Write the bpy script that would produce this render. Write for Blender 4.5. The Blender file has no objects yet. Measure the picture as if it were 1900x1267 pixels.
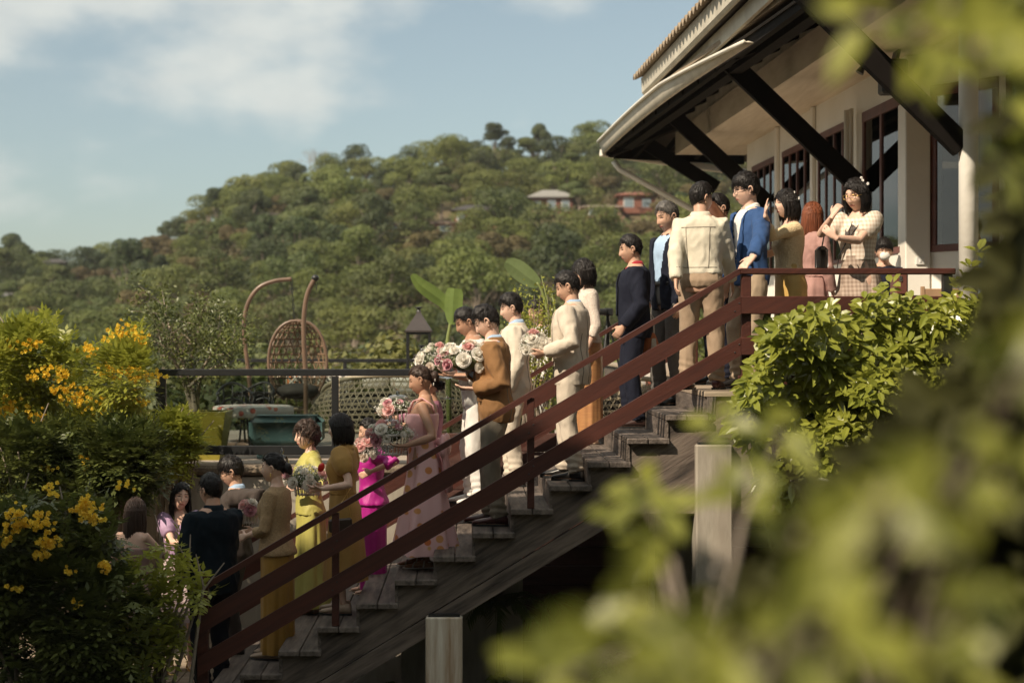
import bpy, math, random
import numpy as np
from mathutils import Vector, Matrix, noise

# ------------------------------------------------------------ camera, sky, sun, exposure
S = bpy.context.scene
F = 3120.0            # focal length in photo pixels (1900 wide)
CX, CY = 869.0, 634.0 # principal point of the photograph
ZC = 0.3875           # eye height above the deck
def P(px, py, Y):     # a point at distance Y that stands at photo pixel (px, py)
    return Vector(((px-CX)*Y/F, Y, ZC+(CY-py)*Y/F))
cam_d = bpy.data.cameras.new('camera'); cam = bpy.data.objects.new('camera', cam_d)
S.collection.objects.link(cam); S.camera = cam
cam.location = (0, 0, ZC); cam.rotation_euler = (math.radians(90), 0, 0)
cam_d.sensor_width = 36; cam_d.lens = 36*F/1900
cam_d.shift_x = (950-CX)/1900; cam_d.shift_y = -0.0003
cam_d.clip_start = 0.1; cam_d.clip_end = 6000
cam_d.dof.use_dof = True; cam_d.dof.focus_distance = 13.9; cam_d.dof.aperture_fstop = 59.1/30
SUN_EL, SUN_AZ = 42.0, 223.0      # elevation; direction to the sun measured from +X, counter-clockwise
ts = Vector((math.cos(math.radians(SUN_AZ))*math.cos(math.radians(SUN_EL)),
             math.sin(math.radians(SUN_AZ))*math.cos(math.radians(SUN_EL)), math.sin(math.radians(SUN_EL))))
sun_d = bpy.data.lights.new('sun', 'SUN'); sun = bpy.data.objects.new('sun', sun_d)
S.collection.objects.link(sun); sun_d.energy = 5.0; sun_d.angle = math.radians(0.5); sun_d.color = (1.0, 0.85, 0.66)
sun.rotation_euler = ts.to_track_quat('Z', 'Y').to_euler()
W = bpy.data.worlds.new("World"); S.world = W; W.use_nodes = True
wn, wl = W.node_tree.nodes, W.node_tree.links
wn.clear()
wo = wn.new('ShaderNodeOutputWorld'); bg = wn.new('ShaderNodeBackground'); sky = wn.new('ShaderNodeTexSky')
sky.sky_type = 'NISHITA'; sky.sun_disc = False; sky.sun_elevation = math.radians(SUN_EL)
sky.sun_rotation = math.radians(90-SUN_AZ); sky.dust_density = 1.0; sky.air_density = 1.0; sky.ozone_density = 1.0
hsv = wn.new('ShaderNodeHueSaturation'); hsv.inputs['Saturation'].default_value = 0.66; hsv.inputs['Value'].default_value = 1.0
tint = wn.new('ShaderNodeMix'); tint.data_type = 'RGBA'; tint.blend_type = 'MULTIPLY'; tint.inputs[0].default_value = 1.0
tint.inputs[7].default_value = (0.93, 1.0, 0.945, 1)
wl.new(sky.outputs[0], hsv.inputs['Color']); wl.new(hsv.outputs[0], tint.inputs[6])
# soft clouds in the sky, by direction
tc = wn.new('ShaderNodeTexCoord'); mp = wn.new('ShaderNodeMapping'); mp.inputs['Scale'].default_value = (7.5, 1.0, 14)
mp.inputs['Location'].default_value = (0.35, 0, 0.12)
n1 = wn.new('ShaderNodeTexNoise'); n1.inputs['Scale'].default_value = 1.0; n1.inputs['Detail'].default_value = 7; n1.inputs['Roughness'].default_value = 0.5
wl.new(tc.outputs['Generated'], mp.inputs[0]); wl.new(mp.outputs[0], n1.inputs[0])
sx = wn.new('ShaderNodeSeparateXYZ'); wl.new(tc.outputs['Generated'], sx.inputs[0])
def wmath(op, a, b=None, clamp=False):
    m = wn.new('ShaderNodeMath'); m.operation = op; m.use_clamp = clamp
    for i, v in enumerate((a, b)):
        if v is None: continue
        if isinstance(v, (int, float)): m.inputs[i].default_value = v
        else: wl.new(v, m.inputs[i])
    return m.outputs[0]
# a bank of cloud high on the left: more cloud with height, less towards the right
lift = wmath('MULTIPLY', wmath('SUBTRACT', sx.outputs[2], 0.135), 3.6)
side = wmath('MULTIPLY', wmath('MULTIPLY', sx.outputs[0], sx.outputs[0]), 0.0)
left = wmath('MULTIPLY', wmath('ADD', sx.outputs[0], 0.02), -0.85)
cov = wmath('ADD', wmath('ADD', lift, left), wmath('ADD', wmath('MULTIPLY', n1.outputs[0], 1.7), -0.33))
ramp = wn.new('ShaderNodeMapRange'); ramp.interpolation_type = 'SMOOTHSTEP'
ramp.inputs[1].default_value = 0.54; ramp.inputs[2].default_value = 0.90; ramp.inputs[3].default_value = 0.0; ramp.inputs[4].default_value = 0.75
wl.new(cov, ramp.inputs[0])
n2 = wn.new('ShaderNodeTexNoise'); n2.inputs['Scale'].default_value = 2.3; n2.inputs['Detail'].default_value = 5; wl.new(mp.outputs[0], n2.inputs[0])
ccol = wn.new('ShaderNodeMix'); ccol.data_type = 'RGBA'
ccol.inputs[6].default_value = (5.2, 5.6, 5.6, 1); ccol.inputs[7].default_value = (9.4, 9.3, 8.3, 1)
wl.new(n2.outputs[0], ccol.inputs[0])
cm = wn.new('ShaderNodeMix'); cm.data_type = 'RGBA'
wl.new(ramp.outputs[0], cm.inputs[0]); wl.new(tint.outputs[2], cm.inputs[6]); wl.new(ccol.outputs[2], cm.inputs[7])
wl.new(cm.outputs[2], bg.inputs[0]); bg.inputs[1].default_value = 0.089
wl.new(bg.outputs[0], wo.inputs[0])
S.view_settings.view_transform = 'Standard'; S.view_settings.look = 'None'
S.view_settings.gamma = 1.0; S.view_settings.exposure = 0.3
S.cycles.use_denoising = True
S.cycles.max_bounces = 8; S.cycles.transparent_max_bounces = 12
try: S.cycles.denoiser = 'OPENIMAGEDENOISE'
except Exception: pass

# ------------------------------------------------------------ materials
MATS = {}
def mat(name, col, rough=0.6, var=0.25, scale=6.0, bump=0.0, bscale=40.0, metal=0.0, spec=0.5, col2=None, stretch=(1,1,1),
        sheen=0.0, trans=0.0, rand=0.0, coat=0.0, backlit=0.0, aniso=None, emis=None, subs=0.0, rotm=None):
    if name in MATS: return MATS[name]
    m = bpy.data.materials.new(name); m.use_nodes = True
    nt = m.node_tree; N, L = nt.nodes, nt.links
    b = N['Principled BSDF']
    tcn = N.new('ShaderNodeTexCoord'); mpn = N.new('ShaderNodeMapping'); mpn.inputs['Scale'].default_value = stretch
    if rotm:
        pre = N.new('ShaderNodeMapping'); pre.inputs['Rotation'].default_value = rotm
        L.new(tcn.outputs['Object'], pre.inputs[0]); L.new(pre.outputs[0], mpn.inputs[0])
    else: L.new(tcn.outputs['Object'], mpn.inputs[0])
    nz = N.new('ShaderNodeTexNoise'); nz.inputs['Scale'].default_value = scale; nz.inputs['Detail'].default_value = 6; nz.inputs['Roughness'].default_value = 0.62
    L.new(mpn.outputs[0], nz.inputs[0])
    mx = N.new('ShaderNodeMix'); mx.data_type = 'RGBA'
    c2 = col2 if col2 else tuple(max(0, c*(1-var)) for c in col)
    c1 = col if col2 else tuple(min(1, c*(1+var*0.6)) for c in col)
    mx.inputs[6].default_value = (*c1, 1); mx.inputs[7].default_value = (*c2, 1)
    mr = N.new('ShaderNodeMapRange'); mr.inputs[1].default_value = 0.32; mr.inputs[2].default_value = 0.68
    L.new(nz.outputs[0], mr.inputs[0]); L.new(mr.outputs[0], mx.inputs[0])
    out = mx.outputs[2]
    if rand > 0:
        oi = N.new('ShaderNodeObjectInfo'); h = N.new('ShaderNodeHueSaturation')
        r1 = N.new('ShaderNodeMapRange'); r1.inputs[3].default_value = 1-rand; r1.inputs[4].default_value = 1+rand*0.6
        r2 = N.new('ShaderNodeMapRange'); r2.inputs[3].default_value = 0.5-rand*0.07; r2.inputs[4].default_value = 0.5+rand*0.05
        mu = N.new('ShaderNodeMath'); mu.operation = 'MULTIPLY'; mu.inputs[1].default_value = 7.31
        fr = N.new('ShaderNodeMath'); fr.operation = 'FRACT'
        L.new(oi.outputs['Random'], r1.inputs[0]); L.new(oi.outputs['Random'], mu.inputs[0]); L.new(mu.outputs[0], fr.inputs[0]); L.new(fr.outputs[0], r2.inputs[0])
        L.new(r1.outputs[0], h.inputs['Value']); L.new(r2.outputs[0], h.inputs['Hue']); L.new(out, h.inputs['Color'])
        out = h.outputs[0]
    L.new(out, b.inputs['Base Color'])
    b.inputs['Roughness'].default_value = rough; b.inputs['Metallic'].default_value = metal
    b.inputs['Specular IOR Level'].default_value = spec
    if sheen: b.inputs['Sheen Weight'].default_value = sheen
    if coat: b.inputs['Coat Weight'].default_value = coat; b.inputs['Coat Roughness'].default_value = 0.15
    if trans: b.inputs['Transmission Weight'].default_value = trans; b.inputs['IOR'].default_value = 1.45
    if subs:
        b.inputs['Subsurface Weight'].default_value = subs; b.inputs['Subsurface Radius'].default_value = (0.012, 0.005, 0.003)
    if bump:
        nb = N.new('ShaderNodeTexNoise'); nb.inputs['Scale'].default_value = bscale; nb.inputs['Detail'].default_value = 4
        L.new(mpn.outputs[0], nb.inputs[0])
        bu = N.new('ShaderNodeBump'); bu.inputs['Strength'].default_value = bump; bu.inputs['Distance'].default_value = 0.01
        L.new(nb.outputs[0], bu.inputs['Height']); L.new(bu.outputs[0], b.inputs['Normal'])
    if backlit:
        tr = N.new('ShaderNodeBsdfTranslucent'); ms = N.new('ShaderNodeMixShader'); ms.inputs[0].default_value = backlit
        L.new(out, tr.inputs[0]); L.new(b.outputs[0], ms.inputs[1]); L.new(tr.outputs[0], ms.inputs[2])
        L.new(ms.outputs[0], N['Material Output'].inputs[0])
    MATS[name] = m
    return m
def glassmat(name, tint=(1,1,1), gloss=1.0, rough=0.0):
    if name in MATS: return MATS[name]
    m = bpy.data.materials.new(name); m.use_nodes = True
    N, L = m.node_tree.nodes, m.node_tree.links
    N.remove(N['Principled BSDF'])
    t = N.new('ShaderNodeBsdfTransparent'); t.inputs[0].default_value = (*tint, 1)
    g = N.new('ShaderNodeBsdfGlossy'); g.inputs['Roughness'].default_value = rough
    f = N.new('ShaderNodeFresnel'); f.inputs[0].default_value = 1.5
    mu = N.new('ShaderNodeMath'); mu.operation = 'MULTIPLY'; mu.inputs[1].default_value = gloss; mu.use_clamp = True
    ms = N.new('ShaderNodeMixShader')
    L.new(f.outputs[0], mu.inputs[0]); L.new(mu.outputs[0], ms.inputs[0]); L.new(t.outputs[0], ms.inputs[1]); L.new(g.outputs[0], ms.inputs[2])
    L.new(ms.outputs[0], N['Material Output'].inputs[0])
    MATS[name] = m
    return m
def wood(name, c1, c2, rough=0.7, axis=0, scale=3.0, stripes=1.0):
    st = [9, 9, 9]; st[axis] = 0.7
    return mat(name, c1, rough=rough, col2=c2, scale=scale, stretch=tuple(st), bump=0.5, bscale=scale*2.5)

# ------------------------------------------------------------ mesh builder
class MB:
    def __init__(s): s.V = []; s.Fc = []; s.Mi = []; s.n = 0
    def add(s, verts, faces, mi=0):
        verts = np.asarray(verts, dtype=float).reshape(-1, 3)
        o = s.n
        s.V.append(verts); s.n += len(verts)
        for f in faces: s.Fc.append(tuple(int(i)+o for i in f)); s.Mi.append(mi)
        return s
    def box(s, c, size, R=None, mi=0):
        x, y, z = [v/2 for v in size]
        v = np.array([(-x,-y,-z),(x,-y,-z),(x,y,-z),(-x,y,-z),(-x,-y,z),(x,-y,z),(x,y,z),(-x,y,z)])
        if R is not None: v = v @ np.array(R.to_3x3()).T
        return s.add(v+np.array(c), [(0,3,2,1),(4,5,6,7),(0,1,5,4),(1,2,6,5),(2,3,7,6),(3,0,4,7)], mi)
    def b2(s, lo, hi, mi=0):
        lo, hi = np.array(lo, float), np.array(hi, float)
        return s.box((lo+hi)/2, hi-lo, None, mi)
    def bbox(s, c, size, bev=0.01, R=None, mi=0):     # box with chamfered edges
        x, y, z = [v/2 for v in size]; b = min(bev, x*.9, y*.9, z*.9)
        pts = []
        for sx_ in (-1, 1):
            for sy_ in (-1, 1):
                for sz_ in (-1, 1):
                    pts += [(sx_*(x-b), sy_*(y-b), sz_*z), (sx_*(x-b), sy_*y, sz_*(z-b)), (sx_*x, sy_*(y-b), sz_*(z-b))]
        v = np.array(pts)
        def ix(a, b_, c_, k): return ((a>0)*4+(b_>0)*2+(c_>0))*3+k
        fs = []
        for t in (-1, 1):
            q = [(-1,-1),(1,-1),(1,1),(-1,1)]
            fz = [ix(a,b_,t,0) for a,b_ in q]; fy = [ix(a,t,b_,1) for a,b_ in q]; fx = [ix(t,a,b_,2) for a,b_ in q]
            fs += [fz if t>0 else fz[::-1], fy[::-1] if t>0 else fy, fx if t>0 else fx[::-1]]
        for a in (-1, 1):
            for b_ in (-1, 1):
                fs.append((ix(a,b_,-1,1), ix(a,b_,1,1), ix(a,b_,1,2), ix(a,b_,-1,2)))
                fs.append((ix(a,-1,b_,0), ix(a,1,b_,0), ix(a,1,b_,2), ix(a,-1,b_,2)))
                fs.append((ix(-1,a,b_,0), ix(1,a,b_,0), ix(1,a,b_,1), ix(-1,a,b_,1)))
                for c_ in (-1, 1): fs.append((ix(a,b_,c_,0), ix(a,b_,c_,1), ix(a,b_,c_,2)))
        if R is not None: v = v @ np.array(R.to_3x3()).T
        return s.add(v+np.array(c), fs, mi)
    def beam(s, p0, p1, w, h, up=(0,0,1), mi=0, bev=0.0):   # w sideways, h along up
        p0, p1, up = Vector(p0), Vector(p1), Vector(up)
        d = (p1-p0); ln = d.length; d.normalize()
        sd = d.cross(up).normalized(); u = sd.cross(d).normalized()
        R = Matrix((d, sd, u)).transposed()
        if bev: return s.bbox((p0+p1)/2, (ln, w, h), bev, R, mi)
        return s.box((p0+p1)/2, (ln, w, h), R, mi)
    def prism(s, poly, axis, a, b, mi=0):   # poly: 2D pts in the two other axes, extruded along axis from a to b
        n = len(poly); V = []
        for t in (a, b):
            for (u, v) in poly:
                p = [u, v]; p.insert(axis, t); V.append(p)
        fs = [tuple(range(n))[::-1], tuple(range(n, 2*n))] + [(i, (i+1)%n, n+(i+1)%n, n+i) for i in range(n)]
        return s.add(V, fs, mi)
    def tube(s, pts, r, n=8, mi=0, cap=True, flat=1.0, up=(0,0,1)):
        pts = [Vector(p) for p in pts]; m = len(pts)
        rr = r if hasattr(r, '__len__') else [r]*m
        V = []; up = Vector(up); prev = None
        for i, p in enumerate(pts):
            d = (pts[min(i+1, m-1)]-pts[max(i-1, 0)]).normalized()
            if prev is None:
                a = d.cross(up)
                if a.length < 1e-3: a = d.cross(Vector((1, 0, 0)))
                a.normalize()
            else:
                a = (prev - d*prev.dot(d)).normalized()
            prev = a; b = d.cross(a)
            ri = rr[i] if hasattr(rr[i], '__len__') else (rr[i], rr[i]*flat)
            for k in range(n):
                t = 2*math.pi*k/n
                V.append(p + a*math.cos(t)*ri[0] + b*math.sin(t)*ri[1])
        fs = []
        for i in range(m-1):
            for k in range(n):
                k2 = (k+1) % n
                fs.append((i*n+k, i*n+k2, (i+1)*n+k2, (i+1)*n+k))
        if cap: fs += [tuple(range(n))[::-1], tuple((m-1)*n+k for k in range(n))]
        return s.add([tuple(v) for v in V], fs, mi)
    def loft(s, rings, mi=0, cap=True, closed=True):   # rings: list of equal-length point lists
        n = len(rings[0]); V = [p for r in rings for p in r]; fs = []
        for i in range(len(rings)-1):
            for k in range(n if closed else n-1):
                k2 = (k+1) % n
                fs.append((i*n+k, i*n+k2, (i+1)*n+k2, (i+1)*n+k))
        if cap: fs += [tuple(range(n))[::-1], tuple((len(rings)-1)*n+k for k in range(n))]
        return s.add([tuple(p) for p in V], fs, mi)
    def ell(s, c, r, n=12, m=8, mi=0, R=None):
        V = []; fs = []
        for i in range(m+1):
            th = math.pi*i/m
            for k in range(n):
                t = 2*math.pi*k/n
                V.append((r[0]*math.sin(th)*math.cos(t), r[1]*math.sin(th)*math.sin(t), r[2]*math.cos(th)))
        V = np.array(V)
        if R is not None: V = V @ np.array(R.to_3x3()).T
        for i in range(m):
            for k in range(n):
                k2 = (k+1) % n
                fs.append((i*n+k, (i+1)*n+k, (i+1)*n+k2, i*n+k2))
        return s.add(V+np.array(c), fs, mi)
    def lathe(s, c, prof, n=20, mi=0):   # prof: (r, z)
        return s.loft([[(c[0]+r*math.cos(2*math.pi*k/n), c[1]+r*math.sin(2*math.pi*k/n), c[2]+z) for k in range(n)] for r, z in prof], mi)
    def quads(s, Q, mi=0):   # Q: (N,k,3) numpy array of k-gons
        Q = np.asarray(Q); N_, k = Q.shape[0], Q.shape[1]
        o = s.n; s.V.append(Q.reshape(-1, 3)); s.n += N_*k
        idx = (np.arange(N_*k)+o).reshape(N_, k)
        s.Fc.extend(map(tuple, idx.tolist())); s.Mi.extend([mi]*N_)
        return s
    def mesh(s, name, mats, smooth=False, off=None):
        V = np.concatenate(s.V) if s.V else np.zeros((0, 3))
        if off is not None: V = V-np.array(off)
        me = bpy.data.meshes.new(name)
        me.from_pydata(V.tolist(), [], s.Fc)
        if not isinstance(mats, (list, tuple)): mats = [mats]
        for m in mats: me.materials.append(m)
        if len(mats) > 1: me.polygons.foreach_set('material_index', np.array(s.Mi, dtype=np.int32))
        if smooth: me.polygons.foreach_set('use_smooth', np.ones(len(me.polygons), dtype=bool))
        me.update()
        return me
COL = S.collection
def link(name, me, parent=None):
    o = bpy.data.objects.new(name, me); COL.objects.link(o)
    if parent is not None: o.parent = parent
    return o
def worldloc(o):
    v = Vector((0, 0, 0))
    while o is not None: v += o.location; o = o.parent
    return v
def part(name, mb, mats, parent, smooth=False, local=False):   # mb in world coordinates unless local
    off = None if (local or parent is None) else tuple(worldloc(parent))
    return link(name, mb.mesh(name, mats, smooth, off), parent)
def tag(o, label=None, cat=None, group=None, kind=None):
    if label: o['label'] = label
    if cat: o['category'] = cat
    if group: o['group'] = group
    if kind: o['kind'] = kind
    return o
def thing(name, loc, label, cat, group=None, rz=0.0):
    o = bpy.data.objects.new(name, None); COL.objects.link(o)
    o.location = loc; o.rotation_euler = (0, 0, rz); o.empty_display_size = 0.1
    return tag(o, label, cat, group)
def single(name, mb, mats, base, label=None, cat=None, group=None, kind=None, smooth=False):
    me = mb.mesh(name, mats, smooth, base); o = link(name, me); o.location = base
    return tag(o, label, cat, group, kind)
def copy_tree(o, parent=None):
    kids = [c for c in CH.get(o.name, [])]
    c = o.copy(); COL.objects.link(c)
    if parent is not None: c.parent = parent
    for k in kids: copy_tree(k, c)
    return c
CH = {}
def reg(o):     # remember the children of a thing, for copying
    CH[o.name] = [x for x in bpy.data.objects if x.parent is o]
    for x in CH[o.name]: reg(x)
    return o
rng = np.random.default_rng(7)
def R3(a): return math.radians(a)
def unit(v): return v/np.maximum(1e-9, np.linalg.norm(v, axis=-1, keepdims=True))
def leaf_cloud(cent, nrm, ln, wd, shape=4, tilt=0.5, r=rng, down=0.0, fold=False):
    """leaf-shaped faces centred at cent, roughly facing nrm"""
    n = len(cent)
    nn = unit(nrm + r.normal(0, tilt, (n, 3)))
    t = r.normal(0, 1, (n, 3)); t[:, 2] -= down
    t = unit(t - nn*np.sum(t*nn, axis=1, keepdims=True)); b = np.cross(nn, t)
    L_ = (ln*(0.65+0.7*r.random(n)))[:, None]; W_ = (wd*(0.65+0.7*r.random(n)))[:, None]
    if shape == 4:
        Q = np.stack([cent-t*L_*.5, cent+b*W_*.5-t*L_*.05, cent+t*L_*.5, cent-b*W_*.5-t*L_*.05], 1)
    else:
        c = nn*L_*0.10
        Q = np.stack([cent-t*L_*.5-c, cent+b*W_*.42-t*L_*.22, cent+b*W_*.46+t*L_*.14, cent+t*L_*.5-c, cent-b*W_*.46+t*L_*.14, cent-b*W_*.42-t*L_*.22], 1)
    return Q
# ------------------------------------------------------------ large structure
Y0 = 13.0; RUN = 71.8/240; RISE = 43.6/240
def XK(k): return (517+71.8*(11-k)-869)/240.0        # left edge (nosing) of step k, deck is k=0
def ground_at(X):
    k = math.ceil((XK(0)-X)/RUN); k = max(0, min(14, k)); return -RISE*k
SW = 3.45                                            # stair width
m_tread = mat('weathered_tread', (0.19,0.152,0.126), rough=0.68, col2=(0.03,0.023,0.019), scale=2.5, stretch=(7,0.8,7), bump=0.6, bscale=9)
m_string = mat('dark_weathered_planks', (0.19,0.148,0.118), rough=0.8, col2=(0.022,0.016,0.013), scale=2.6, rotm=(0, math.radians(31), 0), stretch=(0.7,5,6), bump=0.6, bscale=8)
m_red = mat('red_brown_paint', (0.082,0.024,0.015), rough=0.5, col2=(0.045,0.014,0.010), scale=4, rotm=(0, math.radians(30), 0), stretch=(0.5,4,7), bump=0.3, bscale=30, coat=0.0, spec=.35)
m_conc = mat('stained_render', (0.42,0.38,0.31), rough=0.85, col2=(0.27,0.235,0.19), scale=2.2, stretch=(3,3,0.6), bump=0.3, bscale=14)
m_rust = mat('rust_stained_render', (0.80,0.75,0.64), rough=0.85, col2=(0.36,0.24,0.14), scale=1.4, stretch=(7,7,0.6), bump=0.3, bscale=14)
m_wall = mat('cream_render', (0.86,0.83,0.76), rough=0.8, col2=(0.78,0.74,0.65), scale=1.6, bump=0.2, bscale=22)
m_dark = mat('black_metal', (0.018,0.019,0.02), rough=0.4, var=0.3, scale=8)
m_timber = mat('black_stained_timber', (0.012,0.009,0.008), spec=.12, rough=0.85, col2=(0.007,0.006,0.005), scale=3, bump=0.4, bscale=12)
m_frame = mat('red_brown_frame', (0.15,0.055,0.04), rough=0.5, var=0.3, scale=5)
m_ground = mat('leaf_litter_soil', (0.085,0.07,0.04), rough=0.95, col2=(0.045,0.05,0.022), scale=0.9, bump=0.7, bscale=6)
m_deck = wood('deck_boards', (0.42,0.34,0.25), (0.24,0.18,0.13), axis=0)

g = MB(); N_ = 60
# one ground sheet, level near the stairs and falling gently far away
gx = np.concatenate([-np.geomspace(3000, 20, 14), np.linspace(-14, 24, 20), np.geomspace(32, 3000, 14)])
gy = np.concatenate([-np.geomspace(1500, 15, 8), np.linspace(-8, 60, 30), np.geomspace(80, 4500, 14)])
GV = [(x, y, -3.1 - 0.05*noise.noise(Vector((x*.3, y*.3, 0))) - (max(0, min(1, (y-40)/60)))*1.0) for y in gy for x in gx]
nx = len(gx)
g.add(GV, [(j*nx+i, j*nx+i+1, (j+1)*nx+i+1, (j+1)*nx+i) for j in range(len(gy)-1) for i in range(nx-1)])
single('ground', g, m_ground, (0,0,0), kind='structure', smooth=True)

# ---- staircase: one thing, each tread a part
st = thing('staircase', (0.5, Y0, -2.6), 'weathered dark timber outdoor staircase full of wedding guests', 'staircase')
for k in range(1, 14):
    xl, xr = XK(k), XK(k)+RUN+0.03
    z = -RISE*k
    b = MB(); w = (xr-xl-0.006)/2
    for j in range(2):
        b.bbox((xl+w*(j+.5)+.006*j, Y0+SW/2-0.03, z-0.022), (w, SW, 0.044), 0.006)
    part('tread', b, m_tread, st)
    r = MB(); r.b2((xr-0.03, Y0+0.03, z+0.001), (xr-0.006, Y0+SW-.08, z+RISE-0.046))
    part('riser', r, m_tread, st)
for yy, nm in ((Y0+0.035, 'near'), (Y0+SW-0.1, 'far')):
    b = MB()
    y1, y2 = yy, yy+0.045
    # saw-tooth plate closing the side of the steps
    pts = []
    x0, zb = XK(14), -RISE*14
    for k in range(13, 0, -1):
        xl = XK(k)+0.012; z = -RISE*k-0.046
        pts += [(xl, z-RISE), (xl, z)] if k < 13 else [(xl, z-0.3), (xl, z)]
    pts += [(XK(0)+0.012, -RISE-0.046), (XK(0)+0.012, -0.046), (XK(0)+0.9, -0.046)]
    sl = RISE/RUN
    def low(x, d): return (x-XK(13))*sl - RISE*13 - d
    # planks running along the slope
    for k in range(0, 13):
        xl = XK(k+1)+0.012; xr = XK(k)+0.012; z = -RISE*(k+1)-0.046
        b.prism([(xl, low(xl, 0.30)), (xr, low(xr, 0.30)), (xr, z), (xl, z)], 1, y1+0.012, y2-0.006)
    xe = XK(0)+0.10
    xs = XK(14)-0.2
    b.prism([(xs, low(xs, 0.435)), (xe, low(xe, 0.435)), (xe, low(xe, 0.293)), (xs, low(xs, 0.293))], 1, y1+0.004, y2)
    b.prism([(xs, low(xs, 0.60)), (1.25, low(1.25, 0.60)), (1.25, low(1.25, 0.447)), (xs, low(xs, 0.447))], 1, y1-0.004, y2+.004)
    b.prism([(1.254, low(1.25,.598)), (xe+.6, low(1.25, 0.598)), (xe+.6, low(xe, 0.439)), (xe, low(xe, 0.439)), (1.254, low(1.254, 0.439))], 1, y1-0.002, y2+.002)
    part('stringer', b, m_string, st)

# ---- upper deck
dk = thing('timber_deck', (4, 15, -0.2), 'raised timber deck at the top of the stairs, in front of the pavilion', 'deck')
b = MB()
yy = Y0
while yy < 31:
    xa = XK(0) if yy < Y0+SW-0.1 else 2.45
    b.bbox(((xa+15)/2, yy+0.07, -0.022), (15-xa, 0.135, 0.044), 0.005); yy += 0.142
part('boards', b, m_deck, dk)
b = MB(); b.b2((XK(0)+0.1, Y0+0.03, -0.36), (15.2, Y0+0.08, -0.047)); b.b2((2.5, Y0+SW, -0.36), (2.55, 31, -0.047))
part('edge_beam', b, m_string, dk)
# lower platform
lp = thing('lower_platform', (-3.5, 14.5, -2.7), 'low plank platform at the foot of the stairs', 'platform')
b = MB(); zz = -RISE*14; yy = Y0-0.15
xx = -7.2
while xx < XK(13)+0.05:
    b.bbox((xx+0.07, 15.2, zz-0.022), (0.132, 4.4, 0.044), 0.005); xx += 0.138
part('boards', b, m_deck, lp)

# ---- columns under the stair and deck
def column(x0, x1, top, y0, dy, lab, bot=-3.2):
    t = thing('concrete_column', ((x0+x1)/2, y0+dy/2, bot), lab, 'column', 'square pillars under the stairs')
    b = MB(); b.bbox(((x0+x1)/2, y0+dy/2, (top+bot)/2), (x1-x0, dy, top-bot), 0.012); part('shaft', b, m_rust if top < -1 else m_conc, t)
    b = MB(); b.b2((x0+.02, y0+.02, top+0.001), (x1-.02, y0+dy-.02, top+0.016)); part('steel_plate', b, m_dark, t)
column((790-CX)/240, (858-CX)/240, -1.735, 12.93, 0.26, 'short rust-stained pale pillar under the middle of the stair stringer')
column((1290-CX)/240, (1358-CX)/240, -0.41, 12.95, 0.26, 'tall grey square pillar under the top of the stairs')
b = MB(); b.bbox((3.9, 13.15, -1.7), (0.26, 0.26, 2.7), 0.012)
# under-stair walls
def wallbox(name, lo, hi, m, lab, cat='wall', group=None):
    b = MB(); b.b2(lo, hi); base = ((lo[0]+hi[0])/2, (lo[1]+hi[1])/2, lo[2])
    return single(name, b, m, base, lab, cat, group)
b = MB(); xq = (970-CX)*15/F; lw_ = lambda x: (x-XK(13))*RISE/RUN-RISE*13-.66
b.prism([(-.6, -3.2), (xq, -3.2), (xq, lw_(xq)), (-.6, lw_(-.6))], 1, 15.0, 15.2)
single('rendered_wall', b, m_conc, (0, 15.1, -3.2), 'pale rendered wall behind the palm in the shade under the stairs', 'wall')
m_panel = mat('dark_red_boards', (0.085,0.035,0.026), rough=0.7, var=0.4, scale=3, stretch=(0.7,4,4))
bw = thing('boarded_wall', (1.6, 16.9, -3.2), 'dark red boarded wall deep in the shade under the deck', 'wall')
b = MB()
for i in range(14): b.bbox((2.2, 16.9+0.004*(i%2), -3.1+0.19*i), (5.5, 0.04, 0.186), 0.006)
part('boards', b, m_panel, bw)
wallbox('side_wall', (5.0, 13.6, -3.2), (5.15, 18.0, -0.4), m_conc, 'rendered wall closing the space below the deck')
for px, w_, Y, lab in ((1209, 12, 15.5, 'thin pale steel post standing under the deck beside the dark opening'), (1297, 12, 14.6, 'thin pale pipe running down behind the tall grey pillar')):
    b = MB(); x = (px-CX)*Y/F; b.tube([(x, Y, -3.2), (x, Y, -0.42)], w_/2*Y/F, 10)
    single('steel_post', b, m_wall, (x, Y, -3.2), lab, 'post', smooth=True)
b = MB(); b.b2((1.75, 15.8, -3.2), (2.1, 15.86, -0.45)); single('panel_board', b, m_conc, (1.9, 15.8, -3.2), 'narrow pale panel between two posts under the deck', 'panel')

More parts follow.
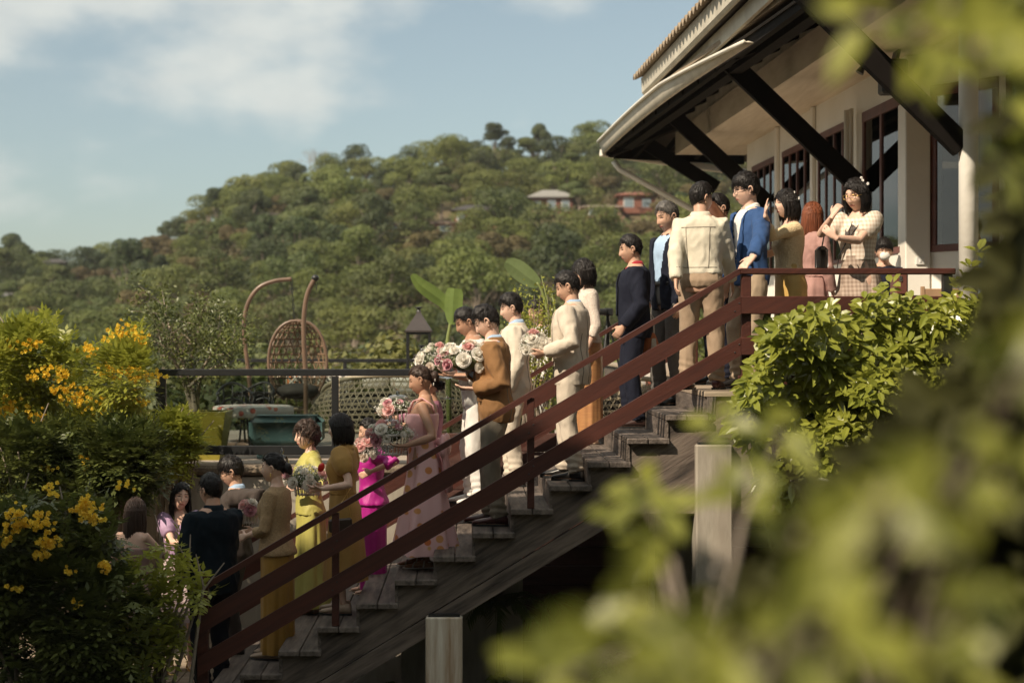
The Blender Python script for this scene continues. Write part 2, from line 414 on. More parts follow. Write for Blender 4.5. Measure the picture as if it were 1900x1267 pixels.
# ---- railings along the stair
SL = 0.589
def rail_z(px, ytop): return ZC+(CY-ytop)/240.0
def railing(Y, lab, near=True):
    rl = thing('stair_railing', ((370-CX)/240, Y, -2.6), lab, 'railing', 'red brown timber railings of the stairs')
    cx = (1373-CX)/240.0; x0 = (368-CX)/240.0 if near else -2.6; x1 = (1772-CX)/240.0 if near else 1.95
    xt = XK(0)+0.2 if not near else x1
    def line(ztop_c, h, w, y, name, xa=x0, flat=True):
        b = MB(); zc = ztop_c-h/2
        # sloped run
        dz = -(cx-xa)*SL
        hh = h
        b.prism([(xa, zc-hh/2*1.14+dz), (cx, zc-hh/2), (cx, zc+hh/2), (xa, zc+hh/2*1.14+dz)], 1, y-w/2, y+w/2)
        part(name, b, m_red, rl)
        if flat and near:
            b = MB(); b.bbox(((cx+x1)/2+.001, y, zc), (x1-cx, w, h), 0.006); part(name, b, m_red, rl)
    line(rail_z(0, 499), 0.046, 0.10, Y+0.03, 'handrail')
    line(rail_z(0, 551), 0.138, 0.036, Y-0.03, 'board')
    line(rail_z(0, 627), 0.138, 0.036, Y-0.03, 'board')
    if near:
        b = MB(); b.bbox((cx+0.33, Y-0.03, rail_z(0, 715)), (0.70, 0.036, 0.148), 0.006); part('board', b, m_red, rl)
    for px in ([622, 985, 1385] if near else [560, 760, 960, 1160, 1290]):
        x = (px-CX)/240 if near else (px-CX)*Y/F
        zt = rail_z(0, 499)-0.05-max(0, (cx-x))*SL
        zb = ground_at(x)+0.001
        if px == 1385: zb = -0.003
        b = MB(); w = 0.055 if px < 1300 else 0.075
        b.bbox((x, Y+0.035, (zt+zb)/2), (w, 0.07, zt-zb), 0.005)
        part('post', b, m_red, rl)
    for i_, zt_ in enumerate((rail_z(0, 551), rail_z(0, 627))):
        for px in ((622, 985, 1366) if near else (760, 960)):
            x = (px-CX)/240 if near else (px-CX)*Y/F
            zc_ = zt_-.069-max(0, cx-x)*SL
            for dx in (-.012, .012):
                b = MB(); b.ell((x+dx*1.4, Y-0.049, zc_+dx*2.6), (.007, .004, .007), 8, 5); part('bolt', b, m_dark, rl, True)
    if near:
        b = MB(); b.bbox((x0+0.03, Y+0.04, -2.2), (0.085, 0.085, 1.6), 0.006); part('post', b, m_red, rl)
        b = MB(); b.bbox((x0-0.02, Y+0.04, -2.2), (0.012, 0.10, 1.62), 0.003); part('end_plate', b, m_dark, rl)
        x = (1759-CX)/240; b = MB(); b.bbox((x, Y+0.03, 0.42), (0.07, 0.07, 0.99), 0.005); part('post', b, m_dark, rl)
    return rl
railing(Y0, 'red brown railing on the side of the stairs facing the camera')
railing(Y0+SW-0.05, 'red brown railing on the far side of the stairs, behind the guests', near=False)
# hanging chain on the end post
b = MB(); x = (1750-CX)/240
for i in range(26):
    z = 0.30-0.035*i; a = (i % 2)*math.pi/2
    pts = [(x+0.010*math.cos(t)*math.cos(a), Y0-0.03+0.010*math.cos(t)*math.sin(a), z+0.022*math.sin(t)) for t in np.linspace(0, 2*math.pi, 9)]
    b.tube(pts, 0.0035, 5, cap=False)
single('chain', b, m_dark, (x, Y0, -0.6), 'dark metal chain hanging down the end post of the deck railing', 'chain')

# ---- terrace on the far side with its retaining wall
YT = 17.3; ZT = -1.0175
XT1 = 2.4
m_stone = mat('pebble_coping', (0.26,0.20,0.14), rough=0.9, col2=(0.10,0.08,0.06), scale=60, bump=1.0, bscale=70)
m_pave = mat('terrace_paving', (0.42,0.36,0.30), rough=0.85, col2=(0.28,0.23,0.19), scale=3, bump=0.3, bscale=20)
tr = thing('terrace', (0, 19, -3), 'raised paved terrace with pebbled coping behind the stairs', 'terrace')
b = MB(); b.b2((-5.2, YT-0.10, -3.2), (XT1, 24.2, ZC+ZT-0.37)); part('retaining_wall', b, m_conc, tr)
b = MB(); b.bbox((-0.9, YT+0.05, ZC+ZT-0.30), (8.7, 0.42, 0.10), 0.03); part('coping', b, m_stone, tr)
b = MB(); b.b2((-5.18, YT+0.27, ZC+ZT-0.368), (XT1-.02, 24.18, ZC+ZT-0.26)); part('paving', b, m_pave, tr)
ZF = ZC+ZT-0.26      # terrace floor
m_glass = glassmat('railing_glass', (0.62,0.66,0.64), 1.6)
gr = thing('glass_railing', ((290-CX)*YT/F, YT, ZF), 'black framed glass railing along the front of the terrace', 'railing')
s_ = YT/F
def xr_(px): return (px-CX)*s_
def zr_(py): return ZC+(CY-py)*s_
b = MB(); b.bbox((xr_(590), YT, zr_(692)), (xr_(900)-xr_(286), 0.075, 0.07), 0.006); part('top_rail', b, m_dark, gr)
b = MB(); b.bbox((xr_(590), YT, zr_(836)), (xr_(900)-xr_(300), 0.05, 0.095), 0.006); part('bottom_rail', b, m_dark, gr)
for px, w_ in ((299, 18), (622, 13), (893, 13)):
    b = MB(); b.bbox((xr_(px), YT, (zr_(699)+ZF)/2), (w_*s_, 0.06, zr_(699)-ZF), 0.005); part('post', b, m_dark, gr)
for pa, pb in ((310, 615), (630, 886)):
    b = MB(); b.b2((xr_(pa), YT-0.005, zr_(829)), (xr_(pb), YT+0.005, zr_(701))); part('glass_pane', b, m_glass, gr)
# low rail at the back of the terrace
YB = 23.6
b = MB(); bt = thing('back_railing', ((700-CX)*YB/F, YB, ZF), 'black rail along the back edge of the terrace behind the hanging chairs', 'railing')
b.bbox(((640-CX)*YB/F, YB, ZC+(CY-670)*YB/F), (4.6, 0.06, 0.05), 0.005); part('top_rail', b, m_dark, bt)
for px in (360, 500, 640, 780, 900):
    b = MB(); x = (px-CX)*YB/F; b.bbox((x, YB, (ZF+ZC+(CY-672)*YB/F)/2), (0.05, 0.05, ZC+(CY-672)*YB/F-ZF), 0.004); part('post', b, m_dark, bt)
# ------------------------------------------------------------ pavilion on the deck
m_soffit = mat('lime_washed_boards', (0.68,0.60,0.49), rough=0.75, col2=(0.54,0.46,0.35), scale=2.2, stretch=(7,0.6,3), bump=0.3, bscale=10)
m_fascia = mat('weathered_fascia', (0.62,0.58,0.48), rough=0.7, col2=(0.46,0.42,0.34), scale=3, bump=0.15)
m_tile = mat('corrugated_roof_sheet', (0.34,0.27,0.19), rough=0.8, col2=(0.24,0.18,0.12), scale=5, bump=0.3)
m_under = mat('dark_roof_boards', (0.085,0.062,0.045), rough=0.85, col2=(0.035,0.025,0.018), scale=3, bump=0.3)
m_gutter = mat('cream_metal', (0.78,0.74,0.64), rough=0.45, var=0.1, scale=2)
m_win = glassmat('window_glass', (0.62,0.64,0.62), 1.15)
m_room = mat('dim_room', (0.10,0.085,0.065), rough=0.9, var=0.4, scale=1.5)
A0 = Vector((4.39, 17.0, 0)); dA = Vector((-0.0426, 1, 0)).normalized()     # facade A runs away from the camera
nA = Vector((-dA.y, dA.x, 0))                                             # outwards (towards -X)
dB = Vector((0.636, -0.772, 0)).normalized(); nB = Vector((-0.772, -0.636, 0))
dB = Vector((0.824, -1, 0)).normalized(); nB = Vector((-dB.y, dB.x, 0))*-1
if nB.x > 0: nB = -nB
HW = 3.25
pv = thing('pavilion', (7, 18, 0), 'white pavilion with a wide tiled roof, black struts and tall brown-framed windows', 'building')
def wal(b, O, d, n, s0, s1, z0, z1, t0=0.0, t1=-0.2, bev=0):
    """slab on the facade line O+d*s, thickness from t0 (outer) to t1 (inner) along n"""
    c = O + d*((s0+s1)/2) + n*((t0+t1)/2); R = Matrix((d, n, Vector((0,0,1)))).transposed()
    b.bbox((c.x, c.y, (z0+z1)/2), (abs(s1-s0), abs(t1-t0), z1-z0), max(bev, .001), R)
def facade(O, d, n, segs, L, sill, head, nm):
    """segs: list of (s0, s1, number of leaves); wall fills the rest"""
    b = MB(); wal(b, O, d, n, -0.0, L, 0, sill); wal(b, O, d, n, 0.0, L, head, HW)
    s = 0
    for (a, c, k) in segs:
        if a-s > 0.01: wal(b, O, d, n, s, a, sill+.001, head-.001)
        s = c
    if L-s > 0.01: wal(b, O, d, n, s, L, sill+.001, head-.001)
    part('wall', b, m_wall, pv)
    for (a, c, k) in segs:
        fw = 0.07 if k < 4 else 0.05
        f = MB()
        wal(f, O, d, n, a, c, sill, sill+fw, 0.014, -0.06, .004); wal(f, O, d, n, a, c, head-fw*1.6, head, 0.014, -0.06, .004)
        wd = (c-a)/k
        for i in range(k+1):
            w2 = (fw*0.5 if k < 4 else 0.022) if 0 < i < k else fw
            p = a+wd*i
            if i == 0: q = (p, p+fw)
            elif i == k: q = (p-fw, p)
            else: q = (p-w2, p+w2)
            wal(f, O, d, n, q[0], q[1], sill+fw+.001, head-fw*1.6-.001, 0.010, -0.028, .003)
        fo = part('window', f, m_frame, pv)
        gl = MB(); wal(gl, O, d, n, a+fw, c-fw, sill+fw, head-fw*1.5, -0.004, -0.012)
        part('pane', gl, m_win, fo)
def sA(px): # distance along facade A for photo pixel
    t = (px-CX)/F; # (A0.x + dA.x s) = t (A0.y + dA.y s)
    return (t*A0.y-A0.x)/(dA.x-t*dA.y)
segsA = [(sA(1672), sA(1601), 2), (sA(1580), sA(1518), 4), (sA(1508), sA(1452), 4), (sA(1441), sA(1396), 4)]
facade(A0, dA, nA, segsA, sA(1386), 1.28, 2.89, 'A')
# pilaster joining the two facades
b = MB(); b.bbox((A0.x+0.11, A0.y-0.02, HW/2), (0.25, 0.30, HW-.002), 0.01); part('pilaster', b, m_wall, pv)
B0 = A0+Vector((0.17, -0.04, 0))
facade(B0, dB, nB, [(0.12, 0.9, 1), (0.98, 2.0, 1), (2.2, 3.4, 2)], 4.2, 1.28, 2.95, 'B')
# pilasters and downpipes on facade A
for px in (1445, 1512):
    s = sA(px); b = MB(); wal(b, A0, dA, nA, s-0.06, s+0.06, 0, HW-.003, 0.05, 0.002, .01); part('pilaster', b, m_wall, pv)
for px, r in ((1590, 0.045), (1596.5, 0.022)):
    s = sA(px); p = A0+dA*s+nA*0.10; b = MB(); b.tube([(p.x, p.y, 0), (p.x, p.y, 2.95)], r, 10); part('downpipe', b, m_gutter, pv, True)
# switch box
m_white = mat('white_plastic', (0.75,0.74,0.70), rough=0.4, var=0.05)
b = MB(); b.bbox((A0.x+0.13, A0.y-0.18, 1.19), (0.085, 0.02, 0.075), 0.004); sw = part('switch_box', b, m_white, pv)
b = MB(); b.bbox((A0.x+0.13, A0.y-0.193, 1.19), (0.02, 0.008, 0.03), 0.002); part('rocker', b, m_white, sw)
# room behind
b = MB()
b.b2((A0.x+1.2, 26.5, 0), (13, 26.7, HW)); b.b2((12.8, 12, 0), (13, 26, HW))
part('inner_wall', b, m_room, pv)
b = MB(); b.b2((A0.x+.3, 14.5, 0.001), (12.7, 26.4, 0.02)); part('floor', b, m_deck, pv)
b = MB(); b.b2((A0.x+.12, 15.5, HW-.05), (12.7, 26.4, HW-.01)); part('ceiling', b, m_soffit, pv)
# inside furniture silhouettes: shelves and a lamp seen dimly through the glass
b = MB()
for i in range(7): b.b2((5.6, 18.4, 0.8+0.2*i), (8.6, 18.7, 0.83+0.2*i))
part('shelf', b, m_timber, pv)
# soffit and beam
EO = 0.74
b = MB(); wal(b, A0, dA, nA, -6.5, 8.9, HW, HW+0.05, EO, -0.25); part('soffit', b, m_soffit, pv)
b = MB(); wal(b, A0, dA, nA, -6.5, 8.9, HW-0.001, HW+0.34, EO+0.09, EO+0.001); part('edge_beam', b, m_soffit, pv)
b = MB(); wal(b, A0, dA, nA, -6.5, 8.9, HW+0.34, HW+1.1, EO+0.05, EO-0.02); part('upper_board', b, m_fascia, pv)
# wide soffit over facade B and the right
b = MB(); b.add([(A0.x+0.0, 17.6, HW+0.052), (14, 17.6, HW+.052), (14, 8.5, HW+.052), (A0.x+0.32, 8.5, HW+.052), (A0.x+0.0, 17.6, HW+0.09), (14, 17.6, HW+.09), (14, 8.5, HW+.09), (A0.x+0.32, 8.5, HW+.09)],
   [(3,2,1,0),(4,5,6,7),(0,1,5,4),(1,2,6,5),(2,3,7,6),(3,0,4,7)]); part('soffit', b, m_soffit, pv)
# struts
def strut(pb, Y1, pt, Y2, w, ext=0.35):
    p0, p1 = P(*pb, Y1), P(*pt, Y2); d = (p1-p0).normalized(); p1 = p1+d*ext
    b = MB(); b.beam(p0, p1, 0.10, w, (0, 0, 1), bev=0.006); part('strut', b, m_timber, pv)
strut((1786, 275), 13.75, (1500, -5), 13.75, 0.19, 0.6)
strut((1592, 345), 18.5, (1372, 135), 18.5, 0.21, 0.3)
strut((1424, 378), 23.0, (1255, 222), 23.0, 0.21, 0.3)
strut((1330, 350), 26.2, (1190, 262), 26.2, 0.21, 0.2)
# round white posts carrying the roof
def post(px, Y, r):
    x = (px-CX)*Y/F
    b = MB(); b.tube([(x, Y, 0.001), (x, Y, 4.6)], r, 20); part('round_post', b, m_wall, pv, True)
post(1797, 13.75, 0.078)
# lower roof: eave curve, fascia, underside and tiles
ez = 3.27
def eX(Y): # eave plan line, slightly bowed outwards at the far corner
    t = (Y-16.2)/(26.2-16.2); return 2.74-0.66*t - 0.05*math.sin(math.pi*min(1, max(0, t)))
def eZ(Y):
    t = (Y-16.2)/10.0; return ez + 0.05*math.sin(math.pi*t) + 0.03*t
Ys = np.linspace(14.4, 26.2, 26)
ia, ob = [], []
b = MB()
for Y in Ys:
    x, z = eX(Y), eZ(Y)
    h = 0.19*min(1, max(0.02, (Y-16.0)/4.5))
    ia.append([(x, Y, z), (x-0.015, Y, z+h*.5), (x-0.06, Y, z+h), (x-0.02, Y, z+h+.01), (x+0.03, Y, z+h*.6), (x+0.035, Y, z)])
ia2 = [r for r, Y in zip(ia, Ys) if Y > 16.0]
b.loft(ia2); part('fascia', b, m_fascia, pv, True)
b = MB(); b.tube([(eX(Y)-.065, Y, eZ(Y)+0.19*min(1, max(0.02, (Y-16.0)/4.5))) for Y in Ys if Y > 16], .022, 8); part('gutter', b, m_gutter, pv, True)
b = MB()   # underside boards
rise = 0.42
def und(z0, t, nm, m, x_off=0.0, Ya=14.4, ylim=26.2):
    b = MB(); YY = np.linspace(Ya, ylim, 12); V = []
    for Y in YY:
        xi = A0.x+dA.x*(Y-17)-EO-0.05
        x = eX(Y)+x_off; w = xi-x
        V += [(x, Y, z0+eZ(Y)-ez), (xi+1.8, Y, z0+(w+1.8)*rise), (xi+1.8, Y, z0+(w+1.8)*rise+t), (x, Y, z0+t+eZ(Y)-ez)]
    n = len(YY); fs = []
    for i in range(n-1):
        for k in range(4): fs.append((i*4+k, i*4+(k+1)%4, (i+1)*4+(k+1)%4, (i+1)*4+k))
    fs += [(3,2,1,0), tuple((n-1)*4+k for k in range(4))]
    b.add(V, fs); part(nm, b, m, pv)
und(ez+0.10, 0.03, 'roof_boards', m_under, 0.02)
und(ez+0.17, 0.05, 'roof', m_tile, -0.03)
# dark rafters and purlin under the eave
b = MB()
for Y in np.arange(17.2, 26.3, 0.9):
    x0_, x1_ = eX(Y)+0.05, A0.x+dA.x*(Y-17)-EO-0.06
    b.beam((x0_, Y, eZ(Y)+0.03), (x1_, Y, eZ(Y)+0.03+(x1_-x0_)*rise), 0.07, 0.14)
part('rafter', b, m_timber, pv)
b = MB(); b.beam((eX(14.4)+0.34, 14.4, ez+0.15), (eX(26)+0.34, 26, ez+0.18), 0.14, 0.22); b.beam((eX(14.4)+0.08, 14.4, ez+0.06), (eX(26)+0.08, 26, ez+0.09), 0.07, 0.12)
b.beam((A0.x-EO-0.1+.1, 10.5, HW+0.70), (A0.x-EO-0.45, 26, HW+0.70), 0.16, 0.3)
part('purlin', b, m_timber, pv)
# far hip: eave going right at the back, hip beam, gutter, pipe
b = MB(); e0 = Vector((eX(26.2), 26.2, eZ(26.2))); e1 = P(1345, 330, 27.5)
b.beam((e0.x-.02, e0.y, e0.z+.02), (e1.x+1.6, e1.y+0.4, e1.z-0.05), 0.08, 0.11, bev=.01); part('gutter', b, m_gutter, pv)
b = MB(); b.add([(e0.x, e0.y, e0.z+.08), (6.0, 29.0, e0.z+.06), (6.0, 24, e0.z+1.6), (3.6, 24, e0.z+.9), (e0.x, e0.y, e0.z+.11), (6.0, 29.0, e0.z+.09), (6.0, 24, e0.z+1.63), (3.6, 24, e0.z+.93)],
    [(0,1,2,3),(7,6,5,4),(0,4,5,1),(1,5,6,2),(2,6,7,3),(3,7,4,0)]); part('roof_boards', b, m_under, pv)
b = MB(); b.beam((e0.x+.1, e0.y-.1, e0.z+.02), (4.2, 24.4, e0.z+0.75), 0.10, 0.18); b.beam((e0.x+.2, e0.y, e0.z+.0), (4.4, 26.9, e0.z-0.02), 0.08, 0.14)
for i in range(4): b.beam((e0.x+.5+.5*i, e0.y+.05+.12*i, e0.z), (3.3+.3*i, 24.6, e0.z+.7), 0.06, 0.12)
part('rafter', b, m_timber, pv)
b = MB(); q0, q1, q2 = P(1138, 300, 26.1), P(1150, 316, 26.1), P(1275, 385, 25.6)
b.tube([q0, q1, q2, (q2.x+.9, q2.y-.2, q2.z-.5)], 0.045, 8); part('downpipe', b, m_gutter, pv, True)
# upper roof tier
uz = 3.62
def uX(Y): return 2.50+(2.26-2.50)*(Y-16)/6.0
U1 = 22.0
b = MB(); rg = []
for Y in np.linspace(10.5, U1, 10):
    x = uX(Y); rg.append([(x+.035, Y, uz-.02), (x+0.01, Y, uz+0.01), (x-0.0, Y, uz+0.20), (x+0.03, Y, uz+.2), (x+0.06, Y, uz-.02)])
b.loft(rg); part('fascia', b, m_fascia, pv)
b = MB(); rg = []
for Y in np.linspace(10.5, U1-.1, 10):
    x = uX(Y)+0.17; rg.append([(x, Y, uz-.17), (x-.01, Y, uz+0.0), (x+.03, Y, uz), (x+.04, Y, uz-.17)])
b.loft(rg); part('fascia', b, m_fascia, pv)
# underside of the upper tier
b = MB(); b.add([(uX(10.5)+.05, 10.5, uz-.01), (uX(U1)+.05, U1, uz-.01), (4.6, U1, uz+.9), (4.6, 10.5, uz+.9), (uX(10.5)+.05, 10.5, uz+.03), (uX(U1)+.05, U1, uz+.03), (4.6, U1, uz+.94), (4.6, 10.5, uz+.94)],
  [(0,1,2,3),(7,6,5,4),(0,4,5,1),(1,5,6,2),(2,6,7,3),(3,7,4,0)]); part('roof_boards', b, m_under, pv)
# corrugated sheet with a wavy edge
b = MB(); nY = 260; YY = np.linspace(10.5, U1+0.12, nY); V = []; fs = []
for Y in YY:
    w = 0.035*math.sin(2*math.pi*Y/0.22)
    x = uX(Y)-0.09
    V += [(x, Y, uz+.205+w), (x+2.6, Y, uz+.205+w+1.15), (x+2.6, Y, uz+.23+w+1.15), (x, Y, uz+.235+w)]
for i in range(nY-1):
    for k in range(4): fs.append((i*4+k, i*4+(k+1)%4, (i+1)*4+(k+1)%4, (i+1)*4+k))
fs += [(3,2,1,0), tuple((nY-1)*4+k for k in range(4))]
b.add(V, fs); part('roof', b, m_tile, pv)
# spot lamp and loudspeaker under the soffit
sp = P(1657, 145, 16.6)
t = thing('loudspeaker', (sp.x, sp.y, sp.z-.1), 'black loudspeaker hung under the soffit behind the near strut', 'loudspeaker')
b = MB(); b.bbox((sp.x, sp.y, sp.z), (0.26, 0.2, 0.34), 0.02); part('cabinet', b, m_dark, t)
b = MB(); b.beam((sp.x+.02, sp.y, sp.z+.17), (sp.x+.05, sp.y, sp.z+0.30), 0.2, 0.03); part('bracket', b, m_dark, t)
lp_ = P(1600, 128, 17.2)
t = thing('spotlight', lp_, 'small black spotlight on the soffit left of the near strut', 'lamp')
b = MB(); b.tube([lp_+Vector((0.05,0,.05)), lp_, lp_+Vector((-.03,0,-.05))], [0.02, 0.03, 0.045], 10); part('head', b, m_dark, t)
b = MB(); b.tube([lp_+Vector((0.05,0,.05)), (lp_.x+.12, lp_.y, HW)], 0.01, 6); part('arm', b, m_dark, t)
# ------------------------------------------------------------ terrace furniture
m_ratt = mat('brown_rattan', (0.22,0.14,0.085), rough=0.55, var=0.35, scale=30)
m_tan = mat('pale_woven_cane', (0.42,0.36,0.26), rough=0.6, col2=(0.30,0.25,0.17), scale=8)
m_tube = mat('brown_lacquered_tube', (0.17,0.11,0.075), rough=0.35, var=0.25, scale=6)
m_cush = mat('dark_cushion', (0.05,0.045,0.04), rough=0.9)
m_teal = mat('worn_teal_paint', (0.12,0.21,0.22), rough=0.5, col2=(0.07,0.13,0.14), scale=4)
m_yel = mat('mustard_glazed', (0.36,0.31,0.045), rough=0.45, col2=(0.26,0.22,0.03), scale=3)
m_cream = mat('off_white_fabric', (0.66,0.62,0.55), rough=0.9, var=0.12, bump=0.4, bscale=60)
def floral(name, base=(0.75,0.70,0.64), c1=(0.62,0.10,0.08), c2=(0.8,0.32,0.22), sc=9.0):
    if name in MATS: return MATS[name]
    m = bpy.data.materials.new(name); m.use_nodes = True; N, L = m.node_tree.nodes, m.node_tree.links; bs = N['Principled BSDF']
    t = N.new('ShaderNodeTexCoord'); v = N.new('ShaderNodeTexVoronoi'); v.inputs['Scale'].default_value = sc
    L.new(t.outputs['Object'], v.inputs[0])
    r = N.new('ShaderNodeMapRange'); r.inputs[1].default_value = 0.28; r.inputs[2].default_value = 0.34; L.new(v.outputs['Distance'], r.inputs[0])
    mc = N.new('ShaderNodeMix'); mc.data_type = 'RGBA'; mc.inputs[6].default_value = (*c1, 1); mc.inputs[7].default_value = (*c2, 1)
    sp_ = N.new('ShaderNodeSeparateColor'); L.new(v.outputs['Color'], sp_.inputs[0]); L.new(sp_.outputs[0], mc.inputs[0])
    m2 = N.new('ShaderNodeMix'); m2.data_type = 'RGBA'; L.new(r.outputs[0], m2.inputs[0]); L.new(mc.outputs[2], m2.inputs[6]); m2.inputs[7].default_value = (*base, 1)
    L.new(m2.outputs[2], bs.inputs['Base Color']); bs.inputs['Roughness'].default_value = 0.85
    MATS[name] = m; return m
m_flor = floral('floral_cotton')
def arc_pts(pp, Y): # smooth curve through photo points at a distance
    q = [P(x, y, Y) for x, y in pp]; out = []
    for i in range(len(q)-1):
        a, b_, c, d = q[max(0, i-1)], q[i], q[i+1], q[min(len(q)-1, i+2)]
        for t in np.linspace(0, 1, 7)[:-1]:
            out.append(0.5*((2*b_)+(c-a)*t+(2*a-5*b_+4*c-d)*t*t+(3*b_-a-3*c+d)*t**3))
    out.append(q[-1]); return out
def chain(p0, p1, r=0.012):
    b = MB(); n = int((p0-p1).length/0.045)
    for i in range(n):
        c = p0.lerp(p1, (i+.5)/n); a = (i % 2)*1.57
        b.tube([(c.x+r*math.cos(t)*math.cos(a), c.y+r*math.cos(t)*math.sin(a), c.z+0.03*math.sin(t)) for t in np.linspace(0, 2*math.pi, 9)], 0.005, 5, cap=False)
    return b
YE = 20.5
# stand one with the egg-shaped woven seat
base = P(555, 840, YE); base.z = ZF
h1 = thing('hanging_chair', base, 'egg-shaped open lattice rattan chair hanging by a chain from a curved brown stand', 'hanging chair')
b = MB(); b.tube(arc_pts([(470, 800), (462, 700), (453, 620), (458, 570), (478, 537), (508, 523), (541, 519)], YE), 0.027, 10); part('stand', b, m_tube, h1, True)
b = MB(); cb = P(500, 800, YE); cb.z = ZF
b.tube([(cb.x+.5*math.cos(t), cb.y+.5*math.sin(t), ZF+.04) for t in np.linspace(0, 2*math.pi, 25)], 0.03, 8, cap=False); part('base_ring', b, m_tube, h1, True)
part('chain', chain(P(541, 521, YE), P(546, 596, YE)), m_dark, h1)
# shell: half egg opening towards the left/front, lattice of canes
c = P(553, 672, YE); sc = YE/F
ax_, az_, ay_ = 54*sc, 76*sc, 0.34
def egg(u, v):   # u around the back (0..pi), v from top to bottom
    zz = math.cos(v); rr = math.sin(v)**0.85
    return Vector((c.x - ax_*rr*math.cos(u), c.y + 0.05 + ay_*rr*math.sin(u)*1.1 - 0.1, c.z + az_*zz))
b = MB()
for v in np.linspace(0.18, 2.6, 13): b.tube([egg(u, v) for u in np.linspace(0, math.pi, 15)], 0.010, 5)
for s in (-1, 1):
    for i in range(-8, 13):
        pts = []
        for v in np.linspace(0.15, 2.6, 16):
            u = i/9*math.pi*0.8 + 0.2 + s*(v-1.3)*0.55
            if 0 <= u <= math.pi: pts.append(egg(u, v))
        if len(pts) > 1: b.tube(pts, 0.008, 5)
part('lattice_shell', b, m_ratt, h1)
b = MB(); rim = [egg(0, v) for v in np.linspace(2.75, 0.0, 16)]+[egg(math.pi, v) for v in np.linspace(0.0, 2.75, 16)]
b.tube(rim, 0.019, 8); part('rim', b, m_tube, h1, True)
b = MB(); b.ell((c.x, c.y+.05, c.z-az_*.72), (ax_*.8, .3, .1), 16, 8); part('seat_cushion', b, m_cush, h1, True)
base = P(600, 840, YE-.6); base.z = ZF
h2 = thing('hanging_chair_stand', base, 'empty curved brown stand with a short hook chain, right of the egg chair', 'stand')
b = MB(); b.tube(arc_pts([(568, 795), (567, 700), (564, 640), (564, 590), (570, 548), (584, 518)], YE-.6), 0.029, 10); part('stand_tube', b, m_tube, h2, True)
b = MB(); q = P(585, 517, YE-.6); b.ell(q, (.045,.045,.04), 10, 6); part('end_cap', b, m_dark, h2, True)
part('chain', chain(P(587, 522, YE-.6), P(587, 540, YE-.6)), m_dark, h2)
# big cane-woven round sofas: curved wall with hexagonal openings
def cane(nm, cpx, Y, rpx, ztop, zbot, lab, a0=math.pi*1.0, a1=math.pi*2.0, squash=0.6, cells=1.0):
    r = rpx*Y/F; cx_ = (cpx-CX)*Y/F
    base = Vector((cx_, Y, ZF)); t = thing(nm, base, lab, 'sofa', 'round cane-woven sofas on the terrace')
    def q(a, z):
        k = (z-zbot)/(ztop-zbot); uu = (a-a0)/(a1-a0); z = zbot+(z-zbot)*(.58+.42*max(0, math.sin(math.pi*min(1, max(0, uu))))**.7); rr = r*(0.86+0.16*math.sin(math.pi*min(1, k*.9+.15)))
        return Vector((cx_+rr*math.cos(a), Y+rr*squash*math.sin(a), z))
    b = MB(); na = int(150*cells); AA = np.linspace(a0, a1, na); h = ztop-zbot
    rows = int(h/0.060)
    for i in range(rows+1):
        for dz in (-0.007, 0.007):
            b.tube([q(a, zbot+h*i/rows+dz)*1 for a in AA[::2]], 0.0055, 4)
    nd = int((a1-a0)*r/0.085)
    slope = h/((a1-a0)*r)
    for i in range(-nd, 2*nd):
        for s in (-1, 1):
            pts = []
            for z in np.linspace(zbot, ztop, rows*2+1):
                a = a0+(a1-a0)*(i/nd)+s*(z-zbot)/r*0.58
                if a0 <= a <= a1: pts.append(q(a, z))
            if len(pts) > 1: b.tube(pts, 0.0065, 4)
    part('woven_shell', b, m_tan, t)
    b = MB(); b.tube([q(a, ztop+.01) for a in AA[::2]], 0.028, 8); b.tube([q(a, zbot-.01) for a in AA[::2]], 0.022, 8); part('rim', b, m_tan, t, True)
    # seat base and cushions inside
    b = MB(); ring = [[(cx_+r*.8*k_*math.cos(a), Y+r*.8*k_*squash*math.sin(a), z) for a in np.linspace(0, 2*math.pi, 24, endpoint=False)] for k_, z in ((1, zbot+.02), (1, zbot+.28), (.97, zbot+.33), (.9, zbot+.34))]
    b.loft(ring); part('seat', b, m_cush, t, True)
    b = MB(); b.ell((cx_+r*.3, Y+r*.2, zbot+.5), (r*.35, .12, .16), 14, 8); part('cushion', b, m_flor, t, True)
    return t
zt = lambda y, Y: ZC+(CY-y)*Y/F
cane('round_sofa', 735, 19.2, 158, zt(700, 18.3), zt(803, 18.3), 'large round cane-woven sofa behind the glass railing')
cane('round_sofa', 1170, 18.3, 95, zt(706, 17.7), zt(790, 17.7), 'round cane-woven sofa seen between the stair boards below the navy jacket')
# tables and seats behind the glass
def wt(px, py, Y): p = P(px, py, Y); return p
t = thing('planter', wt(370, 862, 18.2)*1, 'mustard yellow glazed planter box behind the glass at the left end', 'planter'); t.location.z = ZF
z1, z0_ = zt(764, 18.2), ZF
x0_, x1_ = (318-CX)*18.2/F, (422-CX)*18.2/F
b = MB(); b.loft([[(x0_+i*.05, 18.2+j*.03, z) if False else (xx, yy_, z) for xx, yy_ in ((x0_+k_, 18.0+k_), (x1_-k_, 18.0+k_), (x1_-k_, 18.6-k_), (x0_+k_, 18.6-k_))] for z, k_ in ((z0_, .07), (z1-.04, 0.0), (z1, -.01), (z1, .05), (z1-.06, .06))]); part('body', b, m_yel, t)
b = MB(); b.b2((x0_+.06, 18.06, z1-.08), (x1_-.06, 18.54, z1-.055)); part('soil', b, m_ground, t)
t = thing('bench', (wt(530, 800, 18.3).x, 18.3, ZF), 'rounded teal painted bench behind the glass, its paint worn', 'bench')
xa, xb = (462-CX)*18.3/F, (598-CX)*18.3/F; za, zb_ = zt(828, 18.3), zt(772, 18.3)
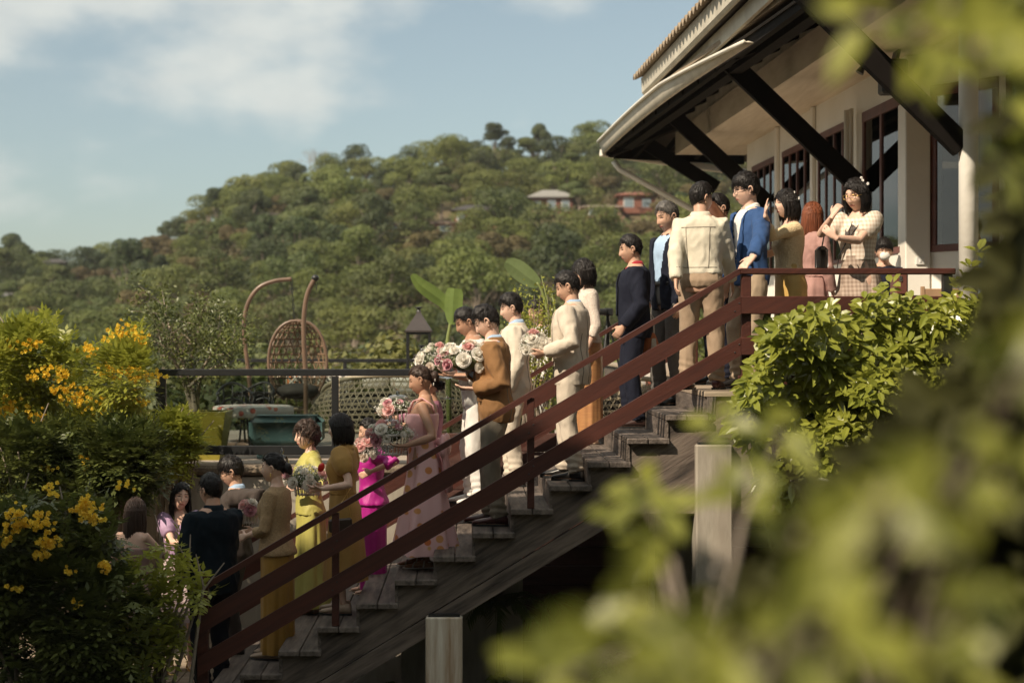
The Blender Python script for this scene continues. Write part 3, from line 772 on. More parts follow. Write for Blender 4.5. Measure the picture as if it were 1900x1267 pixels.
b = MB(); b.bbox(((xa+xb)/2, 18.45, (za+zb_)/2), (xb-xa, .5, zb_-za), 0.07); part('seat', b, m_teal, t, True)
for x in (xa+.12, xb-.12):
    b = MB(); b.bbox((x, 18.45, (za+ZF)/2), (.06, .4, za-ZF), .01); part('leg', b, m_teal, t)
t = thing('garden_table', (wt(470, 800, 19.2).x, 19.3, ZF), 'low table under a red and white floral cloth behind the glass', 'table')
z1 = zt(756, 19.2); xm = (468-CX)*19.2/F
b = MB(); b.lathe((xm, 19.3, 0), [(0, z1+.012), (.42, z1+.012), (.46, z1), (.47, z1-.10), (.46, z1-.11), (0, z1-.02)], 28); part('cloth', b, m_flor, t, True)
b = MB(); b.tube([(xm, 19.3, ZF), (xm, 19.3, z1-.02)], .035, 10); b.lathe((xm, 19.3, ZF), [(.0, .0), (.24, .0), (.24, .02), (.04, .05), (0, .05)], 20); part('pedestal', b, m_dark, t)
def cafe_chair(px, Y, ang, lab, seat_m, fr_m, scale=1.0):
    x = (px-CX)*Y/F; t = thing('garden_chair', (x, Y, ZF), lab, 'chair', 'chairs on the terrace', ang)
    k = scale
    b = MB(); b.lathe((0, 0, .43*k), [(0, .02), (.20*k, .02), (.215*k, 0), (.20*k, -.02), (0, -.02)], 18); part('seat', b, seat_m, t, True, True)
    for a in (.8, 2.35, 3.95, 5.5):
        b = MB(); b.tube([(.17*k*math.cos(a), .17*k*math.sin(a), .42*k), (.22*k*math.cos(a), .22*k*math.sin(a), 0)], .013, 7); part('leg', b, fr_m, t, True, True)
    b = MB(); AA = np.linspace(-.4, math.pi+.4, 15)
    for hh, rr in ((.82, .23), (.62, .225)): b.tube([(rr*k*math.cos(a), rr*k*math.sin(a), (hh-.14*abs(math.cos(a))**2)*k) for a in AA], .015, 7)
    for a in AA[1:-1:2]: b.tube([(.20*k*math.cos(a), .20*k*math.sin(a), .44*k), (.23*k*math.cos(a), .23*k*math.sin(a), (.82-.14*abs(math.cos(a))**2)*k)], .009, 6)
    for a in AA[2:-1:3]:
        cc = Vector((.222*k*math.cos(a), .222*k*math.sin(a), .60*k))
        b.tube([cc+Vector((.06*math.cos(s)*-math.sin(a), .06*math.cos(s)*math.cos(a), .06*math.sin(s))) for s in np.linspace(0, 6.28, 13)], .007, 5, cap=False)
    part('backrest', b, fr_m, t, True, True)
    return t
cafe_chair(437, 19.9, 0.3, 'black wire café chair at the floral table, left of its pair', m_dark, m_dark, .95)
cafe_chair(474, 20.2, -0.4, 'black wire café chair at the floral table, right of its pair', m_dark, m_dark, .95)
cafe_chair(535, 20.6, 0.2, 'tan rattan tub chair below the hanging egg chair', m_tan, m_tan, 1.05)
# white knotted hammock chair piece
t = thing('knotted_hammock', (wt(590, 720, 20.6).x, 20.6, ZF), 'white knotted hammock hanging between the stand and the cane sofa', 'hammock')
b = MB(); cx_ = (588-CX)*20.6/F
for i in range(-7, 8):
    for s in (-1, 1):
        pts = [Vector((cx_+i*.045+s*.05*math.sin(j*1.2+i), 20.6+.25*math.cos(i*.2), zt(700, 20.6)-j*.045+abs(i)*.012)) for j in range(9)]
        b.tube(pts, .012, 5)
part('net', b, m_cream, t, True)
# floral cushions along the back rail
for i, (pa, pb, m, lab) in enumerate(((535, 572, floral('orange_print', (0.6,0.22,0.08), (.5,.08,.03), (.8,.45,.2)), 'orange patterned cushion under the back rail behind the egg chair'),
        (612, 652, m_flor, 'floral cushion under the back rail, just right of the egg chair'), (676, 718, m_flor, 'floral cushion under the back rail, middle of the three pale ones'),
        (728, 768, m_flor, 'floral cushion under the back rail beside the lanterns'))):
    Y = 23.0; xa, xb = (pa-CX)*Y/F, (pb-CX)*Y/F; z1 = zt(677, Y)
    b = MB(); b.ell(((xa+xb)/2, Y, z1-.2), ((xb-xa)*.62, .10, .215), 20, 12); V = b.V[0]; cc = np.array([(xa+xb)/2, Y, z1-.2])
    d = V-cc; k_ = 1/np.maximum(.62, (np.abs(d[:, 0]/((xb-xa)*.62))**6+np.abs(d[:, 2]/.215)**6)**(1/6))*.93; d[:, 0] *= k_; d[:, 2] *= k_*.62; b.V[0] = cc+d
    single('cushion', b, m, ((xa+xb)/2, Y, z1-.4), lab, 'cushion', 'cushions on the back bench', smooth=True)
Y = 23.2; b = MB(); b.bbox(((640-CX)*Y/F, Y, zt(673, Y)-.44), (3.0, .5, .06), .01); 
t = thing('back_bench', ((640-CX)*Y/F, Y, ZF), 'long low dark bench under the cushions at the back of the terrace', 'bench')
part('seat', b, m_timber, t)
for px in (480, 640, 800):
    x = (px-CX)*Y/F; b = MB(); b.b2((x-.04, Y-.2, ZF), (x+.04, Y+.2, zt(673, Y)-.472)); part('leg', b, m_timber, t)
# lanterns
def lantern(px, Y, ytop, ybot, w, lab):
    k = Y/F; x = (px-CX)*k; h = (ybot-ytop)*k; z0 = zt(ybot, Y); W_ = w*k/2
    t = thing('lantern', (x, Y, z0), lab, 'lantern', 'black lanterns on the terrace')
    hr = h*.36
    b = MB()
    for sx_ in (-1, 1):
        for sy_ in (-1, 1): b.bbox((x+sx_*W_*.92, Y+sy_*W_*.92, z0+(h-hr)/2), (.03, .03, h-hr), .003)
    b.bbox((x, Y, z0+.015), (2*W_, 2*W_, .03), .004)
    for sx_ in (-1, 1): b.bbox((x+sx_*W_*.92, Y, z0+h-hr-.015), (.028, 2*W_*.9, .028), .003); b.bbox((x, Y+sx_*W_*.92, z0+h-hr-.015), (2*W_*.9, .026, .026), .003)
    part('frame', b, m_dark, t)
    b = MB(); b.loft([[(x+a*W_*q, Y+c_*W_*q, z) for a, c_ in ((-1,-1),(1,-1),(1,1),(-1,1))] for q, z in ((1.12, z0+h-hr), (1.12, z0+h-hr+.02), (.22, z0+h-.09), (.14, z0+h-.05))]); part('roof', b, mat('dark_brown_metal', (0.05,0.04,0.038), rough=.45), t)
    b = MB(); b.lathe((x, Y, z0+h-.06), [(0, 0), (.03, 0), (.015, .03), (.05, .045), (.05, .055), (0, .06)], 12); part('finial', b, m_dark, t)
    b = MB(); b.tube([(x, Y, z0+.03), (x, Y, z0+.03+h*.22)], W_*.35, 14); part('candle', b, m_cream, t, True)
# stone plinth for the lanterns
b = MB(); b.bbox(((777-CX)*20.7/F, 20.7, (zt(703, 20.7)+ZF)/2), (.62, .5, zt(703, 20.7)-ZF), .015); single('plinth', b, m_conc, ((777-CX)*20.7/F, 20.7, ZF), 'low plinth carrying the two black lanterns', 'plinth')
lantern(777, 20.8, 570, 702, 44, 'tall black lantern with a pyramid roof behind the wedding guests')
lantern(783, 20.5, 641, 703, 28, 'small black lantern standing in front of the tall one')
# small things at the deck: dark chair near the masked person
# ------------------------------------------------------------ vegetation
def leafmat(name, c1, c2, rough=0.5, rand=0.0, back=0.3, scale=2.0, spec=0.4):
    return mat(name, c1, rough=rough, col2=c2, scale=scale, rand=rand, backlit=back, spec=spec)
m_bark = mat('grey_bark', (0.27,0.22,0.17), rough=0.9, var=0.4, scale=12, bump=0.5, bscale=20)
# ---- hillside
HR = [(-600,580),(-300,545),(0,522),(60,530),(130,545),(200,532),(270,502),(330,470),(390,424),(470,394),(560,374),(640,358),(740,348),(780,330),(870,314),(960,316),(1060,306),(1180,296),(1300,285),(1500,270),(1900,210),(2400,230)]
YR = 255.0
def ridge(px):
    ys = np.interp(px, [a for a, b_ in HR], [b_ for a, b_ in HR]); return ZC+(CY-ys)*YR/F
def hill_z(X, Y):
    px = CX+X*F/max(Y, 60.); zr = ridge(px); t = (Y-95)/(YR-95)
    if t <= 0: return -4.2
    if t > 1: return zr - (t-1)**1.3*30
    s_ = t**1.12
    return -4.2+(zr+4.2)*s_ + 1.0*noise.noise(Vector((X*.05, Y*.05, 1)))
g = MB(); nx, ny = 90, 44
HX = np.linspace(-150, 150, nx); HY = np.linspace(90, 330, ny)
g.add([(x*(y/250), y, hill_z(x*(y/250), y)-0.15) for y in HY for x in HX], [(j*nx+i, j*nx+i+1, (j+1)*nx+i+1, (j+1)*nx+i) for j in range(ny-1) for i in range(nx-1)])
m_hill = mat('scrub_ground', (0.085,0.08,0.03), rough=0.95, col2=(0.12,0.085,0.045), scale=0.12)
single('hillside', g, m_hill, (0,0,0), kind='structure', smooth=True)

TREEMATS = [leafmat('olive_foliage', (0.115,0.138,0.034), (0.055,0.074,0.02), 0.6, 0.22, .22, .5),
            leafmat('yellow_green_foliage', (0.165,0.185,0.040), (0.088,0.112,0.026), 0.6, 0.20, .25, .5),
            leafmat('deep_green_foliage', (0.070,0.092,0.028), (0.036,0.052,0.018), 0.6, 0.2, .2, .5),
            leafmat('brown_green_foliage', (0.15,0.115,0.042), (0.082,0.068,0.026), 0.65, 0.2, .2, .5)]
def lumps_crown(seed, R, H, nl, nleaf, size, flat=0.7, open_=0.25):
    r = np.random.default_rng(seed); Qs = []; tips = []
    for i in range(nl):
        a = r.random()*6.283; rad = R*math.sqrt(r.random())*0.78
        hz = H*(0.22+0.62*r.random())*(1-0.45*(rad/R)**2)
        c = np.array([rad*math.cos(a), rad*math.sin(a), hz]); lr = R*(0.26+0.24*r.random())
        tips.append(c)
        n = int(nleaf/nl*(lr/(R*.38))**2)
        d = unit(r.normal(0, 1, (n, 3))); d[:, 2] = np.where(d[:, 2] < -0.35, -d[:, 2], d[:, 2])
        rr = lr*(1-open_*r.random((n, 1))**2)
        p = c+d*rr*np.array([1, 1, flat])
        Qs.append(leaf_cloud(p, d+np.array([0, 0, .15]), size, size*.75, 4, 0.42, r))
    return np.concatenate(Qs), tips
def make_tree(seed, R, H, trunk, mi, nl=19, nleaf=4200, size=0.21, flat=.7, name='hillside_tree', sparse=False):
    t = thing(name, (0,0,0), '', 'tree')
    Q, tips = lumps_crown(seed, R, H, nl, nleaf, size, flat, .5 if sparse else .25); Q[:, :, 2] += trunk
    b = MB(); b.quads(Q); part('crown', b, TREEMATS[mi], t, local=True)
    b = MB(); b.tube([(0, 0, -1.2), (0.05, 0, trunk*.5), (.1, .05, trunk+H*.35)], [.22, .16, .09], 7)
    for c in tips[:7]: b.tube([(0.04, 0, trunk*.6+H*.1), (c[0]*.5, c[1]*.5, trunk+c[2]*.55), (c[0], c[1], trunk+c[2])], [.10, .06, .03], 5)
    part('trunk', b, m_bark, t, local=True)
    return reg(t)
def make_bare(seed):
    t = thing('bare_tree', (0,0,0), '', 'tree'); r = np.random.default_rng(seed); b = MB()
    def grow(p, d, ln, rad, k):
        q = p+d*ln; b.tube([p, (p+q)/2+Vector(r.normal(0, ln*.04, 3)), q], [rad, rad*.8, rad*.6], 5)
        if k:
            for i in range(3): grow(q, (d+Vector(r.normal(0, .38, 3))+Vector((0,0,.1))).normalized(), ln*.72, rad*.58, k-1)
    grow(Vector((0,0,-.5)), Vector((0,0,1)), 2.6, .13, 4)
    part('branches', b, m_bark, t, local=True); return reg(t)
kinds = [(make_tree(1, 3.2, 4.0, 1.4, 0), 'rounded olive green tree'), (make_tree(2, 3.6, 3.6, 2.0, 1), 'broad yellow-green tree'),
         (make_tree(3, 2.7, 4.6, 1.6, 2, flat=.8), 'dense dark green tree'), (make_tree(4, 3.0, 3.2, 2.4, 0, nl=8, flat=.55), 'flat-topped olive tree'),
         (make_tree(5, 2.4, 3.4, 1.0, 3, nl=9), 'brownish half-dry tree'), (make_tree(6, 3.0, 4.2, 1.2, 1, nl=14), 'lumpy bright green tree'),
         (make_tree(8, 2.2, 4.8, 2.2, 2, nl=9, flat=.9, sparse=True), 'slender open-crowned dark tree'), (make_bare(9), 'leafless grey tree')]
r = np.random.default_rng(21)
# houses (pixel box of the front wall, distance)
HOUSES = [((474, 400, 522, 424), 214, (0.34,0.11,0.07), (0.10,0.08,0.07), 'coral red house half hidden by trees on the upper left slope', 0),
          ((678, 378, 696, 398), 222, (0.42,0.19,0.13), (0.12,0.10,0.09), 'tiny coral gable showing between trees near the ridge', 0),
          ((718, 418, 756, 432), 200, (0.33,0.12,0.07), (0.10,0.08,0.07), 'low terracotta house in deep trees at mid slope', 0),
          ((806, 417, 846, 436), 196, (0.50,0.22,0.15), (0.18,0.13,0.10), 'light coral terrace house with white windows at mid slope', 0),
          ((843, 392, 916, 424), 206, (0.32,0.12,0.08), (0.055,0.05,0.05), 'terracotta house under a wide dark hipped roof at mid slope', 12),
          ((985, 368, 1062, 402), 212, (0.17,0.07,0.05), (0.24,0.23,0.21), 'dark red house under a large pale grey roof below the ridge', 16),
          ((1085, 386, 1152, 412), 204, (0.30,0.17,0.13), (0.28,0.22,0.18), 'pale pink house with big windows and a balcony left of the pavilion roof', 6),
          ((1150, 364, 1216, 396), 216, (0.21,0.085,0.055), (0.25,0.10,0.07), 'orange red house with blue-grey windows beside the pavilion', 8),
          ((0, 468, 50, 492), 250, (0.12,0.10,0.09), (0.05,0.05,0.05), 'dark flat-roofed building on the far left ridge', 3),
          ((-2, 553, 26, 566), 190, (0.35,0.33,0.30), (0.16,0.15,0.15), 'small grey roofed hut low on the left slope', 10),
          ((80, 489, 118, 497), 246, (0.14,0.12,0.10), (0.06,0.055,0.05), 'low dark pavilion on stilts on the left ridge', 8)]
hpos = []
def house_dist(px, py):     # where the slope passes through this line of sight
    for Y in np.arange(110, 262, 1.0):
        if CY-(hill_z((px-CX)*Y/F, Y)-ZC)*F/Y <= py: return float(Y)
    return 256.0
HOUSES = [(bx, min(Y_, 250) if i == 8 or i == 10 else house_dist((bx[0]+bx[2])/2, bx[3]+1), *rest) for i, (bx, Y_, *rest) in enumerate(HOUSES)]
for (x0, y0, x1, y1), Y, cw, cr, lab, rf in HOUSES:
    k = Y/F; xa, xb = (x0-CX)*k, (x1-CX)*k; zt_, zb = ZC+(CY-y0)*k, ZC+(CY-y1)*k; cx_ = (xa+xb)/2; w = xb-xa; dp = max(3.0, w*.7)
    t = thing('hillside_house', (cx_, Y, zb-1.5), lab, 'house', 'houses on the wooded hillside'); hpos.append((cx_, Y, w, zb, zt_))
    cm_ = mat('house_wall_%d' % len(hpos), cw, rough=.8, var=.15); rm = mat('house_roof_%d' % len(hpos), cr, rough=.8, var=.2)
    b = MB(); b.b2((xa, Y, zb-1.5), (xb, Y+dp, zt_)); part('wall', b, cm_, t)
    ov = .45; rh = rf*k if rf else .5
    b = MB()
    if rf in (3, 0): b.b2((xa-ov, Y-ov, zt_+.002), (xb+ov, Y+dp+ov, zt_+.25))
    else: b.loft([[(xa-ov, Y-ov, zt_), (xb+ov, Y-ov, zt_), (xb+ov, Y+dp+ov, zt_), (xa-ov, Y+dp+ov, zt_)], [(xa-ov, Y-ov, zt_+.12), (xb+ov, Y-ov, zt_+.12), (xb+ov, Y+dp+ov, zt_+.12), (xa-ov, Y+dp+ov, zt_+.12)],
                  [(xa+w*.3, Y+dp*.4, zt_+rh), (xb-w*.3, Y+dp*.4, zt_+rh), (xb-w*.3, Y+dp*.6, zt_+rh), (xa+w*.3, Y+dp*.6, zt_+rh)]])
    part('roof', b, rm, t)
    nw = max(1, int(w/1.5)); hh = (zt_-zb)
    for i in range(nw):
        cxw = xa+w*(i+.5)/nw; ww = w/nw*.5
        f = MB(); f.b2((cxw-ww/2-.08, Y-.06, zb+hh*.22), (cxw+ww/2+.08, Y-.001, zb+hh*.88)); fo = part('window', f, m_white if (i+len(hpos)) % 3 else m_frame, t)
        f = MB(); f.b2((cxw-ww/2, Y-.09, zb+hh*.28), (cxw+ww/2, Y-.062, zb+hh*.82)); part('pane', f, mat('far_window_pane', (0.22,0.27,0.30), rough=.15, var=.2), fo)
    if w > 3 and rf != 3:
        b = MB(); b.b2((xa-.3, Y-1.1, zb-.15), (xb+.3, Y-.1, zb)); b.b2((xa-.3, Y-1.1, zb+.001), (xb+.3, Y-1.04, zb+.55)); part('balcony', b, cm_, t)
spots = []; nhid = 0
HBOX = [(x0, y0, x1, y1, Y) for (x0, y0, x1, y1), Y, *_ in HOUSES]
def hides(x, y, hgt, rad):   # would a tree here stand in front of a house
    px = CX+x*F/y; top = CY-(hill_z(x, y)+hgt-ZC)*F/y
    for x0, y0, x1, y1, Y in HBOX:
        if y < Y+2 and x0-rad*F/y*.8 < px < x1+rad*F/y*.45 and top < y1-5: return True
    return False
def blocked(x, y, rad):
    for (hx, hy, w, zb, zt_) in hpos:
        if abs(x*hy/y-hx) < w/2+0.6 and hy-16 < y < hy+6: return True
    return False
tries = 0
while len(spots) < 285 and tries < 60000:
    tries += 1
    px = r.uniform(-60, 1330); Y = r.uniform(112, YR+8) if r.random() < .8 else r.uniform(YR-12, YR+6)
    X = (px-CX)*Y/F
    hid = hides(X, Y, 4.6, 1.5)
    if blocked(X, Y, 3) or (hid and nhid > 7): continue
    if any((X-a)**2+((Y-b_)*.55)**2 < 4.1**2 for a, b_ in spots): continue
    spots.append((X, Y)); nhid += bool(hid)
used = {}; TL = []
for i, (X, Y) in enumerate(spots):
    t_ = (Y-95)/(YR-95); u = r.random()
    px = CX+X*F/Y
    k = [0, 1, 2, 3, 4, 5, 6][min(6, int(u*7))]
    if t_ < .5 and k in (3, 6): k = 5
    if px < 420 and r.random() < .35: k = 4
    if t_ > .93 and 380 < px < 640 and r.random() < .4: k = 7
    src, lab = kinds[k]
    o = src if k not in used else copy_tree(src)
    used[k] = 1
    sc_ = (0.75+0.5*r.random())*(0.85+.25*t_); o.location = (X, Y, hill_z(X, Y)-.3); o.rotation_euler = (0, 0, r.random()*6.28); o.scale = (sc_, sc_*(.9+.2*r.random()), sc_*(.85+.3*r.random()))
    TL.append((k, lab, t_, px, o)); continue
    reg_ = 'on the crest of the hill' if t_ > .9 else ('high on the wooded slope' if t_ > .68 else ('halfway up the wooded slope' if t_ > .4 else 'low at the foot of the wooded hill'))
    side_ = 'beyond the flowering shrubs' if px < 330 else ('beyond the glass railing' if px < 760 else ('beyond the guests on the stairs' if px < 1130 else 'beside the pavilion roof'))
    tag(o, lab+' '+reg_+', '+side_, 'tree', 'trees on the hillside, %s %s %s' % (lab, reg_, side_))
ORD = ['leftmost']+[w+' from the left' for w in 'second third fourth fifth sixth seventh eighth ninth tenth eleventh twelfth thirteenth fourteenth fifteenth sixteenth seventeenth eighteenth nineteenth twentieth twenty-first twenty-second twenty-third twenty-fourth twenty-fifth twenty-sixth twenty-seventh'.split()]
BANDS = ['hill foot', 'lower slope', 'middle slope', 'upper slope', 'crest']
grp = {}
for k, lab, t_, px, o in TL:
    bnd = BANDS[4 if t_ > .93 else 3 if t_ > .72 else 2 if t_ > .5 else 1 if t_ > .3 else 0]; grp.setdefault((k, bnd), []).append((px, lab, o))
for (k, bnd), L_ in grp.items():
    L_.sort(key=lambda q: q[0])
    for i, (px, lab, o) in enumerate(L_): tag(o, '%s, %s among its kind on the %s' % (lab, ORD[min(i, len(ORD)-1)], bnd), 'tree', 'trees on the wooded hillside')
for k in range(8):
    if k not in used: kinds[k][0].location = (-40, 255, hill_z(-40, 255)); tag(kinds[k][0], kinds[k][1]+' on the ridge', 'tree')
# undergrowth between the trees, one mass
Qall = [[], [], []]
for i in range(1500):
    px = r.uniform(-80, 1400); Y = 100+ (YR-98)*r.random()**.8; X = (px-CX)*Y/F
    if blocked(X, Y, 1) or hides(X, Y, .6, .6): continue
    R_ = 1.0+1.5*r.random(); n = int(80*R_**1.5); c = np.array([X, Y, hill_z(X, Y)+R_*.25])
    d = unit(r.normal(0, 1, (n, 3))); d[:, 2] = np.abs(d[:, 2])*.9
    p = c+d*R_*np.array([1, 1, .75+.3*r.random()])*(1-.25*r.random((n, 1)))
    Qall[int(r.random()*3)].append(leaf_cloud(p, d, .34, .28, 4, .45, r))
b = MB()
for i in range(3): b.quads(np.concatenate(Qall[i]), i)
single('undergrowth', b, [leafmat('scrub_a', (0.108,0.125,0.035), (0.058,0.074,0.022), .6, 0, .2, .15), leafmat('scrub_b', (0.148,0.158,0.042), (0.095,0.10,0.027), .6, 0, .2, .15), leafmat('scrub_c', (0.13,0.10,0.045), (0.06,0.055,0.022), .6, 0, .2, .15)], (0, 150, -4),
       'dense mixed undergrowth covering the wooded hillside', 'undergrowth', kind='stuff')
# mid-distance greenery just beyond the terrace
def bush(px, Y, ztop_py, R, mi, seed, lab, nleaf=2600, size=.12, name='bush', group='bushes beyond the terrace', flat=.9, zb=-3.1):
    X = (px-CX)*Y/F; zt_ = ZC+(CY-ztop_py)*Y/F; H = zt_-zb
    t = thing(name, (X, Y, zb), lab, 'bush', group)
    Q, tips = lumps_crown(seed, R, H*1.02, 16, nleaf, size, flat, .4)
    b = MB(); b.quads(Q); part('foliage', b, mi, t, local=True)
    b = MB()
    for c in tips[:9]: b.tube([(0, 0, 0), (c[0]*.4, c[1]*.4, c[2]*.5), (c[0], c[1], c[2])], [.05, .03, .012], 6)
    part('stem', b, m_bark, t, local=True); return t
mg = leafmat('pale_mixed_foliage', (0.22,0.21,0.06), (0.11,0.12,0.035), .55, 0, .3, 3)
md = leafmat('dark_glossy_foliage', (0.06,0.085,0.022), (0.03,0.045,0.012), .4, 0, .25, 3)
for i, (px, Y, py, R, m_, lab) in enumerate(((690, 33, 592, 1.7, mg, 'loose pale green bush beyond the back rail, left of the lanterns'), (740, 30, 615, 1.3, mg, 'pale bush just behind the tall lantern'),
       (880, 31, 600, 1.5, TREEMATS[0], 'olive bush behind the men with flowers'), (440, 30, 622, 1.6, mg, 'yellow-green bush behind the curved chair stand'),
       (620, 34, 622, 1.7, TREEMATS[2], 'dark bush showing behind the hanging chair'), (1060, 36, 585, 2.0, TREEMATS[1], 'leafy bush behind the tan suit'), (1150, 38, 600, 2.2, TREEMATS[0], 'olive bush behind the navy jacket'),
       (340, 28, 640, 1.5, TREEMATS[2], 'dark green bush at the left end of the glass railing'), (1240, 40, 570, 2.4, TREEMATS[1], 'bush behind the grey-haired man'), (960, 40, 600, 2.3, TREEMATS[0], 'wide olive bush beyond the terrace behind the cream suit'), (520, 38, 625, 2.2, TREEMATS[0], 'wide olive bush beyond the terrace behind the egg chair'), (160, 36, 600, 3.0, TREEMATS[2], 'wide dark bush beyond the flowering shrubs'), (800, 42, 600, 2.6, TREEMATS[2], 'wide dark green bush far behind the lantern'))):
    bush(px, Y, py, R, m_, 40+i, lab, 3000, .16)
# thin summer haze over the whole valley
b = MB(); b.b2((-420, -60, -6.5), (420, 420, 62)); hz_ = bpy.data.materials.new('haze_air'); hz_.use_nodes = True
hn = hz_.node_tree; hn.nodes.remove(hn.nodes['Principled BSDF']); pv_ = hn.nodes.new('ShaderNodeVolumePrincipled'); pv_.inputs['Color'].default_value = (0.86, 0.88, 0.90, 1)
pv_.inputs['Density'].default_value = 0.00022; pv_.inputs['Anisotropy'].default_value = 0.2; hn.links.new(pv_.outputs[0], hn.nodes['Material Output'].inputs['Volume'])
single('haze', b, hz_, (0, 0, 0), kind='stuff')
for i, (px, Y, py, R, m_, lab) in enumerate(((-140, 18, 640, 1.3, TREEMATS[1], 'broad green bush left of the flowering shrubs'), (-420, 19, 620, 1.6, TREEMATS[2], 'dark bush further left beside the platform'),
       (-60, 24, 625, 1.9, TREEMATS[0], 'olive bush behind the flowering shrubs on the left'), (60, 30, 628, 2.2, TREEMATS[2], 'dark bush behind the yellow blossom at the left edge'), (-700, 26, 600, 2.6, TREEMATS[1], 'wide green bush at the outer left'))):
    bush(px, Y, py, R, m_, 60+i, lab, 4200, .15)
# ---- leaf shapes of real size
def whorls(centers, dirs, nleaf, ln, wd, r, mixn=.25, droop=.3):
    """leaves in rosettes: each leaf a folded blade of two 4-sided halves along its length"""
    Q = []
    for c, d in zip(centers, dirs):
        d = d/np.linalg.norm(d); a = np.cross(d, [0.3, .2, 1]); a /= np.linalg.norm(a); b_ = np.cross(d, a); ph = r.random()*6.28
        k = nleaf+int(r.integers(-1, 2))
        for i in range(k):
            t = ph+6.283*i/k+r.normal(0, .15); out = a*math.cos(t)+b_*math.sin(t)
            el = r.uniform(.1, .9); f = out*math.cos(el)+d*math.sin(el); f = f/np.linalg.norm(f)
            L_ = ln*r.uniform(.65, 1.15); W_ = wd*r.uniform(.75, 1.1); s_ = np.cross(f, d); s_ /= max(1e-6, np.linalg.norm(s_)); u = np.cross(s_, f)
            p0 = c+f*ln*.18
            dr = np.array([0, 0, -droop])
            def pt(x, y, h): return p0+f*L_*x+s_*W_*y+u*h*W_+dr*L_*x*x
            m0, m1, m2, m3 = pt(0, 0, 0), pt(.38, 0, -.10), pt(.72, 0, -.08), pt(1, 0, 0)
            for sg in (-1, 1):
                e1, e2 = pt(.30, .5*sg, .10), pt(.70, .44*sg, .10)
                q1 = [m0, m1, e1, e1] ; 
                if sg > 0: Q += [np.array([m0, m1, e1, (m0+e1)/2]), np.array([m1, m2, e2, e1]), np.array([m2, m3, (m3+e2)/2, e2])]
                else: Q += [np.array([m0, (m0+e1)/2, e1, m1]), np.array([m1, e1, e2, m2]), np.array([m2, e2, (m3+e2)/2, m3])]
    return np.array(Q)
def inhull(px, py, poly):
    c = False; n = len(poly)
    for i in range(n):
        x1, y1 = poly[i]; x2, y2 = poly[(i+1) % n]
        if (y1 > py) != (y2 > py) and px < (x2-x1)*(py-y1)/(y2-y1)+x1: c = not c
    return c
m_sch = mat('glossy_lime_leaf', (0.31,0.32,0.05), rough=0.30, col2=(0.19,0.22,0.032), scale=3.5, backlit=.28, spec=.6)
# glossy shrub beside the deck
r = np.random.default_rng(5)
poly = [(1360, 775), (1395, 700), (1425, 610), (1500, 575), (1570, 590), (1630, 560), (1720, 570), (1800, 560), (1860, 560), (1860, 800), (1700, 900), (1600, 940), (1440, 940), (1400, 860)]
gs = thing('glossy_shrub', P(1620, 1000, 12.4)*1, 'sunlit shrub with glossy lime green leaves growing up beside the deck railing', 'shrub')
gs.location.z = -3.1
C_, D_ = [], []
mid = P(1600, 800, 12.3)
n = 0
while n < 900:
    px, py = r.uniform(1350, 1870), r.uniform(540, 960)
    if not inhull(px, py, poly): continue
    Yd = 12.25+ .55*r.random()**1.5 + .25*math.sin(px*.02)*math.cos(py*.021)
    # bulge: edges lie deeper
    p = P(px, py, Yd); C_.append(np.array(p)); d = np.array([ (px-1620)/500, -1.0+r.normal(0, .3), .75+(720-py)/500]) + r.normal(0, .35, 3); D_.append(d); n += 1
for (px, py) in [(1640, 545), (1655, 530), (1690, 560), (1605, 560), (1780, 540), (1800, 500), (1815, 470), (1790, 520), (1540, 572), (1385, 765), (1372, 770), (1770, 560), (1830, 520), (1845, 545)]:
    C_.append(np.array(P(px, py, 12.4))); D_.append(np.array([r.normal(0, .3), -.5, 1.0]))
b = MB(); b.quads(whorls(C_, D_, 6, .125, .055, r)); part('foliage', b, m_sch, gs, True)
b = MB(); root = P(1620, 1400, 12.9)
for i in range(26):
    c = Vector(C_[i*30 % len(C_)]) if i < 20 else Vector(C_[-(i-19)])
    m1 = Vector(((root.x+c.x)/2+r.normal(0, .1), 12.75, (root.z+c.z)/2-.1))
    b.tube([root+Vector((r.normal(0, .2), 0, 0)), m1, c], [.02, .012, .005], 5)
part('stem', b, mat('green_stem', (0.16,0.15,0.05), rough=.6), gs, True)
# dark inner mass behind the shrub leaves, in a darker leaf colour
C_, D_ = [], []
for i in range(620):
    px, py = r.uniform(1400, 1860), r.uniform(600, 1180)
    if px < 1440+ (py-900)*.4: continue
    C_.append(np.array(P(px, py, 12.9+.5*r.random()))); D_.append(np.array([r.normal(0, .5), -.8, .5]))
b = MB(); b.quads(whorls(C_, D_, 6, .15, .065, r)); part('foliage', b, mat('inner_dark_leaf', (0.10,0.125,0.03), rough=.4, col2=(0.05,0.065,0.018), scale=3, backlit=.2), gs, True)

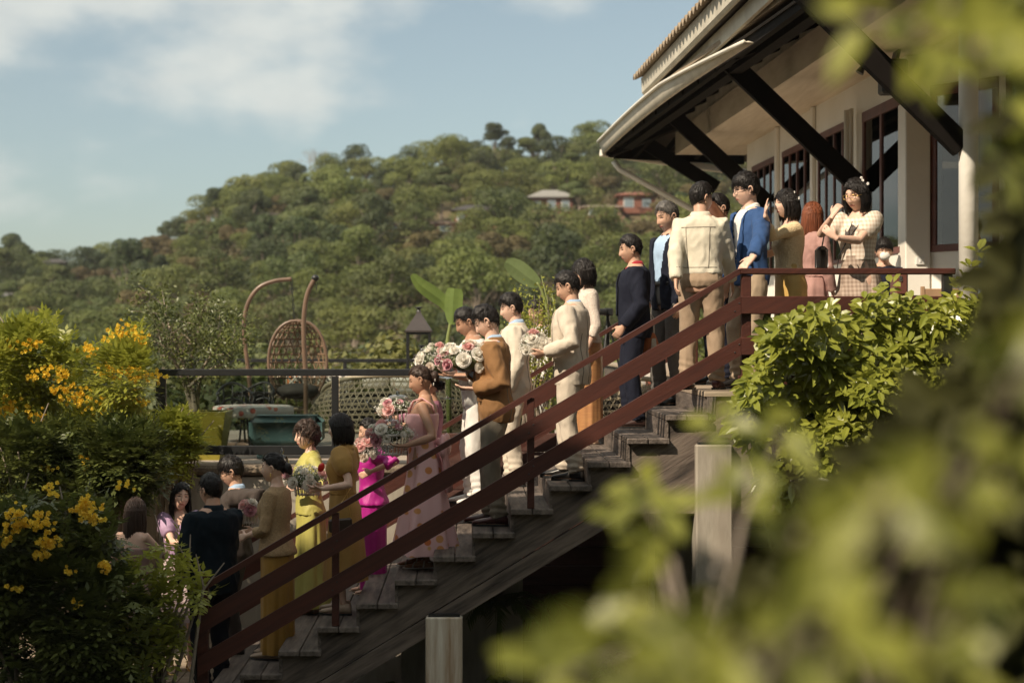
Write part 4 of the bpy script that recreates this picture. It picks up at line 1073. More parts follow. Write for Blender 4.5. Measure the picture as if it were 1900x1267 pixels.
# ---- yellow flowering shrubs at the left
m_tec = mat('bright_green_leaf', (0.42,0.42,0.065), rough=0.42, col2=(0.24,0.27,0.04), scale=2.0, backlit=.42)
m_ted = mat('mid_green_leaf', (0.16,0.18,0.042), rough=0.45, col2=(0.055,0.075,0.02), scale=2.0, backlit=.25)
m_flow = mat('yellow_blossom', (0.90,0.72,0.10), rough=0.6, col2=(0.85,0.56,0.05), scale=9, backlit=.3)
def pinnate(centers, dirs, r, ln=.17, lw=.055, k=4):
    Q = []; 
    for c, d in zip(centers, dirs):
        d = d/np.linalg.norm(d); s_ = np.cross(d, [0, 0, 1.0]); s_ /= max(1e-6, np.linalg.norm(s_)); u = np.cross(s_, d)
        for j in range(k):
            p = c+d*ln*(j+.4)/k - np.array([0, 0, .25])*ln*((j+.4)/k)**2
            for sg in ((-1, 1) if j < k-1 else (0,)):
                f = d*.75+s_*sg*.9+u*r.normal(0, .2)-np.array([0, 0, .25]); f /= np.linalg.norm(f)
                w_ = np.cross(f, u); w_ /= np.linalg.norm(w_); L_ = ln*.48*r.uniform(.8, 1.2); hw = lw*.32
                Q.append(np.array([p, p+f*L_*.4+w_*hw-u*.004, p+f*L_, p+f*L_*.4-w_*hw-u*.004]))
    return np.array(Q)
def flower_shrub(polyg, Ya, Yb, nl, nf, seed, lab, m_, flowers, bpx, ztop_bias=0, name='flowering_shrub', ln=.17):
    r = np.random.default_rng(seed)
    Ym = (Ya+Yb)/2; base = P(bpx, 1200, Ym); base.z = -3.1
    t = thing(name, base, lab, 'shrub', 'shrubs on the left of the stairs')
    xs = [p[0] for p in polyg]; ys = [p[1] for p in polyg]; C_, D_ = [], []; cx_, cy_ = sum(xs)/len(xs), sum(ys)/len(ys)
    # clumps, so that the crown has light and dark groups
    cl = []
    while len(cl) < 26:
        px, py = r.uniform(min(xs), max(xs)), r.uniform(min(ys), max(ys))
        if inhull(px, py, polyg): cl.append((px, py, r.uniform(Ya, Yb), r.uniform(32, 66)))
    n = 0
    while n < nl:
        if r.random() < .82:
            c = cl[int(r.integers(len(cl)))]; a = unit(r.normal(0, 1, 3)); 
            if a[1] > .5: a[1] = -a[1]
            px, py, Y = c[0]+a[0]*c[3], c[1]-a[2]*c[3], c[2]+a[1]*c[3]*Ym/F; d = a+np.array([0, -.2, .45])
            if not inhull(px+r.normal(0, 6), py+r.normal(0, 6), polyg): continue
        else:
            px, py = r.uniform(min(xs), max(xs)), r.uniform(min(ys), max(ys)); Y = r.uniform(Ya, Yb)
            if not inhull(px, py, polyg): continue
            d = np.array([(px-cx_)/400, -.6, .7])+r.normal(0, .5, 3)
        C_.append(np.array(P(px, py, Y))); D_.append(d); n += 1
    b = MB(); b.quads(pinnate(C_, D_, r, ln)); part('foliage', b, m_, t, True)
    b = MB(); 
    for c in cl[:18]:
        q = P(c[0], c[1], c[2]); b.tube([base+Vector((r.normal(0, .12), r.normal(0, .1), 0)), Vector(((base.x+q.x)/2+r.normal(0, .08), (base.y+q.y)/2, (base.z+q.z)/2-.1)), q, q+Vector((r.normal(0,.1), -.05, .25))], [.028, .018, .009, .004], 6)
    part('stem', b, m_bark, t, True)
    if flowers:
        Q = []
        for (px, py, rad, k) in flowers:
            for i in range(k):
                a = unit(r.normal(0, 1, 3)); q = np.array(P(px+a[0]*rad*1.7*r.random()**.8, py-a[2]*rad*1.2*r.random()**.8, Ya+(Yb-Ya)*.12*r.random()-.10))
                # trumpet: five small petals round an axis
                ax = unit(np.array([r.normal(0, .6), -1, r.normal(.2, .5)])); s_ = unit(np.cross(ax, [0, 0, 1.])); u = np.cross(s_, ax); pr = .019*r.uniform(.7, 1.3)
                for j in range(5):
                    t0, t1 = 6.283*j/5, 6.283*(j+.9)/5; e0 = s_*math.cos(t0)+u*math.sin(t0); e1 = s_*math.cos(t1)+u*math.sin(t1); tip = q+ax*.018
                    Q.append(np.array([q-ax*.02, tip+e0*pr*.8, tip+(e0+e1)*.62*pr, tip+e1*pr*.8]))
        b = MB(); b.quads(np.array(Q)); part('blossom', b, m_flow, t)
    return t
fl = lambda L: [(x, y, rr, max(2, int(k*2.6))) for x, y, rr, k in L]
flower_shrub([(-40, 640), (30, 600), (90, 590), (160, 650), (225, 640), (250, 610), (266, 650), (266, 770), (285, 880), (250, 920), (100, 960), (-40, 960)], 15.6, 17.2, 5200, 0, 61, 'tall bright shrub covered in yellow blossom behind the others at the left edge', m_tec,
   fl([(235, 625, 30, 22), (255, 640, 20, 12), (15, 650, 20, 6), (60, 640, 16, 5), (120, 800, 22, 7), (30, 810, 20, 7), (180, 830, 20, 6), (140, 880, 20, 5), (60, 870, 20, 6), (165, 650, 14, 8), (90, 690, 14, 8), (20, 760, 24, 22), (60, 775, 20, 12), (120, 720, 20, 10), (205, 690, 20, 14), (250, 700, 22, 14), (150, 740, 26, 18), (190, 770, 18, 10), (240, 800, 22, 20), (260, 750, 14, 8), (10, 840, 18, 10), (60, 700, 12, 6), (120, 690, 12, 6), (290, 700, 14, 8), (230, 745, 14, 8), (275, 805, 14, 8)]), 130)
flower_shrub([(-40, 780), (60, 800), (200, 780), (270, 800), (290, 790), (300, 860), (290, 930), (240, 960), (120, 960), (-40, 960)], 14.9, 15.7, 2600, 0, 62, 'dark leafy shrub between the two yellow flowering ones', m_ted,
   fl([(90, 870, 12, 5), (160, 860, 12, 5), (60, 940, 10, 4)]), 150)
flower_shrub([(-60, 960), (40, 930), (120, 950), (175, 925), (195, 960), (215, 1010), (235, 1080), (280, 1130), (300, 1270), (250, 1400), (-60, 1400)], 12.3, 13.3, 5200, 0, 63, 'lower shaded shrub with clusters of yellow blossom in the bottom left corner', m_ted,
   fl([(160, 945, 22, 16), (178, 962, 14, 7), (40, 955, 20, 9), (80, 972, 20, 10), (95, 1005, 14, 6), (10, 1000, 14, 5), (195, 1052, 11, 6), (130, 1060, 10, 2), (30, 1090, 12, 3), (100, 905, 16, 4), (230, 905, 14, 3), (80, 1030, 12, 6), (30, 975, 14, 10), (140, 1120, 10, 3), (85, 1010, 12, 6)]), 90)
flower_shrub([(230, 1040), (300, 1000), (335, 1000), (385, 1090), (390, 1110), (340, 1130), (330, 1200), (260, 1260), (220, 1200)], 12.6, 13.2, 300, 0, 64, 'thin leafy branch of shrub reaching in front of the guests at the platform', m_tec, None, 250)
flower_shrub([(290, 780), (350, 770), (370, 830), (340, 880), (300, 870)], 16.6, 16.9, 520, 0, 65, 'leafy shoots growing through the left end of the glass railing', m_tec, None, 310)
# bare-stemmed shrub in the yellow planter
t = thing('planter_shrub', P(355, 770, 18.3)*1, 'twisted grey-stemmed shrub with small sparse leaves growing in the yellow planter', 'shrub')
b = MB(); tips = []
for pts in ([(365, 765), (350, 700), (335, 660), (318, 620), (308, 585), (306, 570)], [(362, 765), (352, 690), (360, 640), (372, 605), (375, 580)], [(358, 765), (340, 705), (322, 668), (300, 640), (292, 610)], [(365, 760), (372, 690), (392, 660), (402, 630)], [(350, 720), (385, 690), (420, 672), (430, 640)]):
    q = [P(x, y, 18.3+.08*math.sin(i*2+x)) for i, (x, y) in enumerate(pts)]; b.tube(q, list(np.linspace(.028, .005, len(q))), 6); tips += q[1:]
    for i in range(9):
        a = q[2+i % (len(q)-2)]; e = a+Vector((r.normal(0, .16), r.normal(0, .14), abs(r.normal(.12, .1)))); b.tube([a, e], [.007, .003], 4); tips.append(e)
part('stem', b, m_bark, t)
C_ = np.array([np.array(tips[int(r.integers(len(tips)))])+r.normal(0, .09, 3) for i in range(4200)])
b = MB(); b.quads(leaf_cloud(C_, unit(r.normal(0, 1, (4200, 3)))+np.array([0, -.5, .4]), .045, .022, 4, .4, r)); part('foliage', b, m_ted, t)
# sprawling small-leaved shrub behind the cream suit
t = thing('small_leaved_shrub', P(985, 720, 17.4)*1, 'airy shrub with tiny yellow-green leaves behind the cream suit', 'shrub'); t.location.z = ZF
b = MB(); tips = []; base = t.location.copy()
for i in range(34):
    e = P(r.uniform(950, 1035), r.uniform(535, 640), 17.4+r.normal(0, .2)); m_ = base.lerp(e, .55)+Vector((r.normal(0, .08), r.normal(0, .08), 0)); b.tube([base+Vector((r.normal(0, .1), 0, 0)), m_, e], [.012, .008, .003], 5)
    tips += [m_.lerp(e, s_) for s_ in (.0, .3, .5, .7, .85, 1)]
part('stem', b, m_bark, t)
C_ = np.array([np.array(tips[int(r.integers(len(tips)))])+r.normal(0, .06, 3) for i in range(2600)])
b = MB(); b.quads(leaf_cloud(C_, unit(r.normal(0, 1, (2600, 3)))+np.array([0, -.5, .4]), .04, .02, 4, .4, r)); part('foliage', b, m_tec, t)
# banana plants
m_ban = mat('banana_leaf', (0.20,0.27,0.07), rough=.4, col2=(0.13,0.19,0.05), scale=3, stretch=(1,1,1), backlit=.35)
def banana_leaf(pts, W_, side, fold=.35, up=None, jag=0.0, sq=False):
    """pts: midrib points; returns quads of a wide blade on both sides"""
    n = len(pts); Q = []
    for i in range(n-1):
        for sg in (-1, 1):
            row = []
            for j in (i, i+1):
                t = j/(n-1); w = W_*(math.sin(math.pi*min(1, (t*.93+.04)))**.55 if not sq else min(1, (t*2.6+.12))**.6*(1-.25*max(0, t-.8)*5))
                d = (pts[min(n-1, j+1)]-pts[max(0, j-1)]).normalized(); s_ = side.copy(); s_ = (s_-d*s_.dot(d)).normalized(); u = d.cross(s_)
                if jag and (i % 3 == 0) and j == i: w *= 1-jag
                row.append((pts[j], pts[j]+(s_*sg*math.cos(fold)+u*math.sin(fold))*w*.55+u*.001*math.sin(j*2.2), pts[j]+(s_*sg*math.cos(fold*.4)+u*math.sin(fold)*.8)*w)) 
            Q.append([row[0][0], row[1][0], row[1][1], row[0][1]]); Q.append([row[0][1], row[1][1], row[1][2], row[0][2]])
    return np.array([[tuple(v) for v in q] for q in Q])
def crv(pp, Y, n=22):
    a = arc_pts(pp, Y); idx = np.linspace(0, len(a)-1, n); return [a[int(i)].lerp(a[min(len(a)-1, int(i)+1)], i-int(i)) for i in idx]
Yb_ = 17.9
t = thing('banana_plant', P(835, 700, Yb_)*1, 'young banana plant with one drooping and one upright leaf behind the men holding flowers', 'plant', 'banana plants on the terrace'); t.location.z = ZF
b = MB(); b.tube([(t.location.x, Yb_, ZF)]+[tuple(v) for v in crv([(832, 700), (830, 640), (836, 600), (838, 575)], Yb_, 8)], list(np.linspace(.032, .011, 9)), 8); part('stem', b, mat('banana_stem', (0.22,0.26,0.08), rough=.5), t, True)
b = MB(); b.quads(banana_leaf(crv([(836, 585), (822, 562), (800, 545), (780, 530), (764, 511)], Yb_), .085, Vector((.35, -.35, .85)), .25)); part('drooping_leaf', b, m_ban, t, True)
b = MB(); b.quads(banana_leaf(crv([(838, 603), (840, 580), (841, 555), (843, 536)], Yb_-.1, 12), .100, Vector((1, -.3, 0.05)), .30, sq=True)); part('upright_leaf', b, m_ban, t, True)
t = thing('banana_plant', P(1025, 700, Yb_)*1, 'banana plant with a single pale leaf arching left above the tan suit', 'plant', 'banana plants on the terrace'); t.location.z = ZF
b = MB(); b.tube([(t.location.x, Yb_, ZF)]+[tuple(v) for v in crv([(1022, 700), (1022, 640), (1016, 580), (1005, 540), (996, 525)], Yb_, 10)], list(np.linspace(.032, .010, 11)), 8)
b.tube([P(1018, 600, Yb_), P(1016, 560, Yb_), P(1004, 512, Yb_)], [.012, .008, .003], 6); b.tube([P(1024, 620, Yb_), P(1030, 575, Yb_), P(1024, 545, Yb_)], [.014, .01, .004], 6); part('stem', b, mat('banana_stem', (0.22,0.26,0.08)), t, True)
m_ban2 = mat('pale_banana_leaf', (0.24,0.30,0.14), rough=.35, col2=(0.17,0.23,0.09), scale=3, backlit=.3)
b = MB(); b.quads(banana_leaf(crv([(1000, 530), (985, 520), (965, 505), (950, 494), (938, 487)], Yb_), .105, Vector((.45, -.3, .85)), .2)); part('arching_leaf', b, m_ban2, t, True)
# palms and weeds in the shade under the stairs
def palm(px, py, Y, n, ln, seed, lab):
    r = np.random.default_rng(seed); base = P(px, py, Y); base.z = -3.1
    t = thing('small_palm', base, lab, 'palm', 'small palms under the stairs'); b = MB(); Q = []
    top = P(px, py, Y)
    for i in range(n):
        a = r.uniform(0, 6.28); L_ = ln*r.uniform(.7, 1.1); p0 = top.copy(); s0 = base+Vector((r.normal(0, .08), r.normal(0, .06), 0)); pts = [s0]
        for j in range(9):
            u = j/8; pts.append(top+Vector((math.cos(a)*L_*u, math.sin(a)*L_*u*.5, L_*(.75*u-.85*u*u)+r.normal(0, .004))))
        b.tube(pts, list(np.linspace(.014, .003, len(pts))), 5)
        for j in range(1, 18):
            u = j/18*8; k = int(u)+1; q = pts[k].lerp(pts[min(len(pts)-1, k+1)], u-int(u)); d = (pts[min(len(pts)-1, k+1)]-pts[k]).normalized() if k+1 < len(pts) else (pts[-1]-pts[-2]).normalized()
            sd = d.cross(Vector((0, 0, 1))).normalized()
            for sg in (-1, 1):
                f = (d*.7+sd*sg*.8+Vector((0, 0, -.35))).normalized(); l = .22*(1-.5*abs(j/18-.4)); w_ = f.cross(Vector((0, 0, 1))).normalized()*.012
                Q.append([tuple(q), tuple(q+f*l*.4+w_), tuple(q+f*l), tuple(q+f*l*.4-w_)])
    part('stem', b, mat('palm_stem', (0.10,0.12,0.04)), t, True)
    b = MB(); b.quads(np.array(Q)); part('fronds', b, m_ted, t)
palm(925, 1130, 14.2, 9, .62, 3, 'feathery palm in the deep shade under the stairs, in front of the pale wall')
palm(1010, 1120, 14.9, 7, .5, 4, 'second palm in the deep shade, beside the dark opening')
palm(590, 1290, 14.0, 6, .4, 6, 'small palm almost hidden below the lower end of the stringer')
for i, (px, py, Y, R, lab) in enumerate(((910, 1235, 13.9, .28, 'weedy bush at the foot of the pale wall'), (740, 1240, 13.6, .25, 'low leafy weed left of the short pillar'), (1030, 1240, 14.5, .35, 'weedy bush below the dark opening'), (1150, 1200, 14.4, .4, 'leafy weed under the deck near the thin post'), (1260, 1180, 14.2, .4, 'leafy weed behind the tall grey pillar'))):
    bush(px, Y, py, R, m_ted, 80+i, lab, 900, .06, 'weed', 'weeds under the stairs')
# ---- blurred leaves right in front of the camera
r = np.random.default_rng(11)
m_near = mat('near_leaf', (0.36,0.37,0.06), rough=0.42, col2=(0.10,0.115,0.022), scale=9, backlit=.35, spec=.45)
m_near2 = mat('near_leaf_shade_tone', (0.060,0.062,0.018), rough=0.7, col2=(0.022,0.022,0.008), scale=7, backlit=.05, spec=.15)  # near leaf colour darkened to paint the shaded gaps behind the front leaves
nv = thing('near_shrub', P(1500, 1500, 2.0)*1, 'large out-of-focus shrub with broad leaves filling the right corner in front of the camera', 'shrub')
C_, D_ = [], []
def put(px, py, Y, d=None): C_.append(np.array(P(px, py, Y))); D_.append(np.array(d if d is not None else [r.normal(0, .4), -.9, .6+r.normal(0, .3)]))
region = [(930, 1300), (1010, 1190), (1150, 1130), (1230, 1090), (1290, 980), (1380, 900), (1460, 860), (1560, 840), (1650, 760), (1720, 660), (1780, 620), (1830, 520), (1850, 420), (1960, 300), (1960, 1300)]
for (px, py, Y, k) in [(1440, 775, 2.6, 1), (1493, 980, 1.8, 1), (1584, 930, 1.35, 2), (1665, 960, 1.3, 1), (1614, 1045, 1.4, 1), (1170, 1130, 1.5, 1), (1372, 1181, 1.4, 1), (1290, 1215, 1.5, 1), (1517, 1208, 1.3, 1), (1723, 1153, 1.3, 1),
     (1856, 1044, 1.4, 1), (1880, 690, 1.5, 1), (1200, 1260, 1.4, 1), (1040, 1250, 1.5, 1), (1100, 1275, 1.4, 1), (1780, 1240, 1.5, 1), (1890, 900, 1.5, 1), (1890, 700, 1.5, 1)]:
    for q in range(k): put(px+r.normal(0, 22), py+r.normal(0, 22), Y*.84*r.uniform(.94, 1.08))
b = MB(); b.quads(whorls(C_, D_, 3, .058, .036, r, droop=.2)); part('foliage', b, m_near, nv, True)
sel = list(zip(C_, D_))
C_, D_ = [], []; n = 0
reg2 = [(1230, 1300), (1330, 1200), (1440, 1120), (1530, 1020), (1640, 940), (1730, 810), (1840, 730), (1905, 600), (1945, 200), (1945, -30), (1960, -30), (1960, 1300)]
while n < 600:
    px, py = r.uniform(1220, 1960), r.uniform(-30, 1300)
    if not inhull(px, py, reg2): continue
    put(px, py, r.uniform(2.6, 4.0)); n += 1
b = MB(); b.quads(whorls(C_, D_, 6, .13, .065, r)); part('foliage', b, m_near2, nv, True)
b = MB()
for i in range(26):
    c = Vector(sel[i*2 % len(sel)][0]); q = P(1600+r.normal(0, 150), 1500, 2.6); b.tube([q, q.lerp(c, .6)+Vector((0, .1, 0)), c], [.008, .006, .003], 5)
part('stem', b, m_bark, nv)
# a few single leaf sprays nearer still, at the edge of the shrub and hanging from above
ns = thing('near_spray', P(1700, -100, 1.6)*1, 'out-of-focus hanging spray of leaves at the top right', 'leaf spray')
C_, D_ = [], []
for px, py, Y in ((1620, 35, 1.7), (1700, 55, 1.6), (1795, 20, 1.6), (1815, 95, 1.5), (1760, 70, 1.6), (1850, 170, 2.0), (1850, 60, 2.0), (1880, 110, 2.2), (1890, 20, 1.9), (1860, 290, 2.2)): put(px, py, Y, [r.normal(0, .5), -.8, .3])
b = MB(); b.quads(whorls(C_, D_, 4, .065, .032, r)); part('foliage', b, m_near, ns, True)
b = MB(); b.tube([P(1900, -150, 1.9), P(1840, -20, 1.7), P(1810, 120, 1.6), P(1815, 300, 2.2)], .004, 5); b.tube([P(1830, -20, 1.7), P(1700, 50, 1.6), P(1600, 35, 1.7)], .003, 5); part('stem', b, m_bark, ns, True)
nl_ = thing('near_twig', P(1250, 1300, 1.9)*1, 'out-of-focus twig of pale leaves reaching left below the deck', 'twig')
C_, D_ = [], []
for px, py, Y in ((1195, 925, 2.2), (1215, 945, 2.1), (1160, 970, 2.2), (1335, 800, 2.2), (1375, 840, 2.2), (1385, 925, 1.9), (1450, 800, 2.4), (1040, 1220, 1.7), (1130, 1150, 1.5), (1190, 1110, 1.6), (1010, 1265, 1.6), (1250, 1200, 1.6)): put(px, py, Y, [r.normal(0, .5), -.7, .8])
b = MB(); b.quads(whorls(C_, D_, 4, .055, .034, r)); part('foliage', b, m_near, nl_, True)
b = MB()
for c in C_[::2]: b.tube([P(1300, 1330, 2.0), P(1300, 1150, 2.2).lerp(Vector(c), .5), c], [.005, .004, .002], 5)
part('stem', b, m_bark, nl_)
# unseen leaf mass added behind and beside the camera to block sky light
r = np.random.default_rng(77); nW = 26000; az = r.uniform(math.radians(150), math.radians(352), nW); dist = r.uniform(17, 24, nW); hz = -3+14.0*r.random(nW)**.9
cW = np.stack([dist*np.cos(az), dist*np.sin(az)+1, hz], 1); b = MB(); b.quads(leaf_cloud(cW, unit(-cW*np.array([1, 1, 0])), .62, .5, 4, .6, r))
single('woodland', b, leafmat('woodland_leaf', (0.06,0.075,0.02), (0.03,0.04,0.012), .6, 0, .1, .3), (0, -10, -3), 'dense woodland on the slope behind the camera', 'woodland', kind='stuff')
# ---- unseen trees added beside and behind the camera to shade the lower stairs
m_shade = leafmat('broad_tree_leaf', (0.09,0.12,0.03), (0.05,0.07,0.02), .5, 0, .1, .6)
def shade_tree(c, R, seed, lab):
    r = np.random.default_rng(seed); c = Vector(c)
    t = thing('added_shade_tree', (c.x, c.y, -3.1), lab, 'tree', 'broad trees beside the camera')
    d = unit(r.normal(0, 1, (5200, 3))); p = np.array(c)+d*np.array(R)*(r.random((5200, 1))**.33)
    b = MB(); b.quads(leaf_cloud(p, d, .75, .5, 6, .6, r)); part('crown', b, m_shade, t)
    b = MB(); b.tube([(c.x, c.y, -3.1), (c.x+.2, c.y, c.z*.4), (c.x, c.y, c.z)], [.35, .25, .12], 10); part('trunk', b, m_bark, t, True)
SHADE = [(-1.6, 13, -3.0, 3.9, 3.0), (-4.2, 13, -3.4, 3.6, 2.6), (2.2, 13, -4.6, 3.0, 2.6), (-7.5, 13, -3.3, 3.6, 2.6), (5.0, 12, -4.2, 2.6, 2.4)]
for i, (x, y, z, rx, rz) in enumerate(SHADE):
    k = 18.0
    c = Vector((x, y, z))+ts*k
    shade_tree(c, (rx, 1.6, rz), 90+i, ['broad shade tree just left of the camera', 'second shade tree further left of the camera', 'shade tree nearest the camera, partly behind it', 'outermost shade tree on the left', 'shade tree standing behind the camera'][i])
# ------------------------------------------------------------ people
def skinmat(name, c): return mat(name, c, rough=0.48, var=0.10, scale=14, bump=0.06, bscale=160, subs=0.12, spec=0.4)
SK = {'fair': skinmat('fair_skin', (0.70,0.46,0.35)), 'mid': skinmat('warm_skin', (0.58,0.355,0.25)), 'tan': skinmat('tanned_skin', (0.44,0.25,0.165))}
m_lip = mat('lip', (0.42,0.13,0.11), rough=0.4, var=.05); m_brow = mat('brow', (0.03,0.022,0.018), rough=0.7); m_eye = mat('eye_dark', (0.03,0.02,0.018), rough=0.25); m_eyew = mat('eye_white', (0.7,0.66,0.6), rough=0.3)
m_hair = mat('black_hair', (0.012,0.009,0.008), rough=0.5, var=.5, scale=60, stretch=(1,1,.15), spec=.35, bump=.6, bscale=90)
m_hairb = mat('dark_brown_hair', (0.045,0.026,0.018), rough=0.55, var=.4, scale=60, stretch=(1,1,.15), spec=.35, bump=.4, bscale=90)
m_hairr = mat('red_brown_hair', (0.20,0.06,0.025), rough=0.55, var=.4, scale=60, stretch=(1,1,.15), spec=.35)
m_hairg = mat('greying_hair', (0.12,0.11,0.10), rough=0.5, col2=(0.04,0.035,0.032), scale=50, stretch=(1,1,.2))
def cloth(name, c, rough=0.85, var=.14, sheen=.04, bump=.35, bs=220, **k): return mat(name, c, rough=rough, var=var, scale=7, bump=bump, bscale=bs, sheen=sheen, **k)
def checks(name, c1, c2, s=14.0):
    if name in MATS: return MATS[name]
    m = bpy.data.materials.new(name); m.use_nodes = True; N, L = m.node_tree.nodes, m.node_tree.links; bs = N['Principled BSDF']
    t = N.new('ShaderNodeTexCoord'); sp_ = N.new('ShaderNodeSeparateXYZ'); L.new(t.outputs['Object'], sp_.inputs[0])
    def band(sock, k):
        a = N.new('ShaderNodeMath'); a.operation = 'MULTIPLY'; a.inputs[1].default_value = k; L.new(sock, a.inputs[0])
        f = N.new('ShaderNodeMath'); f.operation = 'FRACT'; L.new(a.outputs[0], f.inputs[0])
        g_ = N.new('ShaderNodeMath'); g_.operation = 'GREATER_THAN'; g_.inputs[1].default_value = .5; L.new(f.outputs[0], g_.inputs[0]); return g_.outputs[0]
    ad0 = N.new('ShaderNodeMath'); ad0.operation = 'ADD'; L.new(sp_.outputs[0], ad0.inputs[0]); L.new(sp_.outputs[1], ad0.inputs[1])
    a, b_ = band(ad0.outputs[0], s), band(sp_.outputs[2], s*1.1)
    ad = N.new('ShaderNodeMath'); ad.operation = 'ADD'; L.new(a, ad.inputs[0]); L.new(b_, ad.inputs[1])
    mu = N.new('ShaderNodeMath'); mu.operation = 'MULTIPLY'; mu.inputs[1].default_value = .5; L.new(ad.outputs[0], mu.inputs[0])
    mx = N.new('ShaderNodeMix'); mx.data_type = 'RGBA'; mx.inputs[6].default_value = (*c1, 1); mx.inputs[7].default_value = (*c2, 1); L.new(mu.outputs[0], mx.inputs[0])
    L.new(mx.outputs[2], bs.inputs['Base Color']); bs.inputs['Roughness'].default_value = .85; MATS[name] = m; return m
def V3(*a): return Vector(a)
dg_cache = {}
def remesh(mb, vox, smooth_it=3, fac=.5):
    me = mb.mesh('tmp', []); o = bpy.data.objects.new('tmp', me); COL.objects.link(o)
    m = o.modifiers.new('r', 'REMESH'); m.mode = 'VOXEL'; m.voxel_size = vox; m.adaptivity = 0
    if smooth_it: s = o.modifiers.new('s', 'SMOOTH'); s.iterations = smooth_it; s.factor = fac
    dg = bpy.context.evaluated_depsgraph_get(); ev = o.evaluated_get(dg)
    out = bpy.data.meshes.new_from_object(ev); bpy.data.objects.remove(o); bpy.data.meshes.remove(me)
    n = len(out.vertices); V = np.empty(n*3); out.vertices.foreach_get('co', V); V = V.reshape(-1, 3)
    Nn = np.empty(n*3); out.vertices.foreach_get('normal', Nn); Nn = Nn.reshape(-1, 3)
    Fs = [tuple(p.vertices) for p in out.polygons]; bpy.data.meshes.remove(out)
    return V, Nn, Fs
def folds(V, Nn, amp, seed, stretch=(1, 1, 1), freq=14.0):
    r = np.random.default_rng(seed)
    p = V*np.array(stretch); w = np.zeros(len(V)); ph = float(r.random()*50)
    k1 = freq/4.0
    for i, (x, y, z) in enumerate((p*k1).tolist()):
        a = noise.noise(Vector((x+ph, y, z*.8+x*.5+.4*y))); b_ = noise.noise(Vector((x*2.3, y*2.3+ph, z*2.1-x)))
        w[i] = 1.15-2.6*abs(a+.30*b_)+.22*b_
    w = np.clip(w, -1, 1.0)-.45
    return V+Nn*(amp*w)[:, None]*.55
def meshobj(name, V, Fs, m, parent, mi=None, smooth=True):
    me = bpy.data.meshes.new(name); me.from_pydata(V.tolist(), [], Fs)
    for x in (m if isinstance(m, (list, tuple)) else [m]): me.materials.append(x)
    if mi is not None: me.polygons.foreach_set('material_index', np.array(mi, dtype=np.int32))
    if smooth: me.polygons.foreach_set('use_smooth', np.ones(len(Fs), dtype=bool))
    me.update(); return link(name, me, parent)
def ring(c, rx, ry, rot=None, n=24, pw=2.3):
    out = []
    for k in range(n):
        t = 2*math.pi*k/n; ct, st = math.cos(t), math.sin(t)
        x = rx*abs(ct)**(2/pw)*(1 if ct >= 0 else -1); y = ry*abs(st)**(2/pw)*(1 if st >= 0 else -1)
        v = Vector((x, y, 0)); v = rot@v if rot else v
        out.append(Vector(c)+v)
    return out
# torso sections (z, half width, half depth, forward shift) for a 1.70 m body
TM = [(.80,.150,.100,-.01),(.88,.165,.118,-.015),(.96,.158,.112,-.005),(1.05,.145,.105,.005),(1.16,.155,.108,.005),(1.27,.172,.115,.0),(1.35,.170,.106,-.005),(1.39,.150,.094,-.010),(1.425,.108,.076,-.014),(1.46,.066,.060,-.016)]
TF = [(.80,.155,.105,-.01),(.88,.168,.122,-.018),(.96,.150,.108,-.005),(1.05,.122,.092,.005),(1.13,.125,.094,.006),(1.22,.145,.118,.015),(1.29,.150,.112,.008),(1.35,.143,.088,-.005),(1.385,.122,.075,-.010),(1.415,.082,.060,-.014),(1.45,.050,.050,-.016)]
def headmesh(sex, age=0):
    nu, nv = 72, 64; V = []
    for j in range(nv+1):
        th = math.pi*j/nv
        for i in range(nu):
            ph = 2*math.pi*i/nu
            d = (math.sin(th)*math.sin(ph), math.sin(th)*math.cos(ph), math.cos(th))
            x, y, z = .074*d[0], .092*d[1], .112*d[2]
            t = max(0, -d[2])
            x *= 1-.30*t**1.6; 
            if y < 0: y *= 1-.42*t**1.2
            else:
                y *= .97; fr = max(0, d[1])
                y += .004*fr*math.exp(-((z-.030)/.014)**2)*math.exp(-(x/.05)**2)
                if t < .95:
                    for sx_ in (-1, 1): y -= .010*math.exp(-((x-sx_*.030)/.015)**2-((z-.008)/.013)**2); y += .006*math.exp(-((x-sx_*.042)/.02)**2-((z+.025)/.02)**2)
                zz = z
                if -.048 < zz < .028:
                    g = min(1, max(0, (.028-zz)/.055)); g = g*(1 if zz > -.036 else max(0, (zz+.048)/.012))
                    w = .008+.006*g; y += .018*g*math.exp(-(x/w)**2)
                y += .0075*math.exp(-(x/.022)**2-((z+.060)/.010)**2) - .003*math.exp(-(x/.02)**2-((z+.0605)/.003)**2)
                y += .008*math.exp(-(x/.02)**2-((z+.096)/.015)**2)
                y += .010*fr*t
            V.append((x, y, z))
    Fs, mi = [], []
    for j in range(nv):
        for i in range(nu):
            f = (j*nu+i, j*nu+(i+1) % nu, (j+1)*nu+(i+1) % nu, (j+1)*nu+i); Fs.append(f[::-1])
            c = np.mean([V[k] for k in f], axis=0); m = 0
            if c[1] > .03:
                ax = abs(c[0])
                if ax < .025 and abs(c[2]+.0605) < .0075-.004*(ax/.025): m = 1
                elif .014 < ax < .050 and abs(c[2]-(.031+.05*(ax-.03)-2.5*(ax-.03)**2)) < .0026+.0012*(ax < .035): m = 2
                elif .016 < ax < .046 and abs(c[2]-.0085) < .0030*(1-((ax-.031)/.017)**2)+.0008: m = 3
            mi.append(m)
    return np.array(V), Fs, mi
HEAD = headmesh('m')
